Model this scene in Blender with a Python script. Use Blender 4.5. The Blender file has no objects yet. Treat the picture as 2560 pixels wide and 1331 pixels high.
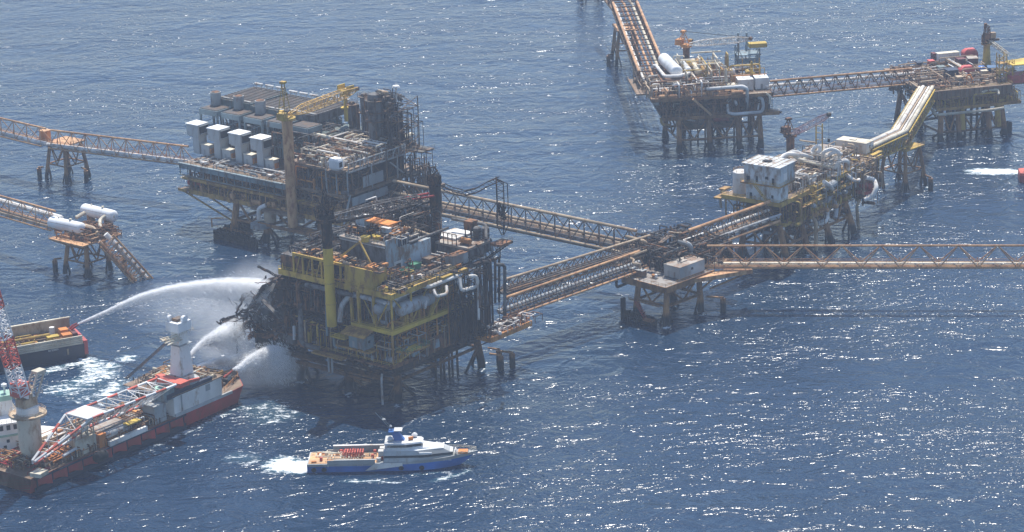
import bpy, math, random
import numpy as np
from mathutils import Vector, Matrix
R = math.radians
sc = bpy.context.scene
# ---------------- camera, sky, sun, exposure ----------------
CAMH, PITCH, ROLL, LENS = 307.0, 17.6, 2.0, 100.0
cam = bpy.data.objects.new('camera', bpy.data.cameras.new('camera'))
sc.collection.objects.link(cam); sc.camera = cam
cam.data.lens = LENS; cam.data.sensor_width = 36; cam.data.clip_start = 1; cam.data.clip_end = 60000
cam.location = (0, 0, CAMH)
cam.matrix_world = Matrix.Translation((0, 0, CAMH)) @ Matrix.Rotation(R(90 - PITCH), 4, 'X') @ Matrix.Rotation(R(-ROLL), 4, 'Z')
SUN_EL, SUN_AZ = 62.0, 7.0          # azimuth: degrees to the right of the view direction (+Y)
world = bpy.data.worlds.new('World'); sc.world = world; world.use_nodes = True
nt = world.node_tree; nt.nodes.clear()
sky = nt.nodes.new('ShaderNodeTexSky'); sky.sky_type = 'NISHITA'; sky.sun_disc = False
sky.sun_elevation = R(SUN_EL); sky.sun_rotation = R(SUN_AZ); sky.air_density = 1.0; sky.dust_density = 0.4; sky.ozone_density = 2.5; sky.altitude = 300
bg = nt.nodes.new('ShaderNodeBackground'); bg.inputs[1].default_value = 0.13
wo = nt.nodes.new('ShaderNodeOutputWorld'); nt.links.new(sky.outputs[0], bg.inputs[0]); nt.links.new(bg.outputs[0], wo.inputs[0])
sl = bpy.data.lights.new('sun', 'SUN'); sl.energy = 5.0; sl.angle = R(0.53); sl.color = (1, 0.95, 0.87)
sun = bpy.data.objects.new('sun', sl); sc.collection.objects.link(sun)
sd = Vector((math.sin(R(SUN_AZ)) * math.cos(R(SUN_EL)), math.cos(R(SUN_AZ)) * math.cos(R(SUN_EL)), math.sin(R(SUN_EL))))
sun.rotation_euler = sd.to_track_quat('Z', 'Y').to_euler(); sun.location = (0, 800, 900)
sc.view_settings.view_transform = 'Standard'; sc.view_settings.look = 'None'; sc.view_settings.exposure = 0.4; sc.view_settings.gamma = 1
try: sc.view_settings.use_curve_mapping = False
except Exception: pass
sc.cycles.max_bounces = 9; sc.cycles.volume_bounces = 8; sc.cycles.transparent_max_bounces = 12
sc.cycles.sample_clamp_indirect = 6; sc.cycles.caustics_reflective = False; sc.cycles.caustics_refractive = False
sc.cycles.volume_step_rate = 1.0; sc.cycles.volume_max_steps = 96
# ---------------- survey: a pixel of the 2560-wide photograph + one known coordinate -> a place ----------------
FP = 2560 * LENS / 36
_M = cam.matrix_world.to_3x3()
def ray(px, py): return _M @ Vector(((px - 1280) / FP, -(py - 665.5) / FP, -1))
def at(px, py, z=0.0):
    d = ray(px, py); t = (z - CAMH) / d.z
    return Vector((t * d.x, t * d.y, z))
# ---------------- object helpers ----------------
COL = sc.collection
def tag(o, label=None, cat=None, group=None, kind=None):
    if label: o['label'] = label
    if cat: o['category'] = cat
    if group: o['group'] = group
    if kind: o['kind'] = kind
    return o
def thing(name, label, cat, loc=(0, 0, 0), rz=0.0, group=None):
    o = bpy.data.objects.new(name, None); COL.objects.link(o)
    o.empty_display_size = 1; o.location = loc; o.rotation_euler = (0, 0, R(rz))
    return tag(o, label, cat, group)
def copy_tree(o, parent=None):
    c = o.copy(); COL.objects.link(c); c.parent = parent
    for ch in list(o.children): copy_tree(ch, c)
    return c
class Site:
    """a thing with its own survey frame: u to the near right, w to the far right, z above the sea"""
    def __init__(s, name, label, cat, px, py, z, rot, group=None):
        p = at(px, py, z); s.o = (p.x, p.y); s.rot = rot; s.a = R(rot)
        s.root = thing(name, label, cat, (p.x, p.y, 0), rot, group) if name else None
    def loc(s, p):
        dx, dy = p[0] - s.o[0], p[1] - s.o[1]; c, n = math.cos(s.a), math.sin(s.a)
        return Vector((dx * c + dy * n, -dx * n + dy * c, p[2]))
    def glob(s, u, w, z=0):
        c, n = math.cos(s.a), math.sin(s.a)
        return Vector((s.o[0] + u * c - w * n, s.o[1] + u * n + w * c, z))
    def q(s, px, py, z): return s.loc(at(px, py, z))
    def _ax(s, px, py, i, val):
        a = s.loc(at(px, py, 0)); b = s.loc(at(px, py, 50)); t = (val - a[i]) / (b[i] - a[i]); return a.lerp(b, t)
    def qu(s, px, py, u): return s._ax(px, py, 0, u)
    def qw(s, px, py, w): return s._ax(px, py, 1, w)
    def sub(s, name, label, cat, u, w, z, group=None, rz=0.0):
        return thing(name, label, cat, s.glob(u, w, z), s.rot + rz, group)
class MB:
    def __init__(s): s.v = []; s.f = []; s.cols = []; s.cn = 'column'
    def poly(s, pts, faces):
        b = len(s.v); s.v += [tuple(p) for p in pts]; s.f += [tuple(b + i for i in f) for f in faces]; return s
    def box(s, x0, x1, y0, y1, z0, z1):
        return s.poly([(x0, y0, z0), (x1, y0, z0), (x1, y1, z0), (x0, y1, z0), (x0, y0, z1), (x1, y0, z1), (x1, y1, z1), (x0, y1, z1)],
                      [(3, 2, 1, 0), (4, 5, 6, 7), (0, 1, 5, 4), (1, 2, 6, 5), (2, 3, 7, 6), (3, 0, 4, 7)])
    def obox(s, c, sz, rz=0, rx=0, ry=0):
        m = Matrix.Rotation(R(rz), 3, 'Z') @ Matrix.Rotation(R(ry), 3, 'Y') @ Matrix.Rotation(R(rx), 3, 'X')
        h = [x / 2 for x in sz]; c = Vector(c)
        pts = [c + m @ Vector((i * h[0], j * h[1], k * h[2])) for k in (-1, 1) for i, j in ((-1, -1), (1, -1), (1, 1), (-1, 1))]
        return s.poly(pts, [(3, 2, 1, 0), (4, 5, 6, 7), (0, 1, 5, 4), (1, 2, 6, 5), (2, 3, 7, 6), (3, 0, 4, 7)])
    def prism(s, prof, z0, z1):
        n = len(prof)
        return s.poly([(x, y, z0) for x, y in prof] + [(x, y, z1) for x, y in prof],
                      [tuple(range(n - 1, -1, -1)), tuple(range(n, 2 * n))] + [(i, (i + 1) % n, n + (i + 1) % n, n + i) for i in range(n)])
    def loft(s, rings):
        n = len(rings[0]); b = []
        for r in rings: b += list(r)
        fs = [(k * n + i, k * n + (i + 1) % n, (k + 1) * n + (i + 1) % n, (k + 1) * n + i) for k in range(len(rings) - 1) for i in range(n)]
        fs += [tuple(range(n - 1, -1, -1)), tuple((len(rings) - 1) * n + i for i in range(n))]
        return s.poly(b, fs)
    def sweep(s, pts, rad, n=6, closed_ends=True):
        pts = [Vector(p) for p in pts]; m = len(pts)
        if m < 2: return s
        rad = rad if isinstance(rad, (list, tuple)) else [rad] * m
        nrm = None; rings = []
        for i in range(m):
            t = (pts[min(i + 1, m - 1)] - pts[max(i - 1, 0)])
            if t.length < 1e-6: t = Vector((0, 0, 1))
            t.normalize()
            if nrm is None:
                nrm = t.cross(Vector((0, 0, 1)) if abs(t.z) < .9 else Vector((1, 0, 0)))
            nrm = (nrm - t * nrm.dot(t)).normalized(); bn = t.cross(nrm)
            rings.append([pts[i] + (nrm * math.cos(a) + bn * math.sin(a)) * rad[i] for a in [2 * math.pi * (k + .5) / n for k in range(n)]])
        return s.loft(rings)
    def tube(s, a, b, r, n=6): return s.sweep([a, b], r, n)
    def beam(s, a, b, t=.3, h=None):   # rectangular bar
        a, b = Vector(a), Vector(b); d = (b - a).normalized(); up = Vector((0, 0, 1)) if abs(d.z) < .95 else Vector((1, 0, 0))
        x = d.cross(up).normalized() * t / 2; y = x.cross(d).normalized() * (h or t) / 2
        return s.poly([a - x - y, a + x - y, a + x + y, a - x + y, b - x - y, b + x - y, b + x + y, b - x + y],
                      [(3, 2, 1, 0), (4, 5, 6, 7), (0, 1, 5, 4), (1, 2, 6, 5), (2, 3, 7, 6), (3, 0, 4, 7)])
    def pipe(s, pts, r, n=8, bend=None):
        P = [Vector(p) for p in pts]; out = [P[0]]; bend = bend or r * 2.5
        for i in range(1, len(P) - 1):
            a, b, c = P[i - 1], P[i], P[i + 1]; d1 = (a - b); d2 = (c - b)
            k = min(bend, d1.length * .45, d2.length * .45); p1 = b + d1.normalized() * k; p2 = b + d2.normalized() * k
            for t in (0, .25, .5, .75, 1): out.append(p1 * (1 - t) ** 2 + b * 2 * t * (1 - t) + p2 * t * t)
        out.append(P[-1]); return s.sweep(out, r, n)
    def vessel(s, a, b, r, n=14):
        a, b = Vector(a), Vector(b); d = (b - a).normalized()
        k = [(-.5, .15), (-.46, .4), (-.33, .75), (-.15, .93), (0, 1)]
        pts = [a + d * r * t for t, _ in k] + [b - d * r * t for t, _ in k[::-1]]
        return s.sweep(pts, [r * q for _, q in k] + [r * q for _, q in k[::-1]], n)
    def cyl(s, x, y, z0, z1, r, r2=None, n=12): return s.sweep([(x, y, z0), (x, y, z1)], [r, r if r2 is None else r2], n)
    def lathe(s, x, y, prof, n=14):
        return s.loft([[(x + r * math.cos(2 * math.pi * i / n), y + r * math.sin(2 * math.pi * i / n), z) for i in range(n)] for r, z in prof])
    def rail(s, pts, h=1.1, step=3.0, r=.05):
        P = [Vector(p) for p in pts]
        for a, b in zip(P[:-1], P[1:]):
            L = (b - a).length; k = max(1, int(L / step)); up = Vector((0, 0, 1))
            for t in range(k + 1): p = a.lerp(b, t / k); s.tube(p, p + up * h, r, 4)
            for hh in (h, h * .55): s.tube(a + up * hh, b + up * hh, r, 4)
        return s
    def mesh(s, name):
        m = bpy.data.meshes.new(name); m.from_pydata(s.v, [], s.f); m.update(); return m
    def build(s, name, mat, parent=None, label=None, smooth=False, kind=None):
        if s.cols:
            for c in s.cols: c.build(s.cn, mat, parent)
            name = name.replace('columns', 'bracing')
        if not s.v: return None
        m = s.mesh(name); m.materials.append(mat if not isinstance(mat, str) else M[mat])
        if smooth: m.polygons.foreach_set('use_smooth', [True] * len(m.polygons)); 
        if smooth: m.set_sharp_from_angle(angle=R(40))
        o = bpy.data.objects.new(name, m); COL.objects.link(o); o.parent = parent
        return tag(o, label, kind=kind)
def build2(name, pairs, parent, label=None):
    """one part painted in several colours"""
    A = MB(); idx = []
    for k, (mb, _) in enumerate(pairs): A.poly(mb.v, mb.f); idx += [k] * len(mb.f)
    m = A.mesh(name)
    for _, mm in pairs: m.materials.append(M[mm])
    m.polygons.foreach_set('material_index', idx); o = bpy.data.objects.new(name, m); COL.objects.link(o); o.parent = parent; return tag(o, label)
# ---------------- materials ----------------
M = {}
def mat(key, base, dirt=(.16, .07, .03), amt=.35, scale=.35, rough=.65, metal=0.0, streak=True, base2=None, splash=False, stripes=None):
    m = bpy.data.materials.new(key); m.use_nodes = True; n = m.node_tree.nodes; l = m.node_tree.links
    p = n['Principled BSDF']; tc = n.new('ShaderNodeTexCoord')
    mp = n.new('ShaderNodeMapping'); mp.inputs['Scale'].default_value = (1, 1, .45 if streak else 1); l.new(tc.outputs['Object'], mp.inputs[0])
    nz = n.new('ShaderNodeTexNoise'); nz.inputs['Scale'].default_value = scale; nz.inputs['Detail'].default_value = 8; nz.inputs['Roughness'].default_value = .7
    l.new(mp.outputs[0], nz.inputs[0])
    rp = n.new('ShaderNodeValToRGB'); e = rp.color_ramp.elements; c = .5 + (.5 - amt) * .45
    e[0].position = max(0, c - .06); e[1].position = min(1, c + .08); l.new(nz.outputs[0], rp.inputs[0])
    mx = n.new('ShaderNodeMixRGB'); mx.inputs[1].default_value = (*base, 1); mx.inputs[2].default_value = (*dirt, 1); l.new(rp.outputs[0], mx.inputs[0])
    n2 = n.new('ShaderNodeTexNoise'); n2.inputs['Scale'].default_value = scale * .23; n2.inputs['Detail'].default_value = 4; l.new(mp.outputs[0], n2.inputs[0])
    b2 = base2 or tuple(x * .62 for x in base)
    m0 = n.new('ShaderNodeMixRGB'); m0.inputs[1].default_value = (*base, 1); m0.inputs[2].default_value = (*b2, 1)
    r2 = n.new('ShaderNodeValToRGB'); r2.color_ramp.elements[0].position = .42; r2.color_ramp.elements[1].position = .62; l.new(n2.outputs[0], r2.inputs[0]); l.new(r2.outputs[0], m0.inputs[0])
    l.new(m0.outputs[0], mx.inputs[1]); out = mx.outputs[0]
    if stripes:    # corrugation / planks
        wv = n.new('ShaderNodeTexWave'); wv.wave_type = 'BANDS'; wv.bands_direction = stripes[0]; wv.inputs['Scale'].default_value = stripes[1]; l.new(tc.outputs['Object'], wv.inputs[0])
        ms = n.new('ShaderNodeMixRGB'); ms.blend_type = 'MULTIPLY'; ms.inputs[0].default_value = stripes[2]; l.new(out, ms.inputs[1]); l.new(wv.outputs[0], ms.inputs[2]); out = ms.outputs[0]
    if splash:
        sx = n.new('ShaderNodeSeparateXYZ'); l.new(tc.outputs['Object'], sx.inputs[0])
        ad = n.new('ShaderNodeMath'); ad.operation = 'MULTIPLY_ADD'; ad.inputs[1].default_value = 3.0; l.new(nz.outputs[0], ad.inputs[0]); l.new(sx.outputs[2], ad.inputs[2])
        mr = n.new('ShaderNodeMapRange'); mr.inputs[1].default_value = 4.2; mr.inputs[2].default_value = 6.0; l.new(ad.outputs[0], mr.inputs[0])
        m3 = n.new('ShaderNodeMixRGB'); m3.inputs[1].default_value = (.018, .02, .024, 1); l.new(mr.outputs[0], m3.inputs[0]); l.new(out, m3.inputs[2]); out = m3.outputs[0]
    l.new(out, p.inputs['Base Color']); p.inputs['Roughness'].default_value = rough; p.inputs['Metallic'].default_value = metal
    p.inputs['Specular IOR Level'].default_value = .35
    M[key] = m; return m
RUST = (.2, .075, .025)
mat('orange', (.60, .34, .16), (.30, .13, .055), .42, .5, splash=False)
mat('leg', (.40, .20, .075), (.15, .07, .03), .5, .4, splash=True)
mat('leg_burnt', (.2, .1, .04), (.05, .03, .02), .5, .4, splash=True)
mat('bright_rust', (.62, .27, .07), (.3, .11, .03), .4, .5)
mat('yellow', (.56, .37, .06), (.24, .13, .04), .42, .45)
mat('yellow_clean', (.64, .44, .06), (.35, .22, .05), .25, .45)
mat('yellow_rusty', (.50, .29, .07), (.18, .09, .035), .5, .4)
mat('white', (.80, .78, .74), (.36, .24, .14), .25, .35)
mat('white_clean', (.86, .86, .85), (.60, .58, .55), .15, .3, rough=.4)
mat('white_pipe', (.76, .73, .68), (.33, .22, .14), .35, .5)
mat('grey_pipe', (.40, .42, .43), (.22, .14, .09), .35, .5, rough=.5)
mat('grey', (.36, .38, .38), (.17, .11, .08), .35, .3)
mat('sand', (.74, .42, .20), (.35, .25, .17), .3, .4)
mat('grey_box', (.50, .52, .52), (.30, .24, .2), .25, .35, stripes=('Z', .9, .12))
mat('weathered', (.60, .65, .67), (.24, .17, .12), .42, .45, streak=True)
mat('blue_grey', (.21, .28, .31), (.13, .10, .08), .35, .3)
mat('pale_blue', (.45, .56, .63), (.22, .15, .11), .46, .35, stripes=('X', 1.6, .15))
mat('green_grey', (.15, .20, .20), (.09, .07, .05), .4, .35)
mat('cooler_roof', (.12, .112, .105), (.085, .06, .045), .4, .25, stripes=('X', .5, .6))
mat('boom_tan', (.74, .47, .13), (.38, .20, .08), .35, .5)
mat('mauve', (.45, .30, .34), (.55, .5, .5), .5, .25)
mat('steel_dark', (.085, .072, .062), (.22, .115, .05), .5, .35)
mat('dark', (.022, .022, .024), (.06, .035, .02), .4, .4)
mat('burnt', (.024, .022, .022), (.14, .075, .04), .36, .5, base2=(.05, .046, .045), rough=.9)
M['burnt'].node_tree.nodes['Principled BSDF'].inputs['Specular IOR Level'].default_value = .15
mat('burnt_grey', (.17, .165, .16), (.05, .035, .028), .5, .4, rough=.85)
mat('burnt_rust', (.27, .125, .055), (.035, .025, .02), .5, .5, rough=.85)
mat('deck', (.26, .18, .12), (.13, .075, .04), .45, .3)
mat('deck_pale', (.40, .36, .31), (.22, .13, .08), .45, .3)
mat('deck_grey', (.27, .25, .23), (.13, .09, .07), .45, .3)
mat('deck_dark', (.07, .06, .055), (.12, .07, .04), .4, .3)
mat('grating', (.11, .10, .085), (.16, .09, .05), .4, .3)
mat('red', (.42, .04, .035), (.2, .05, .03), .38, .3, base2=(.28, .04, .03))
mat('red_boom', (.66, .11, .07), (.35, .12, .08), .3, .4)
mat('red_tank', (.60, .11, .10), (.30, .1, .07), .3, .4)
mat('blue', (.05, .19, .58), (.04, .10, .3), .2, .3, rough=.35)
mat('blue_dark', (.02, .03, .06), (.035, .035, .04), .3, .3, rough=.45)
mat('blue_box', (.06, .14, .27), (.1, .07, .05), .3, .4)
mat('green', (.04, .20, .11), (.1, .08, .05), .3, .4)
mat('pale_green', (.33, .52, .42), (.2, .3, .25), .2, .4)
mat('orange_paint', (.75, .25, .04), (.5, .2, .06), .2, .4)
mat('maroon', (.15, .04, .045), (.1, .05, .03), .4, .4)
mat('black', (.012, .012, .014), (.03, .03, .03), .3, .4)
mat('rubber', (.02, .02, .022), (.04, .04, .04), .3, .6, rough=.9)
mat('glass', (.02, .03, .04), (.03, .04, .05), .2, .4, rough=.15)
mat('tan', (.50, .38, .25), (.27, .16, .085), .4, .4)
mat('cream', (.66, .60, .47), (.35, .25, .15), .35, .4)
mat('growth', (.02, .022, .026), (.05, .04, .035), .3, .5, rough=.9)
# ---------------- generic builders ----------------
def clutter(mbs, u0, u1, w0, w1, z0, hmax, n, rnd, rmin=.15, rmax=.45, pipe_h=None):
    """dense process plant on a deck: racks of pipes, valves, drums, skids; mbs = list of MB to fill"""
    for i in range(n):
        mb = rnd.choice(mbs); k = rnd.random(); x = rnd.uniform(u0, u1); y = rnd.uniform(w0, w1)
        r = rnd.uniform(rmin, rmax); h = z0 + rnd.uniform(.3, 1) * hmax
        if k < .42:
            L = rnd.uniform(.12, .5) * ((u1 - u0) if rnd.random() < .5 else (w1 - w0)); ax = rnd.random() < .5
            if ax: a = (max(u0, x - L / 2), y); b = (min(u1, x + L / 2), y)
            else: a = (x, max(w0, y - L / 2)); b = (x, min(w1, y + L / 2))
            pts = [(a[0], a[1], h), (b[0], b[1], h)]
            if rnd.random() < .6: pts = [(a[0], a[1], z0)] + pts
            if rnd.random() < .5: pts = pts + [(b[0], b[1], z0)]
            elif rnd.random() < .5:
                o = rnd.uniform(-4, 4); pts.append((min(u1, max(u0, b[0] + (0 if ax else o))), min(w1, max(w0, b[1] + (o if ax else 0))), h))
            mb.pipe(pts, r * .8, 6)
        elif k < .55: mb.cyl(x, y, z0, h, r * .6, n=6)
        elif k < .68:
            L = rnd.uniform(1.5, 4); d = (L, 0) if rnd.random() < .5 else (0, L); mb.vessel((x, y, z0 + r * 2), (x + d[0], y + d[1], z0 + r * 2), r * 2, 8)
        elif k < .74: mb.lathe(x, y, [(r * 1.6, z0), (r * 1.6, h * .9 + z0 * .1), (r * .8, h), (.1, h + .2)], 8)
        elif k < .86:
            a, b = rnd.uniform(.5, 2.2), rnd.uniform(.5, 2.2); mb.box(x, x + a, y, y + b, z0, z0 + rnd.uniform(.5, min(2.6, hmax)))
        elif k < .94:
            a = rnd.uniform(2, 5); b = rnd.uniform(1.5, 4); t = z0 + rnd.uniform(.5, 1) * hmax
            for p in ((x, y), (x + a, y), (x, y + b), (x + a, y + b)): mb.tube((p[0], p[1], z0), (p[0], p[1], t), .12, 4)
            for p, q2 in (((x, y), (x + a, y)), ((x + a, y), (x + a, y + b)), ((x + a, y + b), (x, y + b)), ((x, y + b), (x, y))): mb.beam((*p, t), (*q2, t), .22)
        else:
            mb.rail([(x, y, z0), (x + rnd.uniform(2, 6), y, z0)], 1.1, 2)
def plate(mb, u0, u1, w0, w1, z, t=.9, hole=None): mb.box(u0, u1, w0, w1, z - t, z)
def underframe(mb, u0, u1, w0, w1, z0, z1, nu, nw, r=.35, diag=True):
    """columns and perimeter bracing between two decks"""
    us = [u0 + (u1 - u0) * i / nu for i in range(nu + 1)]; ws = [w0 + (w1 - w0) * i / nw for i in range(nw + 1)]
    for i, u in enumerate(us):
        for j, w in enumerate(ws):
            if i in (0, nu) or j in (0, nw): mb.cols.append(MB().tube((u, w, z0), (u, w, z1), r, 6))
    if diag:
        for i in range(nu):
            for w in (w0, w1):
                a, b = (us[i], us[i + 1]) if i % 2 else (us[i + 1], us[i]); mb.tube((a, w, z0), (b, w, z1), r * .6, 5)
        for i in range(nw):
            for u in (u0, u1):
                a, b = (ws[i], ws[i + 1]) if i % 2 else (ws[i + 1], ws[i]); mb.tube((u, a, z0), (u, b, z1), r * .6, 5)
def stair(mb, a, b, w=1.0):
    a, b = Vector(a), Vector(b); d = b - a; side = Vector((-d.y, d.x, 0)).normalized() * w / 2; n = max(3, int(abs(d.z) / .45))
    for s_ in (-1, 1):
        mb.beam(a + side * s_, b + side * s_, .12, .3); mb.tube(a + side * s_ + Vector((0, 0, 1)), b + side * s_ + Vector((0, 0, 1)), .05, 4)
    for i in range(n):
        p = a.lerp(b, (i + .5) / n); mb.beam(p - side, p + side, .28, .06)
def lattice(mb, a, b, wa, wb, n, r=.15, rb=.08, up=(0, 0, 1), ha=None, hb=None):
    """square lattice boom from a to b; returns nothing"""
    a, b = Vector(a), Vector(b); d = (b - a).normalized(); up = Vector(up)
    x = d.cross(up); x = x.normalized() if x.length > 1e-3 else Vector((1, 0, 0)); y = x.cross(d).normalized()
    ha = ha or wa; hb = hb or wb; rings = []
    for i in range(n + 1):
        t = i / n; c = a.lerp(b, t); w = (wa + (wb - wa) * t) / 2; h = (ha + (hb - ha) * t) / 2
        rings.append([c + x * w * sx + y * h * sy for sx, sy in ((-1, -1), (1, -1), (1, 1), (-1, 1))])
    for k in range(4):
        mb.tube(rings[0][k], rings[-1][k], r, 5)
        for i in range(n):
            p, q2 = rings[i], rings[i + 1]; j = (k + 1) % 4
            mb.tube(p[k] if i % 2 else p[j], q2[j] if i % 2 else q2[k], rb, 4)
            mb.tube(p[k], p[j], rb, 4)
    return rings
def barrier(x0, x1, y, z1, par, along='x', y1=None):
    """row of dark timber-like posts with two rails, standing in the sea"""
    mb = MB(); n = int((x1 - x0) / 1.0); rr = random.Random(int(x0 * 7 + y))
    for i in range(n + 1):
        x = x0 + i * (x1 - x0) / n; h = z1 + rr.uniform(-.7, .5)
        if along == 'x': mb.box(x - .34, x + .34, y - .3, y + .3, -1.5, h)
        else: mb.box(y - .3, y + .3, x - .34, x + .34, -1.5, h)
    for z in (1.0, z1 - 1.0):
        if along == 'x': mb.box(x0, x1, y - .45, y - .31, z, z + .4)
        else: mb.box(y - .45, y - .31, x0, x1, z, z + .4)
    mb.build('wave_barrier', 'growth', par)
LEGS = []
def jacket(root, pts, tops, ztop, mat_='leg', r=.95, levels=(6.0,), stubs=True, pairs=None, batter=0.0, sub=-1.5):
    """raked legs from the sea to the deck, bracing, boat fenders. pts = water positions, tops = deck positions"""
    for a, b in zip(pts, tops):
        mb = MB(); mb.sweep([(a[0], a[1], sub), (a[0], a[1], 1.0), (b[0], b[1], ztop)], [r * 1.1, r * 1.08, r * .95], 12); mb.build('leg', mat_, root, smooth=True)
    LEGS.append((root, pts)); n = len(pts); pairs = pairs or [(i, (i + 1) % n) for i in range(n)]
    P = lambda i, z: Vector((*[pts[i][k] + (tops[i][k] - pts[i][k]) * z / ztop for k in (0, 1)], z))
    for i, j in pairs:
        mb = MB()
        for z in levels:
            mb.tube(P(i, z), P(j, z), r * .42, 8)
            m = (P(i, z) + P(j, z)) / 2
            mb.tube(m, P(i, ztop - .4), r * .36, 6); mb.tube(m, P(j, ztop - .4), r * .36, 6)
            mb.tube(P(i, -1.5), P(i, -1.5).lerp(P(j, z), .0) + (P(j, z) - P(i, z)) * .18 + Vector((0, 0, -1)), .3, 5)
            mb.tube(P(i, z), Vector((*(P(i, 0).lerp(P(j, 0), .22)).xy, -1)), r * .4, 6)
            mb.tube(P(j, z), Vector((*(P(j, 0).lerp(P(i, 0), .22)).xy, -1)), r * .4, 6)
        mb.build('brace', mat_, root)
def dolphin(root, x, y, dx, dy):
    mb = MB(); mb.cyl(x, y, -1, 4.5, .95, n=10); mb.cyl(x, y, 4.5, 5.2, .35, n=8); mb.tube((x, y, 4.9), (x + dx, y + dy, 5.4), .35, 6)
    mb.build('boat_fender', 'leg', root)
def bridge(name, label, A, B, wid=6.0, hgt=6.5, n=12, top=1, chord='orange', br='orange', pipes=(), deckm='grating', rch=.38, rbr=.16, railm=None, pm='white_pipe', supports=True, group=None, double=False):
    """triangular (top=1) or box (top=2) pipe bridge from A to B given at bottom-chord level, world coordinates"""
    A, B = Vector(A), Vector(B); d = B - A; L = d.length
    rz = math.degrees(math.atan2(d.y, d.x)); root = thing(name, label, 'bridge', A, rz, group)
    ry = math.atan2(d.z, d.xy.length); root.rotation_euler = (0, -ry, R(rz))
    h = wid / 2; tops = [0] if top == 1 else [-h, h]
    for t in tops: MB().tube((0, t, hgt), (L, t, hgt), rch, 8).build('top_chord', chord, root, smooth=True)
    for s_ in (-1, 1): MB().tube((0, s_ * h, 0), (L, s_ * h, 0), rch * .85, 8).build('bottom_chord', chord, root, smooth=True)
    mb = MB(); st = L / n
    for i in range(n):
        x0, x1 = i * st, (i + 1) * st; xm = (x0 + x1) / 2
        for s_ in (-1, 1):
            t = 0 if top == 1 else s_ * h
            mb.tube((x0, s_ * h, 0), (xm, t, hgt), rbr, 5); mb.tube((xm, t, hgt), (x1, s_ * h, 0), rbr, 5)
            mb.tube((x0, s_ * h, 0), (x0, s_ * h * .95, 1.7), rbr * .8, 4)
        mb.tube((x0, -h, 0), (x0, h, 0), rbr, 5)
        if top == 2: mb.tube((x0, -h, hgt), (x0, h, hgt), rbr, 5)
        mb.beam((xm, -h, -.25), (xm, h, -.25), .25, .4)
    mb.tube((L, -h, 0), (L, h, 0), rbr, 5)
    if top == 2: mb.tube((L, -h, hgt), (L, h, hgt), rbr, 5); mb.tube((0, -h, 0), (0, -h, hgt), rbr * 1.3, 5); mb.tube((L, -h, 0), (L, -h, hgt), rbr * 1.3, 5); mb.tube((0, h, 0), (0, h, hgt), rbr * 1.3, 5); mb.tube((L, h, 0), (L, h, hgt), rbr * 1.3, 5)
    mb.build('truss_bracing', br, root)
    MB().box(.2, L - .2, h - 1.7, h - .4, .1, .2).build('walkway', deckm, root)
    for (y, z, r, mm) in pipes: MB().tube((-1.5, y, z), (L + 1.5, y, z), r, 8).build('pipe', mm or pm, root, smooth=True)
    MB().rail([(0, h - .3, .2), (L, h - .3, .2)], 1.1, 4, .05).rail([(0, h - 1.8, .2), (L, h - 1.8, .2)], 1.1, 4, .05).build('railing', railm or chord, root)
    return root
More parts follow.
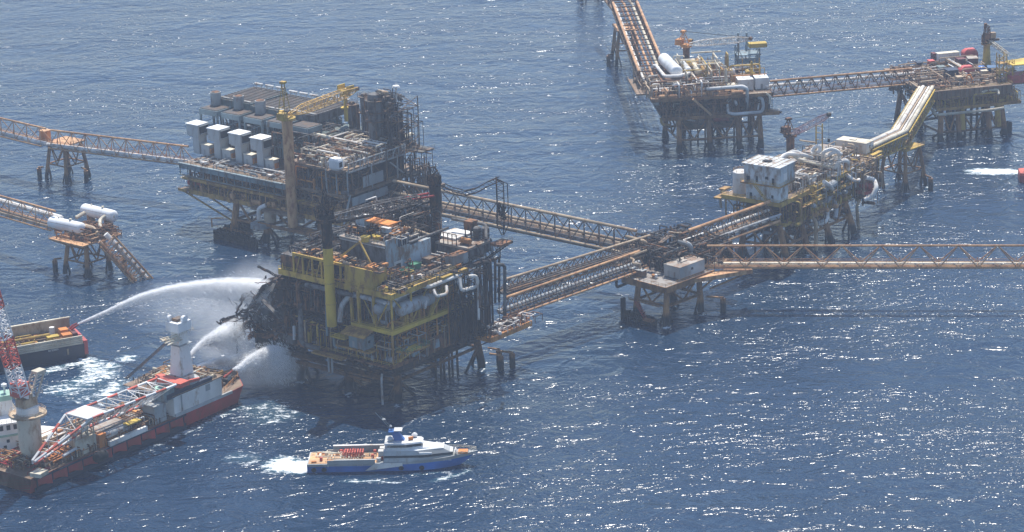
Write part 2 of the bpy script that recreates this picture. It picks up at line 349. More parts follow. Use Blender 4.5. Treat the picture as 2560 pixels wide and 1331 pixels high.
def crane(site, label, px, py, z0, ztop, r, tippx, tippy, tipz, mped='yellow', mboom='yellow', mtop='yellow', cab='yellow', bw=2.2, cables=True, gant=9.0, rest=None, foot=0.0, group=None, swing=None, parentless=True):
    p = site.q(px, py, z0); g = site.glob(p.x, p.y, 0)
    t = at(tippx, tippy, tipz); dx, dy = t.x - g.x, t.y - g.y
    rz = math.degrees(math.atan2(dy, dx)); L = math.hypot(dx, dy)
    root = thing('platform_crane', label, 'crane', (g.x, g.y, z0), rz, group); H = ztop - z0
    MB().sweep([(0, 0, foot), (0, 0, H * .55), (0, 0, H)], [r, r, r * 1.05], 14).build('pedestal', mped, root, smooth=True)
    MB().cyl(0, 0, H, H + .7, r * 1.7, n=14).build('slew_ring', mtop, root)
    mb = MB(); mb.box(-4.5, 1.5, -1.8, 1.8, H + .7, H + 1.1).box(-4.4, -1.8, -1.5, 1.5, H + 1.1, H + 3.0)
    mb.rail([(-4.4, -1.8, H + 1.1), (1.5, -1.8, H + 1.1)], 1.1, 1.5).rail([(-4.4, 1.8, H + 1.1), (1.5, 1.8, H + 1.1)], 1.1, 1.5); mb.build('machinery_house', mtop, root)
    c = MB().box(-.2, 1.5, 1.9, 3.3, H + .6, H + 2.8).build('operator_cab', cab, root)
    MB().box(1.5, 1.56, 2.1, 3.1, H + 1.5, H + 2.5).build('window', 'glass', c)
    G = MB(); ap = Vector((-1.2, 0, H + gant))
    for sy in (-1, 1):
        G.tube((1.0, sy * 1.4, H + 1), ap + Vector((0, sy * .5, 0)), .17, 5); G.tube((-4, sy * 1.4, H + 1), ap + Vector((0, sy * .5, 0)), .17, 5)
        for k in (.3, .55, .78):
            a = Vector((1.0, sy * 1.4, H + 1)).lerp(ap, k); b = Vector((-4, sy * 1.4, H + 1)).lerp(ap, k); G.tube(a, b, .1, 4)
    for k in (.3, .55, .78, 1): G.tube(Vector((-4, -1.4, H + 1)).lerp(ap + Vector((0, -.5, 0)), k), Vector((-4, 1.4, H + 1)).lerp(ap + Vector((0, .5, 0)), k), .1, 4)
    G.box(ap.x - .9, ap.x + .9, -1, 1, ap.z, ap.z + .8); G.build('gantry', mtop, root)
    b0 = Vector((1.6, 0, H + 1.3)); b1 = Vector((L, 0, tipz - z0)); bm = b0.lerp(b1, .22); bn = b0.lerp(b1, .8)
    mb = MB(); lattice(mb, b0, bm, .9, bw, 3, .16, .09); lattice(mb, bm, bn, bw, bw, max(6, int(L / 4)), .16, .09); lattice(mb, bn, b1, bw, .9, 4, .16, .09)
    mb.build('boom', mboom, root)
    MB().sweep([b1 + Vector((0, -.6, 0)), b1 + Vector((0, .6, 0))], .8, 10).build('sheave', 'steel_dark', root)
    if cables:
        mb = MB(); m2 = (ap + b1) / 2 + Vector((0, 0, 1.0))
        for sy in (-.35, .35): mb.sweep([ap + Vector((0, sy, .5)), m2 + Vector((0, sy, -.6)), b1 + Vector((0, sy, .6))], .06, 4)
        mb.build('cable', 'dark', root)
        MB().tube(b1, b1 - Vector((0, 0, 9)), .05, 4).box(b1.x - .4, b1.x + .4, -.3, .3, b1.z - 10.2, b1.z - 9).build('hook_block', 'dark', root)
    return root
def cabin(site, name, label, cat, u0, u1, w0, w1, z0, z1, m='white', roofm=None, doors=1, windows=2, group=None, over=.25, corr=False):
    """cabin / container / house with roof sheet, door, windows; near corner is (u1, w0)"""
    root = site.sub(name, label, cat, (u0 + u1) / 2, (w0 + w1) / 2, z0, group)
    a, b, h = (u1 - u0) / 2, (w1 - w0) / 2, z1 - z0
    mb = MB().box(-a, a, -b, b, .25, h - .12)
    for x in (-a * .8, 0, a * .8): mb.box(x - .15, x + .15, -b * .98, b * .98, 0, .25)
    for sx in (-a, a):
        for sy in (-b, b): mb.box(sx - .09, sx + .09, sy - .09, sy + .09, .2, h - .1)
    mb.build('walls', m, root)
    MB().box(-a - over, a + over, -b - over, b + over, h - .12, h).box(-a * .3, a * .1, -b * .3, b * .2, h, h + .3).build('roof', roofm or m, root)
    for i in range(doors):
        x = -a + (i + .7) * 2 * a / (doors + .5); hh = min(2.1, h - .6)
        d = MB().box(x - .45, x + .45, -b - .05, -b + .02, .3, .3 + hh).build('door', 'grey', root)
    for i in range(windows):
        y = -b + (i + .5) * 2 * b / windows; MB().box(a - .02, a + .05, y - .5, y + .5, h * .5, h * .5 + .8).build('window', 'glass', root)
    return root
WAVE, SEAR, SEAC, HAZE, HAZEC = .89, .2, (.007, .031, .074), .00012, (.72, .83, 1.0)
# ================= back-left compression platform =================
rnd = random.Random(7)
P1 = Site('oil_platform', 'large rust and grey platform behind the burnt one, with four tall air intakes', 'oil platform', 865, 557, 14, -40)
r_ = P1.root
jacket(r_, [(-56.5, -1.5), (-40, -1), (-14, 0), (-57, 30), (-40, 32), (-14, 32)], [(-56, 1), (-40, 2), (-14, 2), (-56, 30), (-40, 31), (-14, 31)], 14, 'leg', 1.25, (6.0,), pairs=[(0, 1), (1, 2), (3, 4), (4, 5), (0, 3), (1, 4), (2, 5)])
barrier(-60, -38, -8, 3.8, r_); barrier(-7, 12, -60, 3.4, r_, 'y')
mb = MB(); mb.tube((-60, -9, 4.6), (-60, -9, 8), .25).tube((-50, -9, 4.6), (-50, -9, 7.2), .2).tube((-60, -9, 8), (-56.6, -6, 8), .2).rail([(-60, -9, 4.6), (-39, -9, 4.6)]); mb.build('boat_landing', 'bright_rust', r_)
# decks
mb = MB(); plate(mb, -80, 0, 0, 42, 14, 1.3); mb.box(-84.5, -80, -1.2, 8, 13.2, 13.9); mb.box(-45, -20, -3.2, 0, 12.6, 13.5)
for i in range(9): mb.box(-80 + i * 10 - .3, -80 + i * 10 + .3, .5, 41.5, 11.6, 12.7)
mb.build('cellar_deck', 'deck', r_)
mb = MB(); mb.box(-80.4, .4, -.5, -.05, 12.4, 14.1).box(.05, .5, -.4, 42, 12.4, 14.1).box(-85, -80.5, -1.5, -1.2, 13, 14.1); mb.build('edge_beam', 'yellow_rusty', r_)
mb = MB(); plate(mb, -83, 0, 0, 45, 24, 1.0); mb.build('main_deck', 'deck', r_)
mb = MB(); mb.box(-84, -26, -1.0, -.6, 22.0, 24.2)
for i in range(15): mb.box(-83.5 + i * 4.1, -83.3 + i * 4.1, -1.3, -.9, 19.6, 24.2)
mb.box(-84, -30, -1.5, -1.0, 19.4, 19.8).box(-84, -30, -1.8, -.6, 23.9, 24.3); mb.build('plate_girder', 'blue_grey', r_)
mb = MB().box(-82, 0, -1.6, 0, 18.6, 18.9).box(-82, -1, -1.7, -1.45, 18.1, 19.0); mb.build('walkway', 'yellow_rusty', r_)
mb = MB(); underframe(mb, -80, -.5, .8, 41, 14, 23.2, 8, 4, .45); mb.build('deck_columns', 'steel_dark', r_)
mb = MB(); mb.rail([(-80, -.3, 14), (0, -.3, 14), (0, 42, 14)]).rail([(-84, -1.4, 14), (-80, -1.4, 14)]).rail([(-82, -1.5, 18.9), (0, -1.5, 18.9)]).rail([(-83, -1.6, 24.3), (-26, -1.6, 24.3)]).rail([(0.4, 0, 24), (.4, 45, 24)]); mb.build('railing', 'yellow_rusty', r_)
a, b, c = MB(), MB(), MB()
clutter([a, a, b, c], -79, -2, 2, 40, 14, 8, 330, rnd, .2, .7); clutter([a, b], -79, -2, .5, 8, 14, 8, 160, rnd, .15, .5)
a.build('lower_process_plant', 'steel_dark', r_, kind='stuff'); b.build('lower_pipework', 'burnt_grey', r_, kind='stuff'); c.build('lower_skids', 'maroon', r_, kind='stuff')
for nm, mm, b in (('rusty_plant', 'burnt_rust', (-79, -1, .2, 7, 14, 8, 130)), ('ochre_plant', 'yellow_rusty', (-79, -1, -.5, 5, 14, 5, 70)), ('rusty_mid_plant', 'bright_rust', (-27, -.5, 0, 5, 24, 8, 30)), ('ochre_mid_plant', 'orange', (-80, -.5, -1, 3, 14, 9, 50)), ('tan_upper_plant', 'cream', (-26, -2, 1, 30, 33, 5, 60)), ('compressor_rusty_gear', 'burnt_rust', (-82, -26, 19, 23, 24, 8, 60))):
    mb = MB(); clutter([mb], *b, rnd, .14, .42); mb.build(nm, mm, r_, kind='stuff')
# solid rooms / firewalls inside the lower levels so the platform reads dense
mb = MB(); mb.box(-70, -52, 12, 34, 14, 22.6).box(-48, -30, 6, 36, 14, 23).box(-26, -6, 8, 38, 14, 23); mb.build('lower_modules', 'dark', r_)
# small things on the left overhang
for i in range(3): MB().vessel((-82 + i * 3.2, 1.5, 16), (-80.2 + i * 3.2, 3.5, 16), 1.1, 10).build('pressure_tank', 'red_tank', r_, smooth=True)
MB().box(-84, -72, -1, 3, 17.9, 18.3).build('canopy', 'cream', r_)
mb = MB(); mb.beam((-83, -.5, 13), (-57.5, -.2, 5), .5).beam((-72, .5, 13), (-58, .8, 8), .5); mb.build('knee_brace', 'yellow_rusty', r_)
# round vessel under the crane and a tilted panel
p = P1.q(670, 520, 14); MB().lathe(p.x, -1, [(2.2, 8.5), (2.3, 11.5), (1.7, 13), (.5, 13.5)], 16).build('round_tank', 'tan', r_, smooth=True)
MB().pipe([(p.x - 3.5, -3.5, 9.5), (p.x - 3.5, -3.5, 13.5), (p.x - 1, -2, 14.8)], .8).build('pipe', 'white_pipe', r_, smooth=True)
MB().cyl(p.x - 2, -4.5, 6.8, 8.5, 3.6, n=16).build('round_platform', 'grey', r_)
p = P1.q(745, 560, 8); MB().box(p.x - 3, p.x + 3, p.y, p.y + .6, 8.5, 13).build('panel', 'grey', r_)
MB().box(-24, -8, -4.5, 0, 8.3, 8.8).rail([(-24, -4.5, 8.8), (-8, -4.5, 8.8)]).box(-40, -8, -4.9, -4.4, 7.9, 8.9).build('spider_deck', 'leg', r_)
p = P1.q(830, 535, 9); MB().box(p.x - 5, p.x + 4, p.y - 1, p.y + 4, 9, 13).build('equipment_room', 'grey', r_)
# right upper deck
mb = MB(); plate(mb, -27, 0, 0, 40, 33, .8); mb.build('upper_deck', 'deck', r_); MB().box(-4, 6, 36, 43, 32.3, 32.8).build('side_platform', 'grating', r_); MB().box(.6, 6, 31, 36, 25, 25.4).build('side_platform', 'grating', r_); MB().box(.6, 5, 36, 42, 19, 19.4).build('side_platform', 'grating', r_)
mb = MB(); underframe(mb, -27, -.5, .5, 39, 24, 32.4, 4, 5, .35); mb.build('upper_columns', 'steel_dark', r_)
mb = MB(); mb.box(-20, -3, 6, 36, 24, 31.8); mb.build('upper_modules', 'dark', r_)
mb = MB()
for w in (2, 12.5, 23):
    mb.box(.4, .7, w, w + 9.5, 31.9, 32.4).box(.4, .7, w, w + 9.5, 35.2, 35.6)
    for k in range(4): mb.beam((.5, w + k * 2.4, 32.3), (.5, w + (k + 1) * 2.4, 35.3) if k % 2 else (.5, w + k * 2.4 + 2.4, 32.3), .25); mb.box(.4, .7, w + k * 3.1, w + k * 3.1 + .3, 32, 35.5)
mb.build('side_truss', 'grey', r_)
mb = MB(); mb.rail([(-27, -.2, 33), (0, -.2, 33), (.2, 40, 33)]).rail([(6, 36, 33), (6, 43, 33)]).rail([(6, 31, 25.5), (6, 36, 25.5)]).rail([(5, 36, 19.5), (5, 42, 19.5)]); mb.build('railing', 'burnt_grey', r_)
a, b, c, d = MB(), MB(), MB(), MB()
clutter([a, a, b, c, d], -26, -2, 1, 34, 33, 4.5, 260, rnd, .18, .5)
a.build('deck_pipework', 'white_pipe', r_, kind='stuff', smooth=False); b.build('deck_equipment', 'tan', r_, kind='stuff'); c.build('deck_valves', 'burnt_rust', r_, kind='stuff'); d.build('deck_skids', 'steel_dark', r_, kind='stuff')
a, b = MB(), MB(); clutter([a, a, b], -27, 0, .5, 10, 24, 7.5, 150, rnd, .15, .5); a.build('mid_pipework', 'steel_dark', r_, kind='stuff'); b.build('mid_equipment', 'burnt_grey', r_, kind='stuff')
def pp(site, L, r, m='white_pipe', n=8):
    """a pipe through surveyed points (px, py, z)"""
    MB().pipe([site.q(*t) for t in L], r, n).build('pipe', m, site.root, smooth=True)
pp(P1, [(761, 350, 34), (761, 332, 37), (795, 338, 37), (850, 350, 36), (882, 360, 35), (882, 375, 34)], .7, 'cream')
pp(P1, [(843, 341, 36), (915, 355, 35), (900, 372, 34)], .6); pp(P1, [(920, 378, 34.5), (1000, 344, 34.5)], .75); pp(P1, [(880, 386, 34), (915, 386, 34), (1010, 346, 34)], .5, 'grey_pipe')
pp(P1, [(800, 376, 34), (855, 390, 34), (868, 386, 34)], .4, 'cream'); pp(P1, [(830, 345, 37), (862, 352, 37), (905, 360, 36)], .5)
pp(P1, [(1000, 350, 35), (1030, 336, 35)], .9, 'cream')
# slanted wall panels below upper deck, near corner
mb = MB().box(.6, 1.0, 3, 22, 19.5, 22.5).box(.6, 1.0, 9, 20, 25, 29); mb.build('wall_panel', 'grey', r_)
mb = MB()
for u, w in ((-8, -.6), (-3, -.6), (.8, 1), (.8, 14), (.8, 28)): mb.beam((u, w, 24), (u, w, 33), .4)
mb.beam((.9, 2, 24), (.9, -2, 14), .5).beam((1, 26, 13), (1, 12, 6), .5).beam((.9, 24, 31), (.9, 34, 23), .5); mb.build('corner_columns', 'grey', r_)
p = P1.qw(841, 425, -1.5); cp = p
rt = P1.sub('crane_cab', 'white rounded cabin with a dark window on the edge of the compression platform', 'cabin', p.x, -1.5, p.z)
prof = [(-2.2, -1.6), (1.4, -1.8), (2.2, -1.0), (2.3, 1.2), (1.4, 1.8), (-2.2, 1.8)]
MB().loft([[(x * k, y * k, z) for x, y in prof] for z, k in ((0, .7), (.8, .98), (3.6, 1), (4.4, .8))]).build('body', 'white_clean', rt)
MB().box(2.24, 2.4, -.7, .7, 1.3, 3.1).build('window', 'black', rt)
MB().box(-3, 3, -2.4, 2.4, -.3, 0).build('base_frame', 'steel_dark', rt)
MB().box(p.x - 3, p.x + 3, -4, 0, p.z - .7, p.z - .31).build('balcony', 'steel_dark', r_)
# intakes: four tall + four small
def intake():
    t = thing('air_intake', '', 'air intake')
    MB().box(-3.3, 0, 0, 4.2, 0, 7).build('duct', 'grey_box', t)
    MB().box(-6, 0.05, -.3, 5.2, 7, 11.2).box(-5.6, -.4, .2, 5.4, 6.4, 7).build('hood', 'grey_box', t)
    MB().box(-6.3, .35, -.6, 5.5, 11.2, 11.5).build('roof', 'white_clean', t)
    l = MB().box(.06, .5, .6, 4.9, 8.0, 10.6).build('louvre', 'dark', t)
    MB().box(.5, .9, .3, 5.2, 7.5, 8.0).box(.4, .8, .3, 5.2, 10.7, 11.0).build('frame', 'grey', t)
    return t
t0 = intake(); where = ['leftmost in the row', 'second from the left', 'third from the left', 'nearest the crane']
p = P1.q(499.5, 386, 24); g0 = P1.q(683, 425, 24)
for i in range(4):
    o = t0 if i == 0 else copy_tree(t0); u = p.x + 11.9 * i; w = p.y - .6 * i
    g = P1.glob(u, w, 24); o.location = g; o.rotation_euler = (0, 0, R(P1.rot))
    tag(o, 'tall grey air intake with a white flat top, %s' % where[i], 'air intake', 'tall air intakes in a row')
s0 = thing('equipment_house', '', 'cabin')
MB().box(-4.3, 0, 0, 2.8, 0, 4).build('walls', 'grey_box', s0); MB().box(-4.5, .2, -.2, 3, 4, 4.25).build('roof', 'cream', s0)
MB().box(-3, -2.1, -.06, 0, .2, 2.3).build('door', 'grey', s0); MB().box(0, .4, .4, 2.4, .8, 2.8).build('cooler_unit', 'bright_rust', s0)
wh = ['beside the leftmost tall intake', 'between the second and third tall intakes', 'between the third and fourth tall intakes', 'beside the crane post']
p = P1.q(524, 391, 24)
for i in range(4):
    o = s0 if i == 0 else copy_tree(s0); o.location = P1.glob(p.x + 11.9 * i, p.y - .6 * i, 24); o.rotation_euler = (0, 0, R(P1.rot))
    tag(o, 'low grey equipment house with a pale roof, ' + wh[i], 'cabin', 'low houses between the intakes')
a, b, c = MB(), MB(), MB(); clutter([a, b, c, a], -81, -28, .5, 9, 24, 1.6, 110, rnd, .12, .35); a.build('edge_pipework', 'grey', r_, kind='stuff'); b.build('edge_valves', 'burnt_rust', r_, kind='stuff'); c.build('edge_drums', 'white_pipe', r_, kind='stuff')
# compressor bays behind
bw0 = P1.qw(541, 280, 19); zb = bw0.z
mb, fr, co = MB(), MB(), MB()

for i in range(5):
    u1 = bw0.x + 11.9 * i; u0 = u1 - 9.6
    mb.box(u0, u1, 19, 27, zb - 2.0, zb); co.box(u0 + .4, u1 - .4, 19.4, 26.6, zb, zb + .25)
    for x in (u0 + .3, u1 - .3): mb.box(x - .35, x + .35, 19.2, 19.9, 24, zb - 2).box(x - .35, x + .35, 26, 26.7, 24, zb - 2)
    fr.box(u0, u1, 19.3, 19.7, zb - 6.2, zb - 5.8).box(u0, u1, 19.3, 19.7, zb - 9.6, zb - 9.2)
    fr.beam((u0, 19.4, zb - 6), (u1, 19.4, zb - 2), .25).rail([(u0, 19.2, zb - 5.8), (u1, 19.2, zb - 5.8)])
mb.build('compressor_bay_casing', 'blue_grey', r_); fr.build('bay_frames', 'blue_grey', r_); co.build('bay_roofs', 'deck_dark', r_)
a, b, c = MB(), MB(), MB(); clutter([a, a, b, c], -82, -24, 19.5, 26, 24, zb - 27, 260, rnd, .2, .6); a.build('compressor_plant', 'green_grey', r_, kind='stuff'); b.build('compressor_pipework', 'grey_pipe', r_, kind='stuff'); c.build('compressor_valves', 'steel_dark', r_, kind='stuff')
MB().box(-81, -26, 27, 44, 24, zb - 4).build('compressor_hall', 'green_grey', r_)
for i, (px, py) in enumerate(((541, 263), (598, 273), (652, 285))):
    q = P1.q(px, py, zb); MB().cyl(q.x, q.y, zb, zb + 5.2, 2.05, n=16).build('exhaust_stack', 'grey', r_, smooth=True)
    MB().cyl(q.x, q.y, zb + 5.0, zb + 5.3, 1.7, n=16).build('stack_mouth', 'burnt_rust', r_)
# fin-fan cooler roofs
zr = 42
A_ = P1.q(783, 290, zr); B_ = P1.q(838, 256, zr); L_ = P1.q(560, 250, zr)
w0, w1 = A_.y, B_.y + 1; u1 = A_.x; u0 = L_.x - 5
us = [u0, u0 + (u1 - u0) * .36, u0 + (u1 - u0) * .70, u1]
for i in range(3):
    dz = (0, -.6, 0)[i]
    MB().box(us[i] + .3, us[i + 1] - .3, w0, w1, zr - .5 + dz, zr + dz).build('cooler_roof', 'cooler_roof', r_)
    mb = MB()
    for k in range(12): y = w0 + .8 + k * (w1 - w0 - 1.5) / 11; mb.box(us[i] + .5, us[i + 1] - .6, y, y + .5, zr + dz, zr + dz + .22)
    mb.build('roof_rib', 'deck_dark', r_)
    MB().box(us[i] + .3, us[i + 1] - .3, w0 - .3, w0, zr - 2.4 + dz, zr + .1 + dz).box(us[i + 1] - .35, us[i + 1] + .0, w0, w1, zr - 3.2 + dz, zr + .1 + dz).build('cooler_side', 'green_grey' if i < 2 else 'burnt_grey', r_)
    for k in range(3):
        mb = MB(); x = us[i] + 2 + k * (us[i + 1] - us[i]) / 3.2
        mb.vessel((x, w1 - 1, zr + 1.8 + dz), (x + 4, w1 - 1, zr + 1.8 + dz), .45, 8).tube((x + .6, w1 - 1, zr + dz), (x + .6, w1 - 1, zr + 1.6 + dz), .2, 5).tube((x + 3.4, w1 - 1, zr + dz), (x + 3.4, w1 - 1, zr + 1.6 + dz), .2, 5)
        mb.tube((x, w0 + 1, zr + .4 + dz), (x + 4.5, w0 + 1, zr + .4 + dz), .3, 6)
        mb.build('header_pipe', 'white_pipe', r_)
mb = MB(); underframe(mb, u0 + 1, u1 - .5, w0 + 1, w1 - 1, 24, zr - 2.4, 7, 3, .4); mb.build('cooler_frame', 'green_grey', r_)
a, b = MB(), MB(); clutter([a, a, b], u0 + 2, u1 - 1, w0 + .5, w1 - 1, 24, 15, 200, rnd, .25, .6); a.build('cooler_plant', 'green_grey', r_, kind='stuff'); b.build('cooler_pipework', 'grey_pipe', r_, kind='stuff')
MB().box(u0 + 3, u1 - 3, w0 + 4, w1 - 2, 24, 36).build('cooler_plenum', 'green_grey', r_)
a, b = MB(), MB(); clutter([a, b], u1 - 8, -28 + 26, 12, 40, 33, 6, 90, rnd, .2, .5); a.build('tower_pipework', 'burnt_grey', r_, kind='stuff'); b.build('tower_base_plant', 'steel_dark', r_, kind='stuff')
# columns and towers at right
def column(px, py, r, h, m, n=16, z0=33, plats=(), mp='steel_dark'):
    q = P1.q(px, py, z0); s = MB().lathe(q.x, q.y, [(r, z0), (r, z0 + h), (r * .85, z0 + h + r * .45), (r * .2, z0 + h + r * .65)], n).build('process_column', m, r_, smooth=True)
    mb = MB()
    for f in plats:
        z = z0 + h * f; mb.cyl(q.x, q.y, z, z + .2, r + 1.2, n=12)
        ring = [(q.x + (r + 1.2) * math.cos(a2), q.y + (r + 1.2) * math.sin(a2), z + .2) for a2 in [i * math.pi / 4 for i in range(9)]]; mb.rail(ring, 1.1, 3)
    mb.tube((q.x + r * .75, q.y - r * .9, z0), (q.x + r * .75, q.y - r * .9, z0 + h + .5), .3, 5).tube((q.x - r, q.y - r * .6, z0), (q.x - r, q.y - r * .6, z0 + h), .15, 5)
    if mb.v: mb.build('column_platform', mp, r_)
    return q
column(884, 345, 1.15, 13.5, 'burnt_grey', plats=(.95,)); column(896, 345, 1.0, 12.5, 'steel_dark')
column(916, 348, 1.3, 17, 'burnt_grey', plats=(.6, .96)); q = column(944, 372, 2.9, 19.5, 'burnt_grey', plats=(.55, .72, .95)); column(968, 362, 2.6, 17.5, 'steel_dark', plats=(.6, .9)); column(982, 356, 1.3, 14, 'steel_dark', plats=(.8,))
mb = MB(); lattice(mb, (q.x + 5, q.y + 6, 33), (q.x + 5, q.y + 6, 52), 11, 11, 5, .22, .14, up=(1, 0, 0)); mb.build('tower_scaffold', 'steel_dark', r_)
a, b = MB(), MB(); clutter([a, b, a], q.x - 1, q.x + 8, q.y - 2, q.y + 12, 33, 17, 90, rnd, .15, .4); clutter([b], q.x, q.x + 7, q.y, q.y + 10, 50, 5, 30, rnd, .15, .35); a.build('tower_ladders', 'burnt', r_, kind='stuff'); b.build('tower_pipework', 'burnt_grey', r_, kind='stuff')
MB().vessel((q.x, q.y + 2, 54), (q.x + 4, q.y + 2, 54), 1.0, 12).build('reflux_drum', 'tan', r_, smooth=True)
MB().lathe(q.x + 6, q.y + 5, [(.3, 50), (.3, 55.5), (1.5, 56), (1.2, 56.6), (.2, 56.9)], 12).build('vent_head', 'white', r_)
mb = MB(); clutter([mb], .5, 8, 30, 44, 18, 16, 70, rnd, .12, .3); mb.build('side_pipework', 'steel_dark', r_, kind='stuff')
MB().pipe([P1.q(1040, 395, 30), P1.q(1040, 345, 30)], .2).build('mast', 'steel_dark', r_)
# crane of the compression platform
cz = P1.qw(733, 567, -3.5)
crane(P1, 'tall yellow crane on a rusty post in front of the four air intakes platform', 733, 567, cz.z, 50, 1.9, 893, 222, 49, mped='orange', mboom='boom_tan', mtop='yellow', cab='yellow', bw=3.0, gant=13.5)
p = P1.qw(866, 303, 42); p.z = round(p.z, 1)
t = P1.sub('boom_rest', 'yellow post with a round collar holding up the tip of the long crane boom', 'crane rest', p.x, p.y, p.z)
MB().tube((0, 0, 0), (0, 0, 12), .75, 10).build('post', 'yellow_clean', t); MB().cyl(0, 0, 5, 5.4, 1.9, n=12).cyl(0, 0, 10, 10.5, 2.0, n=12).build('collar', 'yellow_clean', t)
MB().box(-2, 3, -2, 2, 11.8, 12.3).box(-2, -1.6, -2, 2, 12.3, 14).box(2.6, 3, -2, 2, 12.3, 14).build('cradle', 'yellow_clean', t)
mb = MB().beam((cz.x - 5, 0, 24), (cz.x, -3.5, 19), .9).beam((cz.x + 3, 0, 19), (cz.x, -3.5, 19), .7).beam((cz.x, 0, 13.5), (cz.x, -3.5, 13.5), .9); mb.build('crane_bracket', 'yellow', r_)
def Wp(px, py): return tuple(at(px, py))
FOAM = [('s', Wp(330, 890), Wp(60, 1020), 6, 9, .78), ('s', Wp(300, 960), Wp(230, 1010), 3, 5, .9), ('s', Wp(0, 905), Wp(215, 870), 3, 5, .7), ('s', Wp(650, 1152), Wp(500, 1130), 11, 16, .62), ('s', Wp(770, 1160), Wp(640, 1125), 2.5, 5, .7), ('s', Wp(1178, 1178), Wp(1010, 1222), 1.6, 4, .8), ('s', Wp(772, 1172), Wp(640, 1150), 5.5, 11, 1.3, .75), ('s', Wp(790, 1188), Wp(560, 1168), 3, 10, .62), ('s', Wp(1180, 1172), Wp(900, 1200), 1.6, 5, .68), ('s', Wp(1010, 1205), Wp(740, 1200), 2, 6, .72), ('s', Wp(1170, 1150), Wp(830, 1105), 1.5, 6, .6),
        ('s', Wp(640, 1150), Wp(560, 1050), 14, 20, .5), ('s', Wp(600, 1015), Wp(250, 1185), 2.2, 4, .75), ('s', Wp(640, 1010), Wp(760, 1090), 20, 28, .62), ('s', Wp(216, 895), Wp(300, 985), 8, 15, .8), ('s', Wp(220, 900), Wp(0, 960), 3, 8, .78), ('s', Wp(230, 950), Wp(60, 1010), 12, 18, .74),
        ('s', Wp(2546, 430), Wp(2385, 428), 5, 9, 1.2, .6), ('s', Wp(2440, 420), Wp(2340, 400), 7, 9, .45), ('s', Wp(120, 1250), Wp(260, 1260), 8, 12, .4), ('s', Wp(200, 1010), Wp(420, 900), 20, 26, .62), ('s', Wp(0, 620), Wp(200, 780), 30, 40, .34), ('s', Wp(600, 1120), Wp(1300, 1300), 60, 80, .12)]
# ================= front platform, burnt =================
rnd = random.Random(21)
P2 = Site('oil_platform', 'fire-blackened central platform with yellow decks right and twisted wreckage left', 'oil platform', 985, 912, 14, -40)
r_ = P2.root; q2 = P2.q
jacket(r_, [(-2.3, 3.7), (-42.5, 2), (-42.5, 43), (-2.3, 44), (-22, 44), (-22, 2.5)], [(-2.3, 4), (-41, 4), (-41, 41), (-2.3, 41), (-22, 41), (-22, 4)], 14, 'leg_burnt', 1.2, (7.0,), pairs=[(0, 5), (5, 1), (1, 2), (2, 4), (4, 3), (3, 0)])
for k, (u, w) in enumerate(((5, 45), (6.5, 49), (1, 49))): dolphin(r_, u, w, -3, -2)
mb = MB()
mb.cn = 'conductor_pipe'
for i in range(12): mb.cols.append(MB().tube((-36 + (i % 4) * 3, 20 + (i // 4) * 3, -1.5), (-36 + (i % 4) * 3, 20 + (i // 4) * 3, 14), .35, 6))
for i in range(6): mb.cols.append(MB().tube((-6 + (i % 2) * 2.2, 26 + (i // 2) * 4, -1.5), (-6 + (i % 2) * 2.2, 26 + (i // 2) * 4, 14), .4, 6))
mb.build('conductor_pipes', 'leg_burnt', r_)
mb = MB(); mb.box(-40, -8, -2.5, -2.0, 7.2, 8.0).box(-40, -8, 2.5, 3.2, 7.2, 8.0).beam((-3, -2, 9), (-40, -2.2, 8), .5).beam((-20, -2, 8), (-14, 2, 3), .5).box(-44, -30, -3, 3, 9.4, 9.8).rail([(-44, -3, 9.8), (-30, -3, 9.8)]); mb.build('lower_frame', 'leg_burnt', r_)
# decks
mb = MB(); plate(mb, -48, 0, 0, 44, 14, 1.2)
for i in range(7): mb.box(-48 + i * 8 - .3, -47.4 + i * 8, -.6, 44, 11.4, 12.7)
mb.beam((0, 0, 10.5), (0, 44, 10.5), .5, .8).beam((-48, 0, 10.5), (0, 0, 10.5), .5, .8)
mb.build('cellar_deck', 'burnt', r_)
MB().box(-34, -.2, -3.2, 0, 13.6, 14).box(-48, .4, -.5, -.05, 12.2, 14.3).box(.05, .5, -.4, 30, 12.2, 14.2).build('cellar_edge', 'burnt_rust', r_)
MB().box(-30, -17, -5.5, -2.2, 13.4, 13.9).rail([(-30, -5.5, 13.9), (-17, -5.5, 13.9)]).build('lower_walkway', 'yellow_rusty', r_)
mb = MB(); plate(mb, -48, -15, 2, 44, 25, .9); mb.build('burnt_deck', 'burnt', r_)
mb = MB(); plate(mb, -14.6, 0, 0, 38, 25, .8); mb.build('main_deck', 'yellow_rusty', r_)
MB().box(-16, .3, -1.4, -.2, 24, 25.2).box(.1, 1.4, -1.4, 38, 24, 25.2).build('deck_edge', 'yellow_clean', r_)
mb = MB(); plate(mb, -47, 0, 0, 40, 36.6, .9); mb.build('upper_deck', 'burnt_grey', r_)
MB().box(-47, .4, -.7, -.1, 35.2, 37).box(.1, .8, -.7, 22, 35.2, 36.9).box(.8, 2.2, 22, 34, 35.6, 36.6).build('upper_deck_edge', 'yellow', r_)
MB().box(.05, .6, 22.1, 44, 35.2, 36.9).build('upper_deck_edge', 'burnt_grey', r_)
mb = MB(); underframe(mb, -47, -.8, 1.2, 43, 14, 24.2, 6, 4, .45); underframe(mb, -47, -15, 3, 43, 25, 35.8, 4, 4, .4); mb.build('burnt_columns', 'burnt', r_)
mb = MB(); underframe(mb, -14, -.6, .8, 37, 25, 35.8, 2, 4, .4)
for u in (-16, -13): mb.box(u - .4, u + .4, -1, -.2, 17, 36)
mb.build('yellow_columns', 'yellow', r_)
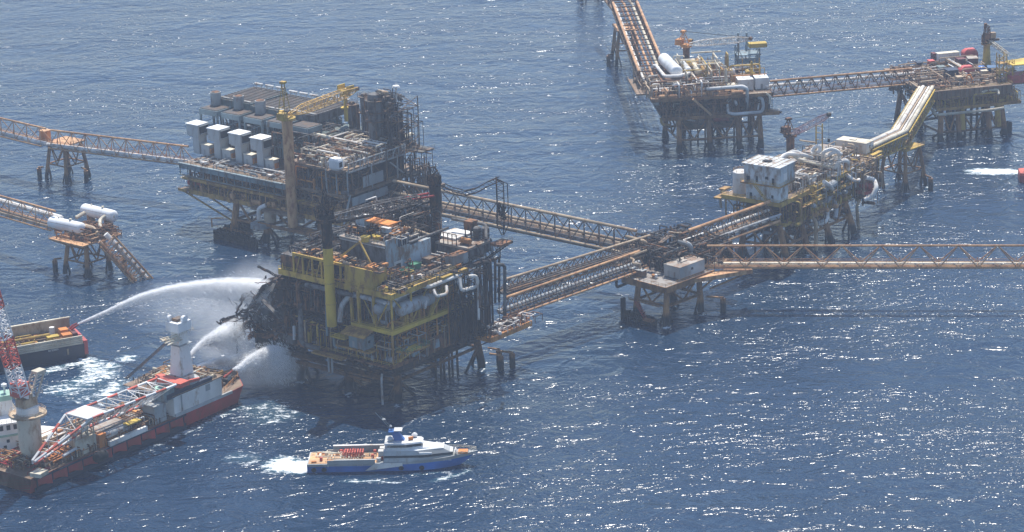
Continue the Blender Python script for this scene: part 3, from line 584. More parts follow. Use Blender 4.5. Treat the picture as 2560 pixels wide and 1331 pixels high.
mb = MB(); mb.box(-44, -18, 5, 38, 14, 23.8).box(-44, -17, 8, 40, 25, 34).box(-14, -3, 8, 34, 14, 23).box(-13, -5, 12, 36, 25, 34); mb.build('inner_modules', 'burnt', r_)
mb = MB(); mb.rail([(-16, -1.4, 25.2), (1.4, -1.4, 25.2), (1.4, 38, 25.2)]).rail([(-47, -.6, 37), (.7, -.6, 37), (.7, 30, 37)]).rail([(-32, -2.2, 14), (0, -2.2, 14), (0.4, 40, 14.2)]); mb.rail([(1.4, 22, 30.7), (1.4, 36, 30.7)]); mb.build('railing', 'yellow_clean', r_)
MB().box(-.2, 1.4, 22, 36, 30.4, 30.7).build('mezzanine', 'yellow_rusty', r_)
L = [('burnt_wreckage', 'burnt', (-47, -15, 0, 42, 14, 9.5, 420)), ('ashen_pipework', 'burnt_grey', (-47, -15, 0, 12, 14, 9, 130)), ('burnt_upper_plant', 'burnt', (-47, -16, .5, 42, 25, 10, 320)), ('ashen_upper_pipes', 'burnt_grey', (-46, -15, .5, 10, 25, 10, 90)), ('rusty_plant', 'burnt_rust', (-47, -2, 0, 10, 14, 9, 170)), ('ochre_plant', 'yellow', (-44, 0, -.5, 5, 14, 9, 70)), ('ochre_side_plant', 'yellow_rusty', (-6, .6, 2, 36, 14, 9, 60)), ('rusty_side_plant', 'bright_rust', (-6, .6, 2, 42, 14, 20, 40)), ('ochre_upper_plant', 'burnt_rust', (-46, -15, -.3, 8, 25, 10, 90)), ('pale_lower_pipes', 'tan', (-40, 0, -.8, 24, 13.5, 9, 60)),
     ('lower_skids', 'blue_grey', (-14, -1, 0, 10, 14, 7, 60)), ('lower_pipework', 'grey_pipe', (-16, 0, -1, 30, 14, 8, 80)), ('yellow_supports', 'yellow_rusty', (-14, -3, 5, 34, 25, 10, 60)), ('mid_pipework', 'grey_pipe', (-14, -4, 3, 34, 25, 9, 80)), ('lower_plant', 'steel_dark', (-14, 0, 0, 40, 14, 9, 160)),
     ('rusty_deck_scrap', 'bright_rust', (-46, 0, 0, 38, 36.6, 1.4, 110)), ('deck_scrap', 'tan', (-46, 0, 0, 40, 36.6, 1.8, 160)), ('burnt_deck_scrap', 'burnt', (-46, -31, 1, 42, 36.6, 7, 190)), ('scorched_pipes', 'burnt_grey', (-46, -32, 2, 42, 36.6, 9, 110)), ('low_burnt_scrap', 'burnt', (-31, 0, 1, 12, 36.6, 2.2, 110)), ('low_ash_scrap', 'burnt_grey', (-12, -.5, 3, 40, 36.6, 2.2, 120)), ('loose_white_pipes', 'white_pipe', (-46, -3, 2, 40, 36.8, 2.2, 50)), ('yellow_scrap', 'yellow', (-46, -2, 0, 12, 37, 3.5, 40)), ('thin_posts', 'burnt_rust', (-12, -2, 6, 34, 36.6, 6, 22))]
for nm, mm, (a, b, c, d, z0, hm, k) in L:
    mb = MB(); clutter([mb], a, b, c, d, z0, hm, k, rnd, .13, .42); mb.build(nm, mm, r_, kind='stuff')
# yellow wall and frame on the upper deck
a = q2(886, 701, 37); b = q2(944, 721, 37); e = q2(985, 728, 37)
MB().box(a.x, b.x, -.5, -.1, 36.7, 43.2).box(b.x, b.x + .4, -.5, 6, 36.7, 43).box(a.x, a.x + .3, -.1, 6, 37, 43).build('yellow_wall', 'yellow', r_)
mb = MB(); mb.box(a.x - 22, a.x, -.6, 0, 42.6, 43.4)
for i in range(6): mb.box(a.x - 22 + i * 4, a.x - 21.5 + i * 4, -.6, -.1, 36.7, 42.6)
for i in range(4): mb.beam((a.x - 21 + i * 4.4, -.3, 37), (a.x - 19 + i * 4.4, -.3, 42.6), .3)
mb.beam((b.x, -.2, 36.6), (b.x, -.2, 26), .7).beam((a.x - 6, 3, 43), (a.x + 3, 4, 50), .6).beam((a.x + 8, 3.2, 44), (a.x + 3, 4, 50), .5); mb.build('yellow_frame', 'yellow', r_)
MB().box(a.x - 22, b.x + 3, -.1, 2.4, 42.6, 42.9).build('upper_walkway', 'burnt_rust', r_)
for nm, mm, k in (('walkway_scrap', 'tan', 30), ('walkway_burnt_scrap', 'burnt', 40), ('walkway_rust', 'bright_rust', 16)):
    mb = MB(); clutter([mb], a.x - 20, b.x + 2, 0, 5, 42.9, 1.6, k, rnd, .12, .3); mb.build(nm, mm, r_, kind='stuff')
MB().box(a.x, b.x, -.1, 5.5, 42.5, 42.8).build('box_roof', 'deck_dark', r_)
MB().box(b.x - 3.5, b.x, .2, 4.5, 42.9, 44).build('rusty_box', 'bright_rust', r_)
MB().box(-30, -24, 1, 8, 36.7, 42).build('inner_room', 'burnt', r_)
# upper house
c = q2(967, 691, 37); hx = c.x; hy = max(c.y, 5.5)

MB().box(hx - 19, hx, hy, hy + 1, 37, 46.5).box(hx - 19, hx - .5, hy + 1, hy + 16, 37, 46.2).build('upper_house', 'burnt_grey', r_)
MB().box(hx, hx + .4, hy, hy + 11, 37, 48.5).build('blue_wall', 'pale_blue', r_)
MB().box(hx - .2, hx + .3, hy + 11, hy + 21, 37, 44.2).box(hx - 5, hx - .2, hy + 16.3, hy + 21, 37, 44).build('green_wall', 'pale_blue', r_, label='weathered pale wall streaked with rust')
MB().box(hx - 19.5, hx + .3, hy - .3, hy + 17, 46.5, 47).build('house_roof', 'deck_pale', r_)
MB().box(hx + .42, hx + .6, hy + 3, hy + 7, 37, 40.8).build('white_door_frame', 'white', r_); MB().box(hx + .62, hx + .7, hy + 4, hy + 6, 37, 40).build('doorway', 'black', r_)
mb = MB()
for i in range(5): mb.box(hx + .4, hx + .7, hy + 5.6 + i, hy + 6 + i, 45.2, 48)
mb.build('vertical_vents', 'blue_dark', r_)
mb = MB(); mb.rail([(hx - 19, hy - .2, 47), (hx, hy - .2, 47)]); mb.tube((hx - 19, hy - .3, 46.2), (hx, hy - .3, 46.2), .18); mb.build('railing', 'white_pipe', r_)
for nm, mm, k in (('roof_scrap', 'burnt', 60), ('roof_pipes', 'white_pipe', 30), ('roof_rust', 'bright_rust', 30)):
    mb = MB(); clutter([mb], hx - 18, hx - 1, hy + 1, hy + 16, 47, 3, k, rnd, .15, .4); mb.build(nm, mm, r_, kind='stuff')
for px, py, rr in ((914, 592, 1.5), (943, 589, 1.6)):
    g = q2(px, py, 48.5); MB().cyl(g.x, g.y, 47, 48.3, rr, n=14).cyl(g.x, g.y, 48.3, 48.6, rr * 1.1, n=14).build('yellow_drum', 'yellow_clean', r_)
g = q2(908, 590, 47); g2 = q2(920, 549, 51.5)
t = P2.sub('deck_shelter', 'shelter with bright orange roof between two pale boxes atop the burnt platform', 'shelter', g2.x, g2.y, 47)
MB().box(0, 10, -1.5, 3.0, 4.2, 4.6).build('roof', 'orange_paint', t)
MB().box(-3.6, -.1, -1.8, 2.2, 0, 5.2).build('wall', 'pale_blue', t); MB().box(8.2, 11.2, -2.8, -1.6, 0, 3.9).build('wall', 'pale_blue', t)
MB().box(-3.8, .1, -2, 2.4, 5.2, 5.5).box(8, 11.4, -3, -1.55, 3.9, 4.1).build('cover', 'white', t)
mb = MB()
for x in (2, 5, 8): mb.box(x, x + .2, -1.4, -1.2, 0, 4.2)
mb.build('post', 'burnt_rust', t)
# white deck at the right
g = q2(1172, 622, 41.5); g.z = 43

MB().box(g.x - 14, g.x, g.y, g.y + 10.5, 40.8, 41.5).build('white_deck', 'deck_pale', r_); MB().box(g.x - 17, g.x - 9, g.y + 4, g.y + 13, 41.6, 42.2).build('hatch_roof', 'white', r_)
MB().box(g.x - .4, g.x + .1, g.y, g.y + 10.5, 38, 40.8).box(g.x - 13, g.x - .4, g.y, g.y + .4, 37, 40.8).box(g.x - 13, g.x - 2, g.y + 3, g.y + 10, 36, 40.8).build('white_deck_house', 'burnt_grey', r_)
mb = MB()
for i in range(5): x = g.x - 12.5 + i * 1.8; mb.tube((x, g.y + .3, 41.5), (x, g.y + .3, 45), .16, 4)
mb.tube((g.x - 12.5, g.y + .3, 45), (g.x - 5.3, g.y + .3, 45), .16, 4); mb.rail([(g.x, g.y, 41.5), (g.x, g.y + 10, 41.5)]); mb.build('pipe_frame', 'burnt_rust', r_)
s = q2(1165, 612, 41.5); t = P2.sub('fuel_skid', 'small rusty orange tank on the pale deck at the right of the burnt platform', 'tank', s.x, s.y, 41.5)
MB().vessel((-1.6, 0, 1.3), (1.6, 0, 1.3), 1.0, 10).build('tank', 'bright_rust', t, smooth=True); MB().box(-1.8, 1.8, -.9, .9, 0, .4).build('skid', 'burnt_rust', t)
for i, (px, py) in enumerate(((1188, 598), (1209, 598))):
    s = q2(px, py, 41.6); t = P2.sub('upright_tank', ('grey upright drum at the far side of the pale deck, the left of two', 'grey upright drum at the far side of the pale deck, the right of two')[i], 'tank', s.x, s.y + 1, 41.5)
    MB().lathe(0, 0, [(1.3, 0), (1.3, 3.6), (.9, 4.0), (.2, 4.1)], 14).build('shell', 'burnt_grey', t, smooth=True); MB().cyl(0, 0, 1.2, 1.4, 1.42, n=14).cyl(0, 0, 2.4, 2.6, 1.42, n=14).build('band', 'burnt', t)
s = q2(1168, 597, 41.5); t = P2.sub('control_box', 'square rusty box raised on thin legs at the back edge of the burnt platform', 'control box', s.x, s.y + 2, 41.5)
MB().box(-1.6, 1.6, -1.6, 1.6, 2.6, 5.6).build('box', 'burnt_rust', t)
for x, y in ((-1.3, -1.3), (1.3, -1.3), (1.3, 1.3), (-1.3, 1.3)): MB().box(x - .15, x + .15, y - .15, y + .15, 0, 2.6).build('leg', 'burnt', t)
# container, skips, boxes along the right edge
s = q2(1134, 669, 37.2); cabin(P2, 'container', 'scorched grey container with a rusty roof on the right edge of the yellow deck', 'container', s.x - 3.2, s.x, s.y, s.y + 11, 37, 40.6, 'grey', 'burnt_rust', doors=1, windows=0, over=.05)
for px, py, m_, lab, du, dw, hh in ((1016, 698, 'green', 'green skip nearest the near corner of the yellow deck', 2.6, 4, 2.4), (1036, 684, 'green', 'green skip standing behind the other green skip', 2.6, 3.6, 2.6), (1073, 670, 'steel_dark', 'dark steel skip halfway along the right edge of the yellow deck', 3, 3.6, 2.6)):
    s = q2(px, py, 37); t = P2.sub('skip', lab, 'skip', s.x - du / 2, s.y + dw / 2, 37)
    a_, b_ = du / 2, dw / 2
    MB().loft([[(x * k, y * k, z) for x, y in ((-a_, -b_), (a_, -b_), (a_, b_), (-a_, b_))] for z, k in ((0, .85), (hh, 1))]).build('bin', m_, t); MB().box(-a_ * 1.04, a_ * 1.04, -b_ * 1.04, -b_ * .92, hh, hh + .15).box(-a_ * 1.04, a_ * 1.04, b_ * .92, b_ * 1.04, hh, hh + .15).box(-a_ * 1.04, -a_ * .92, -b_ * .92, b_ * .92, hh, hh + .15).box(a_ * .92, a_ * 1.04, -b_ * .92, b_ * .92, hh, hh + .15).build('rim', m_, t)
# vessels and pipes on the right face
MB().vessel((-1.5, 5.6, 30), (-1.5, 21.6, 30), 2.2, 18).build('large_vessel', 'grey_pipe', r_, smooth=True)
MB().vessel((-5.6, -.3, 31), (-5.6, 12, 31), 1.7, 16).build('small_vessel', 'grey_pipe', r_, smooth=True)
mb = MB()
for i in range(3): mb.box(-3, 0, 7 + 6 * i, 7.6 + 6 * i, 25, 28.4)
mb.build('vessel_saddles', 'yellow', r_)
pp(P2, [(850, 805, 25), (852, 765, 30), (878, 735, 34), (985, 762, 33)], .85, 'grey_pipe', 10)
pp(P2, [(765, 712, 34), (880, 738, 34.5)], .7, 'burnt_grey'); pp(P2, [(750, 760, 28), (753, 860, 17), (800, 872, 15)], .8, 'burnt_grey', 10); pp(P2, [(815, 738, 32), (818, 840, 19)], .45, 'blue_grey')
pp(P2, [(991, 752, 33), (994, 735, 35), (1044, 715, 34.5)], .5); pp(P2, [(1056, 715, 35), (1072, 718, 35), (1143, 690, 35.5)], .65); pp(P2, [(1062, 770, 29), (1066, 744, 31), (1082, 736, 31)], .55)
pp(P2, [(1085, 725, 34), (1090, 742, 32.5), (1118, 735, 32.5), (1116, 716, 34)], .5); pp(P2, [(1150, 695, 35), (1152, 728, 31.5), (1195, 716, 31.5), (1192, 690, 35), (1170, 692, 35.5)], .6)
pp(P2, [(1195, 716, 31.5), (1197, 800, 22)], .4); pp(P2, [(960, 760, 34), (1044, 725, 34)], .3)
for x in (1206, 1222, 1232, 1244, 1254): pp(P2, [(x - 6, 770 - (x - 1206) * .3, 26), (x - 6, 655 - (x - 1206) * .25, 38 + (x % 3)), (x - 22, 662 - (x - 1206) * .2, 38)], .42, 'burnt')
pp(P2, [(1262, 790, 24), (1262, 662, 40), (1240, 662, 40.5)], .55, 'burnt_grey'); pp(P2, [(1222, 700, 35), (1222, 655, 40), (1205, 655, 41)], .55, 'burnt')
pp(P2, [(735, 815, 20), (736, 850, 16)], .5, 'grey_pipe'); pp(P2, [(835, 845, 18), (836, 868, 15), (865, 872, 15)], .45, 'blue_grey'); pp(P2, [(880, 880, 14.6), (895, 876, 15), (905, 884, 14.6), (925, 875, 15)], .5)
pp(P2, [(963, 845, 20), (968, 838, 21), (985, 828, 22)], .5, 'pale_green'); pp(P2, [(985, 900, 14), (1018, 868, 20)], .3, 'blue_grey')
MB().pipe([(-3.2, -2.6, 1), (-3.2, -2.6, 9), (-3.2, -2.2, 11)], .35).build('pipe', 'grey_pipe', r_); MB().pipe([(-24, -4, 8), (-24, -4, 13.5)], .35).pipe([(-22.5, -4, 8), (-22.5, -4, 13.5)], .35).build('drain_pipes', 'grey_pipe', r_)
mb = MB(); stair(mb, (1.0, 16, 25), (1.0, 22, 31.5)); stair(mb, (.9, 22, 31), (.9, 26, 35)); mb.build('stairs', 'yellow_clean', r_)
# yellow canopy and control room on the lower level
s = q2(908, 833, 19)
cabin(P2, 'control_room', 'blue-grey control room under a sloping yellow canopy on the burnt platform', 'cabin', -14.5, -8, -4.2, 0, 18, 22.2, 'blue_grey', 'grey', doors=2, windows=1, over=.05)
MB().box(-20, -6, -4.6, -.6, 17.5, 18).build('control_floor', 'yellow_rusty', r_); MB().poly([(-16.5, -6, 22.7), (-6.5, -6, 22.7), (-6.5, -1.6, 24), (-16.5, -1.6, 24), (-16.5, -6, 23), (-6.5, -6, 23), (-6.5, -1.6, 24.3), (-16.5, -1.6, 24.3)], [(3, 2, 1, 0), (4, 5, 6, 7), (0, 1, 5, 4), (1, 2, 6, 5), (2, 3, 7, 6), (3, 0, 4, 7)]).build('canopy', 'yellow_rusty', r_)
MB().box(-21.5, -15.5, -5.2, -1, 20.4, 20.8).rail([(-21.5, -5.2, 20.8), (-15.5, -5.2, 20.8)], 1.2, 2, .08).build('yellow_balcony', 'yellow_clean', r_)
t = P2.sub('landing_stage', 'railed stage with a yellow floor panel low on the near corner of the burnt platform', 'platform', 0, 0, 18.4)
s = P2.q(1025, 868, 18.4)
MB().box(.6, 5.5, .5, 11, -.4, 0).build('floor', 'yellow_rusty', t); MB().box(1.6, 5, 3, 8, .01, .25).build('yellow_panel', 'yellow_clean', t, label='bright clean yellow floor panel')
MB().rail([(.6, .5, 0), (5.5, .5, 0), (5.5, 11, 0), (.6, 11, 0)], 1.2, 2, .07).build('railing', 'green', t)
MB().beam((5.3, 1, -.4), (.6, -.5, -4.4), .25).beam((5.3, 10, -.4), (.6, 9, -4.4), .25).build('strut', 'yellow', t)
MB().box(.3, .8, -1.0, -.5, 13, 24).build('corner_post', 'yellow_rusty', r_)
# right lower valve platform
s = q2(1200, 840, 14)
mb = MB(); mb.box(2, 9, 36, 56, 13.3, 14).box(1.8, 2.3, 36, 56, 12.9, 14.2).box(2.3, 9.4, 35.4, 36, 12.6, 14.3).box(9, 9.5, 36, 56, 12.6, 14.3); mb.build('valve_platform', 'bright_rust', r_)
mb = MB(); clutter([mb], 2.5, 8.5, 37, 55, 14, 2.5, 40, rnd, .2, .5); mb.build('valve_pipework', 'white_pipe', r_, kind='stuff'); mb = MB(); clutter([mb], 2.5, 8.5, 37, 55, 14, 3, 40, rnd, .2, .4); mb.build('valve_manifold', 'burnt_rust', r_, kind='stuff')
MB().beam((9, 52, 13), (1, 42, 9), .3).beam((9, 40, 13), (1, 38, 9), .3).beam((1, 34, 25), (8, 38, 14.3), .35).build('valve_platform_brace', 'burnt_rust', r_)
MB().box(.2, 1.0, 12, 30, 14.3, 18).build('lower_panel', 'burnt_rust', r_); MB().box(.2, .9, 8, 11, 14.3, 18).box(1.1, 1.4, 17, 20, 14.3, 17).build('pale_panel', 'pale_blue', r_)
# far right hanging platform at the top
MB().box(4, 8.5, 43, 49, 42, 42.8).build('overhang_platform', 'burnt_rust', r_)
mb = MB(); mb.rail([(8.5, 43, 42.8), (8.5, 49, 42.8), (4, 49, 42.8)]); underframe(mb, -8, 3, 42, 49, 36, 42, 3, 2, .2); mb.beam((8, 44, 42), (.6, 42, 36), .4).beam((8, 48, 42), (.6, 44, 36), .4); mb.build('overhang_frame', 'burnt', r_)
mb = MB(); clutter([mb], .6, 4, 24, 44, 14, 24, 120, rnd, .12, .3); mb.build('burnt_risers', 'burnt', r_, kind='stuff')
# standing columns in the middle
for px, py, rr, h_, m_ in ((940, 560, 1.5, 7, 'yellow_rusty'), (1000, 585, 1.0, 8, 'burnt_grey'), (1011, 588, 1.1, 8.5, 'grey_pipe'), (1052, 575, 2.4, 6.5, 'burnt'), (975, 580, .7, 7, 'burnt_rust'), (1035, 570, .5, 9, 'burnt'), (1072, 590, .6, 9, 'burnt')):
    s = q2(px, py, 42); MB().lathe(s.x, s.y, [(rr, 37), (rr, 42 + h_), (rr * .8, 42.5 + h_), (rr * .1, 42.6 + h_)], 12).build('process_column', m_, r_, smooth=True)
MB().box(-46, -16, 30, 44, 36.6, 42).build('upper_module', 'burnt', r_)
for nm, mm, k, zz in (('top_scrap', 'burnt', 160, 42), ('top_pipes', 'burnt_grey', 90, 42), ('top_rust', 'burnt_rust', 60, 42), ('top_white', 'white_pipe', 26, 42)):
    mb = MB(); clutter([mb], -44, -16.5, 29, 44, zz, 9, k, rnd, .14, .4); mb.build(nm, mm, r_, kind='stuff')
pp(P2, [(985, 580, 48), (1020, 568, 48), (1075, 588, 47)], .4, 'tan'); pp(P2, [(1040, 566, 49), (1000, 582, 48)], .4, 'tan'); pp(P2, [(1022, 607, 47), (1120, 570, 47)], .4, 'burnt_grey'); pp(P2, [(1130, 548, 46), (1215, 562, 46), (1215, 600, 43)], .5, 'burnt_grey')
# drooping wreckage on the left
def bent(mb, a, b, r, k=6, j=1.0, sag=0.0):
    a, b = Vector(a), Vector(b); pts = []
    for i in range(k + 1):
        t = i / k; p = a.lerp(b, t); e = j * math.sin(math.pi * t)
        pts.append(p + Vector((rnd.uniform(-e, e), rnd.uniform(-e, e), rnd.uniform(-e, e) - sag * math.sin(math.pi * t))))
    mb.sweep(pts, r, 6)
W = [MB(), MB(), MB()]
for i in range(300):
    u = rnd.uniform(-67, -44); top = 19 + (u + 67) * .85; w = rnd.uniform(-3, 26); z = rnd.uniform(13, top)
    d = Vector((rnd.gauss(0, 3.4), rnd.gauss(0, 3), rnd.gauss(0, 1.8))) + Vector((-2.5, 0, -1.8)) * rnd.random()
    bent(rnd.choice([W[0], W[0], W[0], W[1], W[2]]), (u, w, z), (u + d.x, w + d.y, z + d.z), rnd.uniform(.08, .3), 5, 1.0)
for i in range(46):
    u = rnd.uniform(-62, -46); W[i % 3].obox((u, rnd.uniform(-2, 20), rnd.uniform(13, 17 + (u + 66) * .7)), (rnd.uniform(1, 5), rnd.uniform(1, 4), .25), rnd.uniform(0, 180), rnd.uniform(-50, 50), rnd.uniform(-40, 40))
for i in range(26):
    bent(W[0], (rnd.uniform(-60, -47), rnd.uniform(-2, 22), 16), (rnd.uniform(-61, -47), rnd.uniform(-2, 22), rnd.uniform(5, 10)), rnd.uniform(.15, .4), 4, .4)
for mb, nm, mm in zip(W, ('twisted_wreckage', 'ash_covered_wreckage', 'rusty_wreckage'), ('burnt', 'burnt_grey', 'burnt_rust')): mb.build(nm, mm, r_, kind='stuff')
mb = MB(); mb.box(-60, -47, 0, 20, 7, 15); mb.loft([[(x, y, z) for x, y in ((-64 + k, 1), (-47, 1), (-47, 24), (-64 + k, 24))] for z, k in ((14, 0), (18, 2), (26, 11), (33, 15))]); mb.build('collapsed_module', 'burnt', r_)
for P_, rr in (([(645, 667, 32), (668, 677, 31), (698, 692, 31), (735, 682, 34)], 0.50), ([(600, 752, 24), (618, 732, 26), (640, 722, 27), (672, 700, 30), (740, 688, 34)], 0.53), ([(592, 800, 20), (597, 768, 23), (612, 745, 25), (650, 716, 28), (665, 690, 31)], 0.34),
               ([(555, 803, 18), (590, 790, 20), (625, 770, 22), (680, 745, 26)], 0.43), ([(560, 842, 16), (590, 832, 17), (620, 805, 20)], 0.56), ([(590, 795, 19), (592, 885, 8)], 0.28), ([(690, 650, 38), (735, 630, 42)], 0.25), ([(700, 655, 38), (790, 602, 45)], 0.31), ([(735, 690, 33), (762, 615, 42), (800, 590, 46)], 0.56)):
    mb = MB(); pts = [P2.q(*t) for t in P_]
    for a_, b_ in zip(pts[:-1], pts[1:]): bent(mb, a_, b_, rr, 4, .5)
    mb.build('bent_pipe', 'burnt', r_)
def sagging(name, u0, u1, w0_, w1_, z0, z1, mm, nx=9, ny=7, wob=.7):
    mb = MB(); g = [[Vector((u0 + (u1 - u0) * i / nx + rnd.uniform(-.4, .4), w0_ + (w1_ - w0_) * j / ny + rnd.uniform(-.6, .6) * (j in (0, ny)) * 2, z1 + (z0 - z1) * ((nx - i) / nx) ** 1.6 + rnd.uniform(-wob, wob))) for j in range(ny + 1)] for i in range(nx + 1)]
    for i in range(nx):
        for j in range(ny):
            if rnd.random() < .16: continue
            q_ = [g[i][j], g[i + 1][j], g[i + 1][j + 1], g[i][j + 1]]; d_ = Vector((0, 0, -.35)); mb.poly(q_ + [p + d_ for p in q_], [(0, 1, 2, 3), (7, 6, 5, 4), (0, 4, 5, 1), (1, 5, 6, 2), (2, 6, 7, 3), (3, 7, 4, 0)])
    for j in range(0, ny + 1, 2):
        for i in range(nx): mb.beam(g[i][j] - Vector((0, 0, .7)), g[i + 1][j] - Vector((0, 0, .7)), .4, .8)
    mb.build(name, mm, r_)
sagging('sagging_deck', -64, -46, -1, 22, 18, 34, 'burnt'); sagging('sagging_deck', -66, -47, 0, 24, 13, 25, 'burnt_grey'); sagging('sagging_deck', -62, -47, -2, 20, 12, 15, 'burnt_rust')
for i in range(16):
    u = rnd.uniform(-64, -50); w = rnd.uniform(-2, 20); bent(MB(), (0, 0, 0), (1, 0, 0), .1); mb = MB(); bent(mb, (u, w, 14 + (u + 66) * .9), (u + rnd.uniform(6, 12), w + rnd.uniform(-3, 3), 18 + (u + 70) * .95), rnd.uniform(.3, .5), 4, .7); mb.build('buckled_beam', ('burnt', 'burnt_grey', 'burnt_rust')[i % 3], r_)
mb = MB(); f_ = P2.q(580, 815, 18)
for x in (-3.5, 3.5):
    for y in (-2, 2): bent(mb, (f_.x + x, f_.y + y, f_.z - 4), (f_.x + x * .9, f_.y + y, f_.z + 2), .2, 3, .3)
for z_ in (-3.6, -.6, 1.8):
    for a_, b_ in (((-3.5, -2), (3.5, -2)), ((3.5, -2), (3.5, 2)), ((3.5, 2), (-3.5, 2)), ((-3.5, 2), (-3.5, -2))): bent(mb, (f_.x + a_[0], f_.y + a_[1], f_.z + z_ + a_[0] * .25), (f_.x + b_[0], f_.y + b_[1], f_.z + z_ + b_[0] * .25), .22, 3, .4)
mb.obox((f_.x + .5, f_.y, f_.z - 3.4), (7, 4.4, .5), 4, 0, -14); mb.build('hanging_frame', 'burnt', r_)
MB().obox(P2.q(680, 775, 25), (9, 1.6, .4), 10, 0, 38).build('fallen_ladder', 'burnt_grey', r_)
s = P2.q(700, 832, 17); MB().box(s.x - 5, s.x + 4, -1.8, 1, 13, 16).build('scorched_cabin', 'burnt_grey', r_); MB().box(s.x - 5.2, s.x + 4.2, -2, 1.2, 16, 16.3).build('scorched_cabin_roof', 'burnt_rust', r_)
mb = MB(); s = P2.q(735, 640, 40); mb.box(s.x - 1, s.x + 9, 0, 6, 36.7, 41.5); mb.build('burnt_room', 'burnt_rust', r_); MB().box(s.x - 1, s.x + 9, .2, 6.4, 41.5, 41.9).build('burnt_room_roof', 'burnt_grey', r_)
# the yellow-posted crane, its boom fallen across the deck
s = P2.qw(830, 815, -3.2)
t = P2.sub('platform_crane', 'yellow crane post with a blackened top whose lattice boom lies across the burnt platform', 'crane', s.x, s.y, s.z)
H1 = 34
MB().sweep([(0, 0, 0), (0, 0, H1 - 8.5)], 1.6, 16).build('pedestal', 'yellow_clean', t, smooth=True)
MB().sweep([(0, 0, H1 - 8.5), (0, 0, H1 - 3), (0, 0, H1)], [1.6, 1.6, 1.9], 16).cyl(0, 0, H1, H1 + 1, 3.2, n=14).build('burnt_pedestal_top', 'burnt', t)
MB().cyl(0, 0, 7.2, 7.6, 1.75, n=16).cyl(0, 0, 14, 14.3, 1.7, n=16).cyl(0, 0, 20, 20.3, 1.7, n=16).build('collar', 'yellow', t)
mb = MB()
for k in range(40): bent(mb, (rnd.uniform(-2.5, 2.5), rnd.uniform(-2.5, 2.5), H1 + rnd.uniform(0, 3)), (rnd.uniform(-3, 3), rnd.uniform(-3, 3), H1 + rnd.uniform(2, 8)), .16, 4, .4)
lattice(mb, (0, 0, H1), (-1, 1, H1 + 10), 2.6, 1, 4, .16, .1); mb.box(-2, 2, -1.6, 1.6, H1 + 1, H1 + 2.6); mb.build('burnt_gantry', 'burnt', t)
b0 = Vector((1, 1, H1 + 1)); tp = P2.q(1070, 492, 52) - Vector((s.x, s.y, s.z)); mid = b0.lerp(tp, .5)
mb = MB(); lattice(mb, b0, mid, 1.6, 3.2, 9, .2, .11); lattice(mb, mid, tp, 3.2, 2.2, 9, .2, .11); mb.build('boom', 'burnt_grey', t)
mb = MB(); mb.sweep([b0 + Vector((0, 2.6, -2)), mid + Vector((0, 2.5, -2.4)), tp + Vector((0, 2, -2))], .5, 6); mb.build('fallen_pipe', 'burnt', t)
# the second, black crane with the molten boom
s = P2.q(1092, 578, 42)
t = P2.sub('platform_crane', 'black burnt crane whose softened boom sags and hangs down over the right edge', 'crane', s.x, s.y, 36.6)
MB().sweep([(0, 0, 0), (0, 0, 12)], 1.75, 14).build('pedestal', 'burnt_rust', t, smooth=True); MB().sweep([(0, 0, 12), (0, 0, 21)], [1.9, 2.0], 14).build('burnt_pedestal_top', 'burnt', t)
mb = MB(); mb.box(-1.9, 1.6, -1.5, 1.5, 21, 24)
for k in range(34): bent(mb, (rnd.uniform(-1.8, 1.8), rnd.uniform(-1.6, 1.6), 20 + rnd.uniform(0, 3)), (rnd.uniform(-2.2, 1.8), rnd.uniform(-1.6, 1.6), 20 + rnd.uniform(2, 6.5)), .15, 4, .4)
mb.sweep([(-1.5, 0, 24), (-1.8, 0, 26.3), (0, 0, 26.8), (1.4, 0, 25.6)], .3, 6); mb.build('machinery', 'burnt', t)
rel = lambda px, py, z: P2.q(px, py, z) - Vector((s.x, s.y, 36.6))
Zt = 58
mb = MB(); path = [rel(1104, 464, 59), rel(1125, 474, 57.6), rel(1155, 481, 56.8), rel(1185, 474, 57.7), rel(1215, 457, 59.8), rel(1240, 447, 61.2)]
def offs(P_, o): return [p + Vector(o) for p in P_]
for o in ((0, 0, 0), (0, 1.6, .2), (.3, 0, -1.3), (.3, 1.6, -1.2)): mb.sweep(offs(path, o), .17, 5)
for a_, b_ in zip(path[:-1], path[1:]):
    for k in range(3):
        p = a_.lerp(b_, k / 3); e = a_.lerp(b_, (k + 1) / 3); mb.tube(p, e + Vector((.3, 0, -1.3)), .08, 4); mb.tube(p + Vector((0, 1.6, .2)), e, .08, 4)
mb.build('sagging_boom', 'burnt', t)
mb = MB(); gx = rel(1240, 447, 61.2); base = rel(1240, 612, 42.9)
for dx, dy in ((0, 0), (1.6, 1.6), (3.0, 0), (1.2, -1.2), (3.6, 1.2)):
    x, y = gx.x + dx, gx.y + dy; mb.sweep([(gx.x, gx.y, gx.z + rnd.uniform(-.3, .8)), (x, y, gx.z - 1.4), (x, y, (gx.z + base.z) / 2), (x - .3, y, base.z + 3), (gx.x + 1.5 + dx * .2, gx.y + dy * .2, base.z)], .17, 5)
for k in range(17):
    z = gx.z - 2 - k * 1.15
    if z < base.z + 2: break
    a_, b_ = (0, 0), (3.0, 0)
    mb.tube((gx.x + a_[0], gx.y + a_[1], z), (gx.x + b_[0], gx.y + b_[1], z - (.9 if k % 2 else -.9)), .09, 4); mb.tube((gx.x + 1.6, gx.y + 1.6, z), (gx.x + (3 if k % 2 else 0), gx.y, z - .9), .09, 4)
for k in range(12): bent(mb, (gx.x + rnd.uniform(0, 3), gx.y, base.z + rnd.uniform(6, 11)), (gx.x + rnd.uniform(0, 3), gx.y + 1, base.z + rnd.uniform(4, 10)), .3, 4, .6)
mb.build('hanging_boom', 'burnt', t)
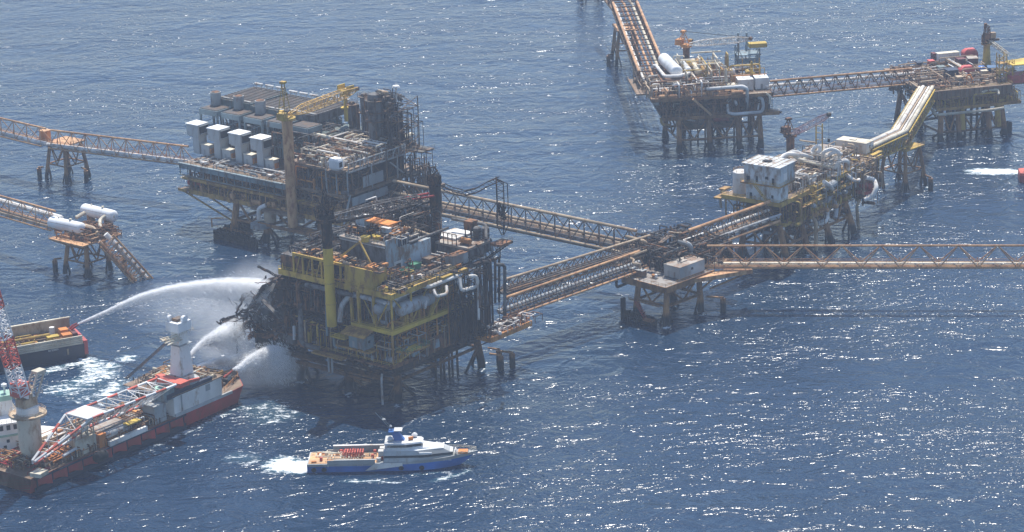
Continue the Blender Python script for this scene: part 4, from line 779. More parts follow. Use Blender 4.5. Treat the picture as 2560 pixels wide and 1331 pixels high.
MB().tube(rel(1005, 497, 50), rel(1072, 484, 56), .35, 6).tube(rel(1030, 500, 50), rel(1085, 490, 56), .35, 6).build('red_strut', 'red', t, label='bent red strut leaning on the black crane post')
# ================= junction platform =================
J = Site('bridge_platform', 'four-legged junction platform where five pipe bridges meet, with a grey cabin on its deck', 'platform', 1664, 720, 14, -45)
r_ = J.root; rnd = random.Random(5)
jacket(r_, [(-2, 2), (-15.5, 2), (-15.5, 21), (-2, 20)], [(-2, 3), (-14.5, 3), (-14.5, 19.5), (-2, 19)], 13.4, 'leg', 1.0, (6.4,))
mb = MB(); mb.box(-16.5, -3, -.2, .2, 6.6, 6.9).rail([(-16.5, -.2, 6.9), (-3, -.2, 6.9)]).box(-1.2, -.2, 3, 19, 6.6, 6.9).rail([(-.4, 3, 6.9), (-.4, 19, 6.9)]); mb.build('spider_deck', 'leg', r_)
barrier(-17.5, -4, -.8, 3.4, r_); MB().box(-18.2, -17.5, -2.5, -.6, -1, 7.2).build('barrier_post', 'growth', r_)
mb = MB(); stair(mb, (-13.5, 0, 6.6), (-7, -2.6, 2.6)); mb.build('stairs', 'red', r_)
MB().box(-7.5, -3.6, -3.6, -1.5, 1.9, 2.6).build('boat_landing', 'burnt_rust', r_)
dolphin(r_, 3.5, 25, -4, -4)
mb = MB(); plate(mb, -19, 0, 0, 24, 14, .5); mb.build('deck', 'deck_grey', r_)
mb = MB(); mb.box(-19, .4, -.4, -.02, 12, 14.15).box(.02, .4, -.02, 24.4, 12, 14.15).box(-19.4, -19, -.4, 24, 12, 14.15)
for w in (6, 12, 18): mb.box(-19, 0, w - .2, w + .2, 12.2, 13.4)
mb.build('deck_beams', 'leg', r_); MB().poly([(0.4, 24, 12.2), (0.4, 14, 12.2), (9, 34, 12.2), (3, 38, 12.2), (.4, 24, 13.6), (.4, 14, 13.6), (9, 34, 13.6), (3, 38, 13.6)], [(3, 2, 1, 0), (4, 5, 6, 7), (0, 1, 5, 4), (1, 2, 6, 5), (2, 3, 7, 6), (3, 0, 4, 7)]).build('bridge_seat', 'orange', r_)
MB().beam((2, 20, 9), (7, 31, 12), .5).beam((-1, 18, 8), (1, 24, 12), .5).build('seat_brace', 'leg', r_)
mb = MB(); mb.rail([(-19, -.2, 14.1), (.2, -.2, 14.1), (.2, 24, 14.1)]); mb.build('railing', 'yellow_rusty', r_)
s = J.q(1701, 697, 14)
cabin(J, 'cabin', 'grey cabin with a pale flat roof on the junction platform', 'cabin', -8.5, -1.6, 9, 21.5, 14, 18.4, 'grey_box', 'deck_pale', doors=2, windows=1, over=.15)
s = J.sub('generator', 'small dark generator set beside the grey cabin on the junction platform', 'generator', -15.8, 4.2, 14)
MB().box(-2.6, 2.6, -1.2, 1.2, .2, 2.2).build('housing', 'steel_dark', s); MB().box(-2.8, 2.8, -1.4, 1.4, 2.2, 2.4).build('roof', 'grey', s); MB().cyl(1.6, .5, 2.4, 3.6, .2, n=8).build('exhaust', 'steel_dark', s)
s = J.sub('pump_skid', 'small rusty pump skid at the foot of the cabin on the junction platform', 'pump', -9.8, 5.4, 14)
MB().box(-1.2, 1.2, -.8, .8, 0, .3).build('skid', 'tan', s); MB().vessel((-.8, 0, .9), (.5, 0, .9), .5, 8).build('pump', 'bright_rust', s); MB().box(.5, 1.1, -.4, .4, .3, 1.5).build('motor', 'white', s)
# pipe turns and catwalk behind the deck
mb = MB(); underframe(mb, -33, -6, 14, 40, 12, 19.6, 3, 3, .3); mb.box(-33, -19.2, 8, 40, 13.2, 13.7).box(-33, -4, 24.5, 42, 13.2, 13.7); mb.build('bridge_support_frame', 'steel_dark', r_)
for nm, mm, k in (('junction_pipes', 'burnt', 200), ('pale_junction_pipes', 'burnt_grey', 90), ('rusty_junction_pipes', 'burnt_rust', 40)):
    mb = MB(); clutter([mb], -34, -4, 12, 42, 14, 7, k, rnd, .18, .45); mb.build(nm, mm, r_, kind='stuff')
mb = MB(); c_ = [(1618, 622, 21), (1650, 608, 24), (1672, 590, 25), (1690, 592, 25), (1703, 600, 23)]; P_ = [J.q(*t) for t in c_]
for a_, b_ in zip(P_[:-1], P_[1:]): mb.beam(a_, b_, 1.6, .25); mb.rail([a_, b_], 1.3, 1.5, .07)
mb.build('catwalk', 'steel_dark', r_)
mb = MB(); stair(mb, J.q(1663, 632, 22), J.q(1652, 662, 14.2)); stair(mb, J.q(1700, 630, 22), J.q(1688, 655, 14.2)); mb.build('stairs', 'steel_dark', r_)
pp(J, [(1566, 592, 21), (1612, 604, 21.5), (1618, 612, 20)], .6, 'tan'); pp(J, [(1570, 644, 20), (1586, 650, 20), (1580, 660, 19), (1600, 660, 19), (1600, 672, 17)], .4, 'tan'); pp(J, [(1618, 626, 22), (1570, 643, 20)], .35, 'tan')
pp(J, [(1697, 603, 22), (1728, 612, 21.5), (1728, 640, 17)], .8, 'grey_pipe'); pp(J, [(1692, 624, 19.5), (1712, 626, 19), (1718, 636, 17.5)], .85, 'cream', 10); pp(J, [(1541, 700, 13), (1541, 720, 10.5), (1572, 706, 11)], .5, 'burnt')
pp(J, [(1672, 580, 26), (1690, 583, 26), (1703, 582, 25)], .3, 'tan')
# ================= bridges =================
def W3(px, py, z): return at(px, py, z)
PB = [(-1.6, .6, .5, 'grey_pipe'), (-.5, .5, .4, 'burnt_grey'), (.5, .5, .35, 'white_pipe')]
bridge('pipe_bridge', 'orange truss bridge from the upper left edge of the photo to a four-legged support', W3(-75, 316, 16), W3(118, 362, 16), 6, 6.6, 6, pipes=[(-1.8, 1.0, .8, 'white_pipe'), (-.3, .5, .35, 'orange'), (.6, .4, .3, 'burnt_rust')])
bridge('pipe_bridge', 'orange truss bridge between the left support and the compression platform', W3(132, 366, 16), W3(474, 408, 16), 6, 6.6, 10, pipes=[(-1.8, 1.0, .8, 'white_pipe'), (-.3, .5, .35, 'orange'), (.6, .4, .3, 'burnt_rust')])
bridge('pipe_bridge', 'orange truss bridge from the left edge to the platform with two white tanks', W3(-90, 506, 14.5), W3(142, 572, 14.5), 6, 6.6, 7, pipes=[(1.4, 4.0, .9, 'white_pipe'), (-1.8, .7, .5, 'tan'), (-.6, .6, .4, 'orange'), (.4, .5, .3, 'burnt_rust')])
bridge('pipe_bridge', 'broken orange truss bridge hanging down into the sea', W3(252, 612, 14), W3(352, 722, -3.5), 7, 5.6, 9, pipes=[(1.6, 3.6, .95, 'white_pipe'), (-1.5, .6, .6, 'orange'), (0, .6, .4, 'grey_pipe')])
bridge('pipe_bridge', 'long dark bridge of brown pipes from the compression platform to the junction platform', W3(985, 500, 18), W3(1592, 628, 16), 8, 7.2, 17, 1, 'tan', 'steel_dark', [(-2.8, 1, .6, 'burnt_grey'), (-1.7, .8, .45, 'steel_dark'), (-.6, .7, .4, 'burnt_grey'), (.5, .7, .5, 'steel_dark'), (1.5, 2.2, .5, 'tan'), (-3.6, -.6, .5, 'steel_dark'), (-2.4, -.6, .5, 'burnt_grey')], rch=.55, rbr=.2, railm='steel_dark')
bridge('pipe_bridge', 'dark bridge crowded with pipes leaving the burnt platform, farther of two side by side', W3(1262, 736, 18), W3(1625, 624, 17), 7, 5.0, 16, 1, 'tan', 'steel_dark', [(-2.8, 1, .5, 'burnt_grey'), (-1.8, .8, .45, 'steel_dark'), (-.8, .7, .4, 'burnt_grey'), (.3, .7, .5, 'steel_dark'), (1.5, 1.6, .4, 'burnt_grey'), (-3, 2.2, .35, 'steel_dark'), (-1.8, 2.4, .3, 'burnt_grey')], rch=.42, rbr=.17, railm='steel_dark')
bridge('pipe_bridge', 'bridge with rust-brown chords and open walkway, nearer of two side by side', W3(1262, 787, 15.5), W3(1600, 668, 15.5), 6, 5.6, 18, 1, 'orange', 'steel_dark', [(1.6, 1.2, .6, 'grey_pipe'), (.4, .8, .35, 'burnt_grey'), (-2.0, .6, .4, 'steel_dark')], 'cream', rch=.45, rbr=.15, railm='steel_dark')
bridge('pipe_bridge', 'brown pipe bridge from the junction platform up to the platform with the storage tank', W3(1722, 622, 17), W3(1925, 548, 17), 8.5, 6.4, 9, 1, 'orange', 'steel_dark', [(-2.8, 1, .5, 'grey_pipe'), (-1.6, .8, .45, 'steel_dark'), (-.5, .7, .4, 'grey_pipe'), (.6, .7, .5, 'steel_dark'), (1.8, 2.6, .5, 'white_pipe'), (-3.6, 2.0, .4, 'grey_pipe')], rch=.6, rbr=.2, railm='steel_dark')
bridge('foot_bridge', 'long slender rusty footbridge from the junction platform to the right edge', W3(1768, 663, 14.5), W3(2640, 663, 14.5), 6.5, 6.8, 9, 1, 'orange', 'orange', [(-1.6, .6, .3, 'tan'), (-2.6, .3, .3, 'orange')], 'cream', rch=.36, rbr=.2, railm='orange')
yb = [(-2.6, 5.7, .8, 'cream'), (-1.1, 5.5, .5, 'white_pipe'), (0, 5.5, .38, 'tan'), (1.2, 5.7, .75, 'white_pipe'), (2.6, 5.5, .55, 'cream')]
def pipe_deck_bridge(label, A, B, rail_near=-1):
    """yellow box truss with side trusses and a row of fat pipes on top"""
    A, B = Vector(A), Vector(B); d = B - A; L = d.length; root = thing('pipe_bridge', label, 'bridge', A, 0); root.rotation_euler = (0, -math.atan2(d.z, d.xy.length), math.atan2(d.y, d.x)); h = 3.6; H = 4.6; n = 10
    for s_ in (-1, 1):
        MB().tube((0, s_ * h, 0), (L, s_ * h, 0), .35, 8).build('bottom_chord', 'yellow', root, smooth=True); MB().tube((0, s_ * h, H), (L, s_ * h, H), .35, 8).build('top_chord', 'yellow_clean', root, smooth=True)
    mb = MB()
    for i in range(n):
        x0, x1 = i * L / n, (i + 1) * L / n
        for s_ in (-1, 1):
            mb.tube((x0, s_ * h, 0), (x0, s_ * h, H), .22, 5); mb.tube((x0, s_ * h, 0 if i % 2 else H), (x1, s_ * h, H if i % 2 else 0), .18, 5)
        mb.tube((x0, -h, 0), (x0, h, 0), .2, 5); mb.tube((x0, -h, H), (x0, h, H), .22, 5)
    mb.build('truss_bracing', 'yellow', root); MB().box(0, L, -h + .3, -h + 1.6, .2, .35).rail([(0, -h + .2, .35), (L, -h + .2, .35)], 1.1, 2).build('walkway', 'yellow_rusty', root)
    for (y, z, r, mm) in yb: MB().tube((-.8, y, z - .2), (L + .8, y, z - .2), r, 10).build('pipe', mm, root, smooth=True)
    mb = MB()
    for i in range(2 * n + 1): mb.box(i * L / (2 * n) - .15, i * L / (2 * n) + .15, -h, h, H + .1, H + .55).box(i * L / (2 * n) - .12, i * L / (2 * n) + .12, -3.4, 3.3, H + .55, H + .95)
    mb.build('pipe_saddles', 'burnt_rust', root)
    mb = MB(); clutter([mb], 0, L, -h + .5, h - .5, .4, 3, 70, random.Random(3), .15, .35); mb.build('inner_pipework', 'grey_pipe', root, kind='stuff')
pipe_deck_bridge('yellow bridge carrying fat white pipes, the lower half before the bend', W3(2158, 404, 19), W3(2246, 363, 17.5))
pipe_deck_bridge('yellow bridge carrying fat white pipes, upper half climbing to the container platform', W3(2249, 361, 17.5), W3(2314, 252, 17.5))
bridge('pipe_bridge', 'rusty truss bridge with two white pipes between the two far platforms', W3(1925, 237, 20), W3(2280, 205, 20), 7, 5.6, 12, 1, 'orange', 'burnt_rust', [(-2, 1, .75, 'white_pipe'), (-.2, .8, .4, 'grey_pipe'), (1.8, 3.2, .6, 'white_pipe')], rch=.45, rbr=.2)
bridge('pipe_bridge', 'steep rusty bridge climbing from the upper middle platform to the support by the top edge', W3(1632, 205, 24), W3(1563, 30, 24), 11, 4.5, 14, 2, 'orange', 'burnt_rust', [(-3.8, 2, .6, 'cream'), (-2, 2.2, .4, 'burnt_rust'), (0, 2.4, .5, 'orange'), (2, 2.6, .35, 'burnt_rust'), (3.8, 1.4, .5, 'white_pipe')], rch=.6, rbr=.25)
bridge('pipe_bridge', 'rusty bridge section leaving through the top edge of the photo', W3(1562, 25, 24), W3(1520, -25, 24), 11, 4.5, 4, 2, 'orange', 'burnt_rust', [(-3.8, 2, .6, 'cream'), (0, 2.4, .5, 'orange'), (3.8, 1.4, .5, 'white_pipe')], rch=.6, rbr=.25)
# ================= bridge supports =================
def support(label, px, py, z, rot, su, sw, m_='leg', cap='orange', dol=((0, 0),), r=.72, bat=1.5, top=True):
    S = Site('bridge_support', label, 'bridge support', px, py, z, rot); rr = S.root
    pts = [(-bat, -bat), (-su - bat * .3, -bat), (-su - bat * .3, sw + bat), (0 + bat, sw + bat)]; tops = [(-1, 1), (-su + 1, 1), (-su + 1, sw - 1), (-1, sw - 1)]
    pts = [(bat * .5, -bat * .5), (-su - bat * .5, -bat * .5), (-su - bat * .5, sw + bat * .5), (bat * .5, sw + bat * .5)]
    jacket(rr, pts, tops, z - .6, m_, r, (z * .42,))
    mb = MB(); mb.box(-su - .5, .5, -.5, sw + .5, z - .6, z - .1); mb.build('cap_deck', cap, rr)
    MB().rail([(-su - .4, -.4, z - .1), (.4, -.4, z - .1), (.4, sw + .4, z - .1)]).build('railing', cap, rr)
    for x, y in dol: dolphin(rr, x, y, -2.5 if x > 0 else 2.5, 0)
    return S
S1 = support('four-legged orange support under the upper left bridge', 160, 364, 15.6, -40, 10.5, 10.5, dol=((5, 6), (-14, -2)))
t = S1.sub('valve_housing', 'rusty orange box on the joint between the two upper left bridges', 'box', S1.q(114, 350, 16).x, S1.q(114, 350, 16).y, 15.6)
MB().box(-1.6, 1.6, -1.6, 1.6, .4, 4.2).build('box', 'bright_rust', t); MB().box(-1.9, 1.9, -1.9, 1.9, 4.2, 4.5).build('lid', 'orange', t); MB().box(-2, 2, -2, 2, 0, .4).build('base', 'burnt_rust', t)
S2 = support('orange support under the bend of the yellow pipe bridge', 2264, 376, 16.4, -45, 11, 11, cap='yellow', dol=((6, 8),), bat=1.6)
S3 = support('far rusty support beside the steep bridge near the top edge', 1592, 74, 16.5, 5, 9, 14, dol=((-13, 2),), m_='leg')
S4 = support('most distant support, cut by the top edge of the photo', 1500, -98, 20, 5, 9, 14, dol=(), m_='leg')
# knee platform with two tanks
K = Site('bridge_platform', 'small rusty platform on four legs under two white tanks at the left', 'platform', 213, 606, 13.3, -40); r_ = K.root
jacket(r_, [(0, 0), (-11, -1), (-11, 10), (0, 11)], [(-1, 1), (-10, 1), (-10, 9), (-1, 9)], 12.7, 'leg', .8, (5,))
dolphin(r_, -15, -2, 2.5, 1); dolphin(r_, 4, 14, -3, -2)
mb = MB(); mb.box(-15, 3, -4, 15, 12.8, 13.3)
for i in range(5): mb.beam((-14 + i * 4, -3.6, 12.7), (-10 + i * 2, 2, 9.5), .35)
mb.rail([(-15, -4, 13.3), (3, -4, 13.3), (3, 15, 13.3)]); mb.build('deck', 'orange', r_)
mb = MB(); clutter([mb], -13, 2, 0, 14, 13.3, 4, 120, rnd, .2, .45); mb.build('valve_pipework', 'burnt_rust', r_, kind='stuff'); mb = MB(); clutter([mb], -13, 3, -2, 14, 13.3, 3, 60, rnd, .2, .45); mb.build('rusty_supports', 'orange', r_, kind='stuff')
pp(K, [(190, 545, 17), (212, 532, 18)], .7, 'cream'); pp(K, [(212, 566, 17), (235, 572, 17), (245, 590, 15)], .9, 'tan'); pp(K, [(287, 541, 18), (262, 540, 18), (249, 552, 17), (252, 572, 16)], .7, 'cream')
def tank(label, pa, pb, z, r):
    a_ = K.q(*pa, z); b_ = K.q(*pb, z); c_ = (a_ + b_) / 2; d_ = b_ - a_; t = K.sub('storage_tank', label, 'tank', c_.x, c_.y, 13.3, 'white tanks on the left support', math.degrees(math.atan2(d_.y, d_.x))); h = d_.length / 2; zz = z - 13.3
    MB().vessel((-h, 0, zz), (h, 0, zz), r, 20).build('shell', 'white_clean', t, smooth=True)
    for x in (-h * .6, h * .6): MB().box(x - .3, x + .3, -r * .8, r * .8, 0, zz - r * .5).build('saddle', 'orange', t)
    MB().cyl(h * .3, 0, zz + r * .95, zz + r + .7, .5, n=10).cyl(-h * .5, 0, zz + r * .95, zz + r + .5, .3, n=8).build('hatch', 'cream', t)
    MB().rail([(-h, -r * .9, zz - .2), (h, -r * .9, zz - .2)], 1.0, 2, .08).build('railing', 'orange', t)
tank('white horizontal tank in front, nearest the incoming bridge', (130, 556), (203, 572), 16.8, 2.2)
tank('white horizontal tank behind the first one, above the broken bridge', (212, 524), (283, 541), 17.8, 2.2)
# ================= right middle platform (storage tank, two-storey house) =================
rnd = random.Random(31)
R1 = Site('oil_platform', 'yellow-railed platform with an upright white tank and pale two-storey house', 'oil platform', 1951, 565, 14, -36); r_ = R1.root
jacket(r_, [(-16, -1), (2, 1), (2.5, 15), (3.4, 30), (4.5, 45), (-18, 20), (-18, 45)], [(-15, 1), (-1, 1), (-1, 15), (-1, 30), (0, 45), (-16, 20), (-16, 45)], 13.5, 'leg', 1.15, (6.0,), pairs=[(0, 1), (1, 2), (2, 3), (3, 4), (4, 6), (6, 5), (5, 0)])
mb = MB()
mb.cn = 'conductor_pipe'
for i in range(14): mb.cols.append(MB().tube((-14 + (i % 3) * 4, 6 + (i // 3) * 8, -1.5), (-14 + (i % 3) * 4, 6 + (i // 3) * 8, 14), .4, 6))
mb.build('conductor_pipes', 'leg_burnt', r_)
MB().pipe([(-3, 34, 3), (-3, 34, 12)], .5).pipe([(3, 20, -1), (3, 20, 11), (-2, 22, 13)], .7).pipe([(-20, -1, -1), (-20, -1, 12), (-16, 2, 14)], .55).build('riser', 'tan', r_)
mb = MB(); plate(mb, -21, 0, 3, 66, 14, 1.0); mb.build('cellar_deck', 'deck_dark', r_)
mb = MB(); plate(mb, -24, 0, 0, 74, 22, .8); mb.build('main_deck', 'deck', r_)
MB().box(-24, .3, -.4, -.02, 20.8, 22.3).box(.02, .5, -.4, 74, 20.8, 22.3).box(.02, .4, 3, 66, 12.8, 14.2).box(-21, .3, 2.6, 2.98, 12.8, 14.2).build('deck_edge', 'yellow', r_)
mb = MB(); underframe(mb, -23, -.7, 1, 70, 14, 21.2, 3, 9, .35); mb.build('deck_columns', 'yellow_rusty', r_)
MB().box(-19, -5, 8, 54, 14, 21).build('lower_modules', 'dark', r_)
mb = MB(); mb.rail([(-24, -.3, 22.2), (.3, -.3, 22.2), (.4, 62, 22.2)]).rail([(-21, 2.6, 14.2), (.3, 2.6, 14.2), (.3, 58, 14.2)]).rail([(-24, -.3, 22.2), (-24, 20, 22.2)]).rail([(2.5, 12, 18), (2.5, 58, 18)]); mb.build('railing', 'yellow_clean', r_)
MB().box(.5, 2.5, 12, 58, 17.7, 18).box(-27, -24, -1, 8, 20.5, 21).box(-26.5, -24, 2, 6, 23, 23.5).build('side_walkway', 'yellow_rusty', r_)
for nm, mm, k, b in (('lower_pipework', 'steel_dark', 200, (-21, 1, 3, 58, 14, 6.5)), ('lower_rusty_pipework', 'burnt_rust', 70, (-21, 2, 3, 58, 14, 6.5)), ('upper_equipment', 'tan', 70, (-22, -1, 14, 60, 22, 5)), ('upper_pipework', 'white_pipe', 110, (-22, -1, 13, 60, 22, 6.5)), ('upper_valves', 'steel_dark', 140, (-23, -1, 12, 61, 22, 5)), ('yellow_pipework', 'yellow', 50, (-23, 1.5, 12, 61, 18, 8)), ('edge_pipework', 'grey_pipe', 60, (-4, 3, 14, 60, 16, 8)), ('underdeck_pipework', 'burnt_rust', 90, (-20, 3, 8, 62, 8, 6)), ('underdeck_steel', 'steel_dark', 130, (-20, 2, 6, 62, 7, 7)), ('house_side_plant', 'tan', 60, (-22, -2, 11, 60, 22, 8)), ('ochre_house_side', 'yellow', 50, (-2, 2.5, 4, 66, 12, 10)), ('rusty_face_plant', 'orange', 50, (-3, 1.5, 6, 66, 12, 10)), ('end_pipework', 'tan', 60, (-14, 6, 50, 66, 13, 12)), ('end_steel', 'steel_dark', 90, (-16, 6, 50, 66, 12, 14))):
    mb = MB(); clutter([mb], *b, k, rnd, .16, .45); mb.build(nm, mm, r_, kind='stuff')
# house
s = R1.q(1957, 503, 22.6)
t = R1.sub('platform_house', 'pale weathered two-storey house with a ridged flat roof beside the upright tank', 'house', 0, 0, 22)
MB().box(-14, -.6, 0, 6.5, .3, 6).build('lower_walls', 'weathered', t); MB().box(-15.5, .6, -1.4, 9, 6, 6.5).build('balcony', 'yellow_rusty', t)
MB().box(-14.3, .2, -.8, 10, 6.5, 13).build('upper_walls', 'weathered', t); MB().box(-14.9, .8, -1.5, 10.6, 13, 13.5).build('roof', 'weathered', t, label='pale ridged flat roof with brown stains')
mb = MB()
for i in range(7): mb.box(-14.9 + i * 2.2, -14.7 + i * 2.2, -1.5, 10.6, 13.5, 13.65)
mb.build('roof_ridge', 'tan', t); MB().box(-9, -6, 3, 5, 13.5, 14.0).build('hatch', 'rubber', t)
for x, z0, w_, h_ in ((-12.5, 7.2, 1.4, 1.6), (-9, 7, 1, 2.2), (-5, 8.5, 1.2, 1), (-2.4, 7, 1, 2.2), (-12, .4, 1, 2.2), (-7.5, 1.6, .9, 1.1), (-3.2, 1.6, .9, 1.1)): MB().box(x - w_ / 2, x + w_ / 2, -.86 if z0 > 6 else -.06, -.7 if z0 > 6 else .05, z0, z0 + h_).build('door' if h_ > 2 else 'window', 'glass', t)
MB().box(.21, .27, 2, 4.4, 8, 10.5).build('side_door', 'white', t)
mb = MB(); stair(mb, (-9.5, -1.9, 6.3), (-3.5, -1.9, .2)); mb.build('stairs', 'yellow', t); MB().rail([(-15.5, -1.4, 6.5), (.6, -1.4, 6.5), (.6, 9, 6.5)]).build('railing', 'yellow', t)
s = R1.q(1844, 484, 22); t = R1.sub('storage_tank', 'upright white cylindrical tank at the left corner of the right middle platform', 'tank', s.x, s.y + 2, 22)
MB().lathe(0, 0, [(2.75, 0), (2.75, 7.6), (2.2, 8.0), (.2, 8.3)], 22).build('shell', 'white', t, smooth=True); MB().rail([(2.6 * math.cos(a), 2.6 * math.sin(a), 7.8) for a in [i * math.pi / 4 for i in range(9)]], 1, 2, .06).build('railing', 'yellow_rusty', t)
s = R1.q(2030, 466, 22); cabin(R1, 'container', 'small white container among the pipes right of the two-storey house', 'container', s.x - 4.5, s.x, s.y, s.y + 3, 22, 26.3, 'white', 'cream', windows=0)
s = R1.q(2166, 384, 23)
MB().box(s.x - 4, s.x + 1.5, s.y - 2, s.y + 6, 15, 22.2).build('bridge_end_module', 'blue_grey', r_); mb = MB(); underframe(mb, s.x - 13, s.x + 2, s.y - 3, s.y + 6, 14, 22.3, 3, 2, .3); clutter([mb], s.x - 12, s.x + 1, s.y - 3, s.y + 6, 14, 7, 60, rnd, .15, .4); mb.build('module_columns', 'yellow_rusty', r_); MB().box(s.x - 14, s.x + 3, s.y - 4, s.y + 7, 22.2, 22.7).build('module_walkway', 'yellow', r_)
cabin(R1, 'container', 'long white container raised at the far end, where the fat white pipes arrive', 'container', s.x - 12.5, s.x + .2, s.y - .5, s.y + 5, 22.7, 26.9, 'white', 'cream', windows=1, doors=2, over=.1)
MB().box(-16, -6, 46, 58, 22, 27.5).build('end_module', 'grey', r_); MB().box(-16.3, -5.7, 45.7, 58.3, 27.5, 27.9).build('end_module_roof', 'deck_pale', r_)
for L_, rr, mm in (([(1870 + 65, 410, 30), (1965, 385, 32), (2010, 388, 32), (2030, 395, 30)], .7, 'white_pipe'), ([(2030, 380, 31), (2038, 366, 33), (2050, 366, 33), (2050, 380, 31), (2030, 384, 30)], .7, 'white'), ([(2057, 410, 25), (2058, 380, 31), (2080, 372, 32), (2098, 380, 31), (2098, 400, 27)], .75, 'white'),
                 ([(2070, 412, 25), (2072, 386, 30), (2090, 380, 31), (2105, 386, 30)], .6, 'white'), ([(2082, 392, 28), (2097, 395, 28), (2097, 440, 22)], .75, 'white_pipe'), ([(2085, 425, 24), (2095, 405, 27), (2120, 400, 27.5), (2120, 425, 23)], .75, 'white_pipe'), ([(1995, 400, 28), (2060, 415, 27), (2080, 418, 26)], .55, 'cream'),
                 ([(1998, 435, 27), (2020, 438, 26.5), (2020, 462, 22)], .5, 'white'), ([(1965, 390, 30), (1990, 378, 31), (2015, 392, 29)], .7, 'white'), ([(1985, 392, 29), (2005, 402, 28), (2020, 392, 29)], .6, 'cream'), ([(2060, 455, 25), (2075, 465, 22), (2085, 480, 17)], .8, 'white_pipe'),
                 ([(2105, 430, 22), (2140, 455, 19), (2148, 450, 19)], .7, 'white_pipe'), ([(2165, 445, 19), (2185, 448, 18), (2192, 470, 16), (2180, 492, 13), (2160, 500, 12)], .85, 'white'), ([(2043, 505, 15), (2058, 506, 14.5), (2068, 530, 11), (2065, 555, 8.5), (2035, 560, 8)], 1.0, 'white'), ([(2085, 500, 14), (2092, 520, 12), (2088, 545, 9)], .8, 'grey_pipe'),
                 ([(2060, 552, 9), (2000, 570, 9), (1950, 585, 9), (1910, 582, 9)], .55, 'grey_pipe'), ([(2150, 500, 12), (2142, 515, 10), (2145, 560, 1), (2150, 580, -1)], .6, 'tan'), ([(1805, 470, 20), (1800, 500, 16), (1803, 520, 13)], .5, 'tan')): pp(R1, L_, rr, mm)
mb = MB(); mb.vessel(R1.q(2120, 440, 20), R1.q(2160, 425, 20), 1.3, 12).vessel(R1.q(2062, 470, 21), R1.q(2085, 458, 21), 1.4, 12); mb.build('scraper_trap', 'grey_pipe', r_)
s = R1.q(2165, 475, 14); MB().box(s.x - 3, s.x + 2, s.y - 3, s.y + 3, 13, 14).vessel((s.x - 2, s.y, 15.5), (s.x + 2, s.y, 15.5), 1.3, 10).build('red_manifold', 'red_tank', r_)
crane(R1, 'short rusty crane with mauve and white jib behind the two-storey house', 1976, 400, 22, 31, 1.5, 2072, 287, 45, mped='burnt_rust', mboom='mauve' if 'mauve' in M else 'white_pipe', mtop='burnt_rust', cab='burnt_rust', bw=2.0, gant=6)
s = R1.q(2048, 395, 26); t = R1.sub('boom_rest', 'pair of thin yellow posts holding up the jib of the rusty crane', 'crane rest', s.x, s.y, 22)
for x in (-1, 1): MB().tube((x * 1.3, 0, 0), (x * 1.3, 0, 17), .3, 6).build('post', 'yellow', t)
mb = MB()
for k in range(6): mb.tube((-1.3, 0, 3 + k * 2.6), (1.3, 0, 3 + k * 2.6), .12, 4)
mb.build('rung', 'yellow', t)
# ================= upper middle platform =================
rnd = random.Random(41)
P3 = Site('oil_platform', 'rust and white platform in the upper middle carrying big white horizontal tanks', 'oil platform', 1656, 296, 14, 5); r_ = P3.root
jacket(r_, [(6.5, -2), (19, -2), (31, -2), (40, -2), (40, 22), (27, 24), (12, 24), (4, 22)], [(7, 2), (19, 2), (31, 2), (40, 2), (40, 20), (27, 20), (14, 20), (5, 20)], 13.5, 'leg', 1.05, (4.5,))
mb = MB()
mb.cn = 'conductor_pipe'
for i in range(10): mb.cols.append(MB().tube((10 + i * 3, 10, -1.5), (10 + i * 3, 10, 13), .35, 6))
mb.box(8, 34, 4, 20, 7.4, 8); mb.build('conductor_pipes', 'leg_burnt', r_)
mb = MB(); plate(mb, 0, 44, 0, 30, 14, 1.0); mb.poly([(44, 0, 13.2), (49, 0, 13.2), (44, 8, 13.2), (44, 0, 14), (49, 0, 14), (44, 8, 14)], [(2, 1, 0), (3, 4, 5), (0, 1, 4, 3), (1, 2, 5, 4), (2, 0, 3, 5)]); mb.build('cellar_deck', 'deck_dark', r_)
mb = MB(); plate(mb, -4, 45, 0, 36, 22, .8); mb.box(-9, -4, 10, 36, 21.4, 22); mb.build('main_deck', 'deck', r_)
MB().box(-4, 45, -.4, -.02, 20.8, 22.2).box(0, 48, -.4, -.02, 12.8, 14.2).box(-4.4, -4.02, -.4, 10, 20.8, 22.2).build('deck_edge', 'leg', r_)
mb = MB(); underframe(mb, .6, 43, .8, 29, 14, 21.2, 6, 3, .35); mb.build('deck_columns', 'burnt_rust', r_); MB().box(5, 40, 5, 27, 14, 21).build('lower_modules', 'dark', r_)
MB().rail([(-4, -.3, 22.1), (45, -.3, 22.1), (45, 34, 22.1)]).rail([(0, -.3, 14.1), (48, -.3, 14.1)]).rail([(-9, 10, 22), (-9, 36, 22)]).build('railing', 'orange', r_)
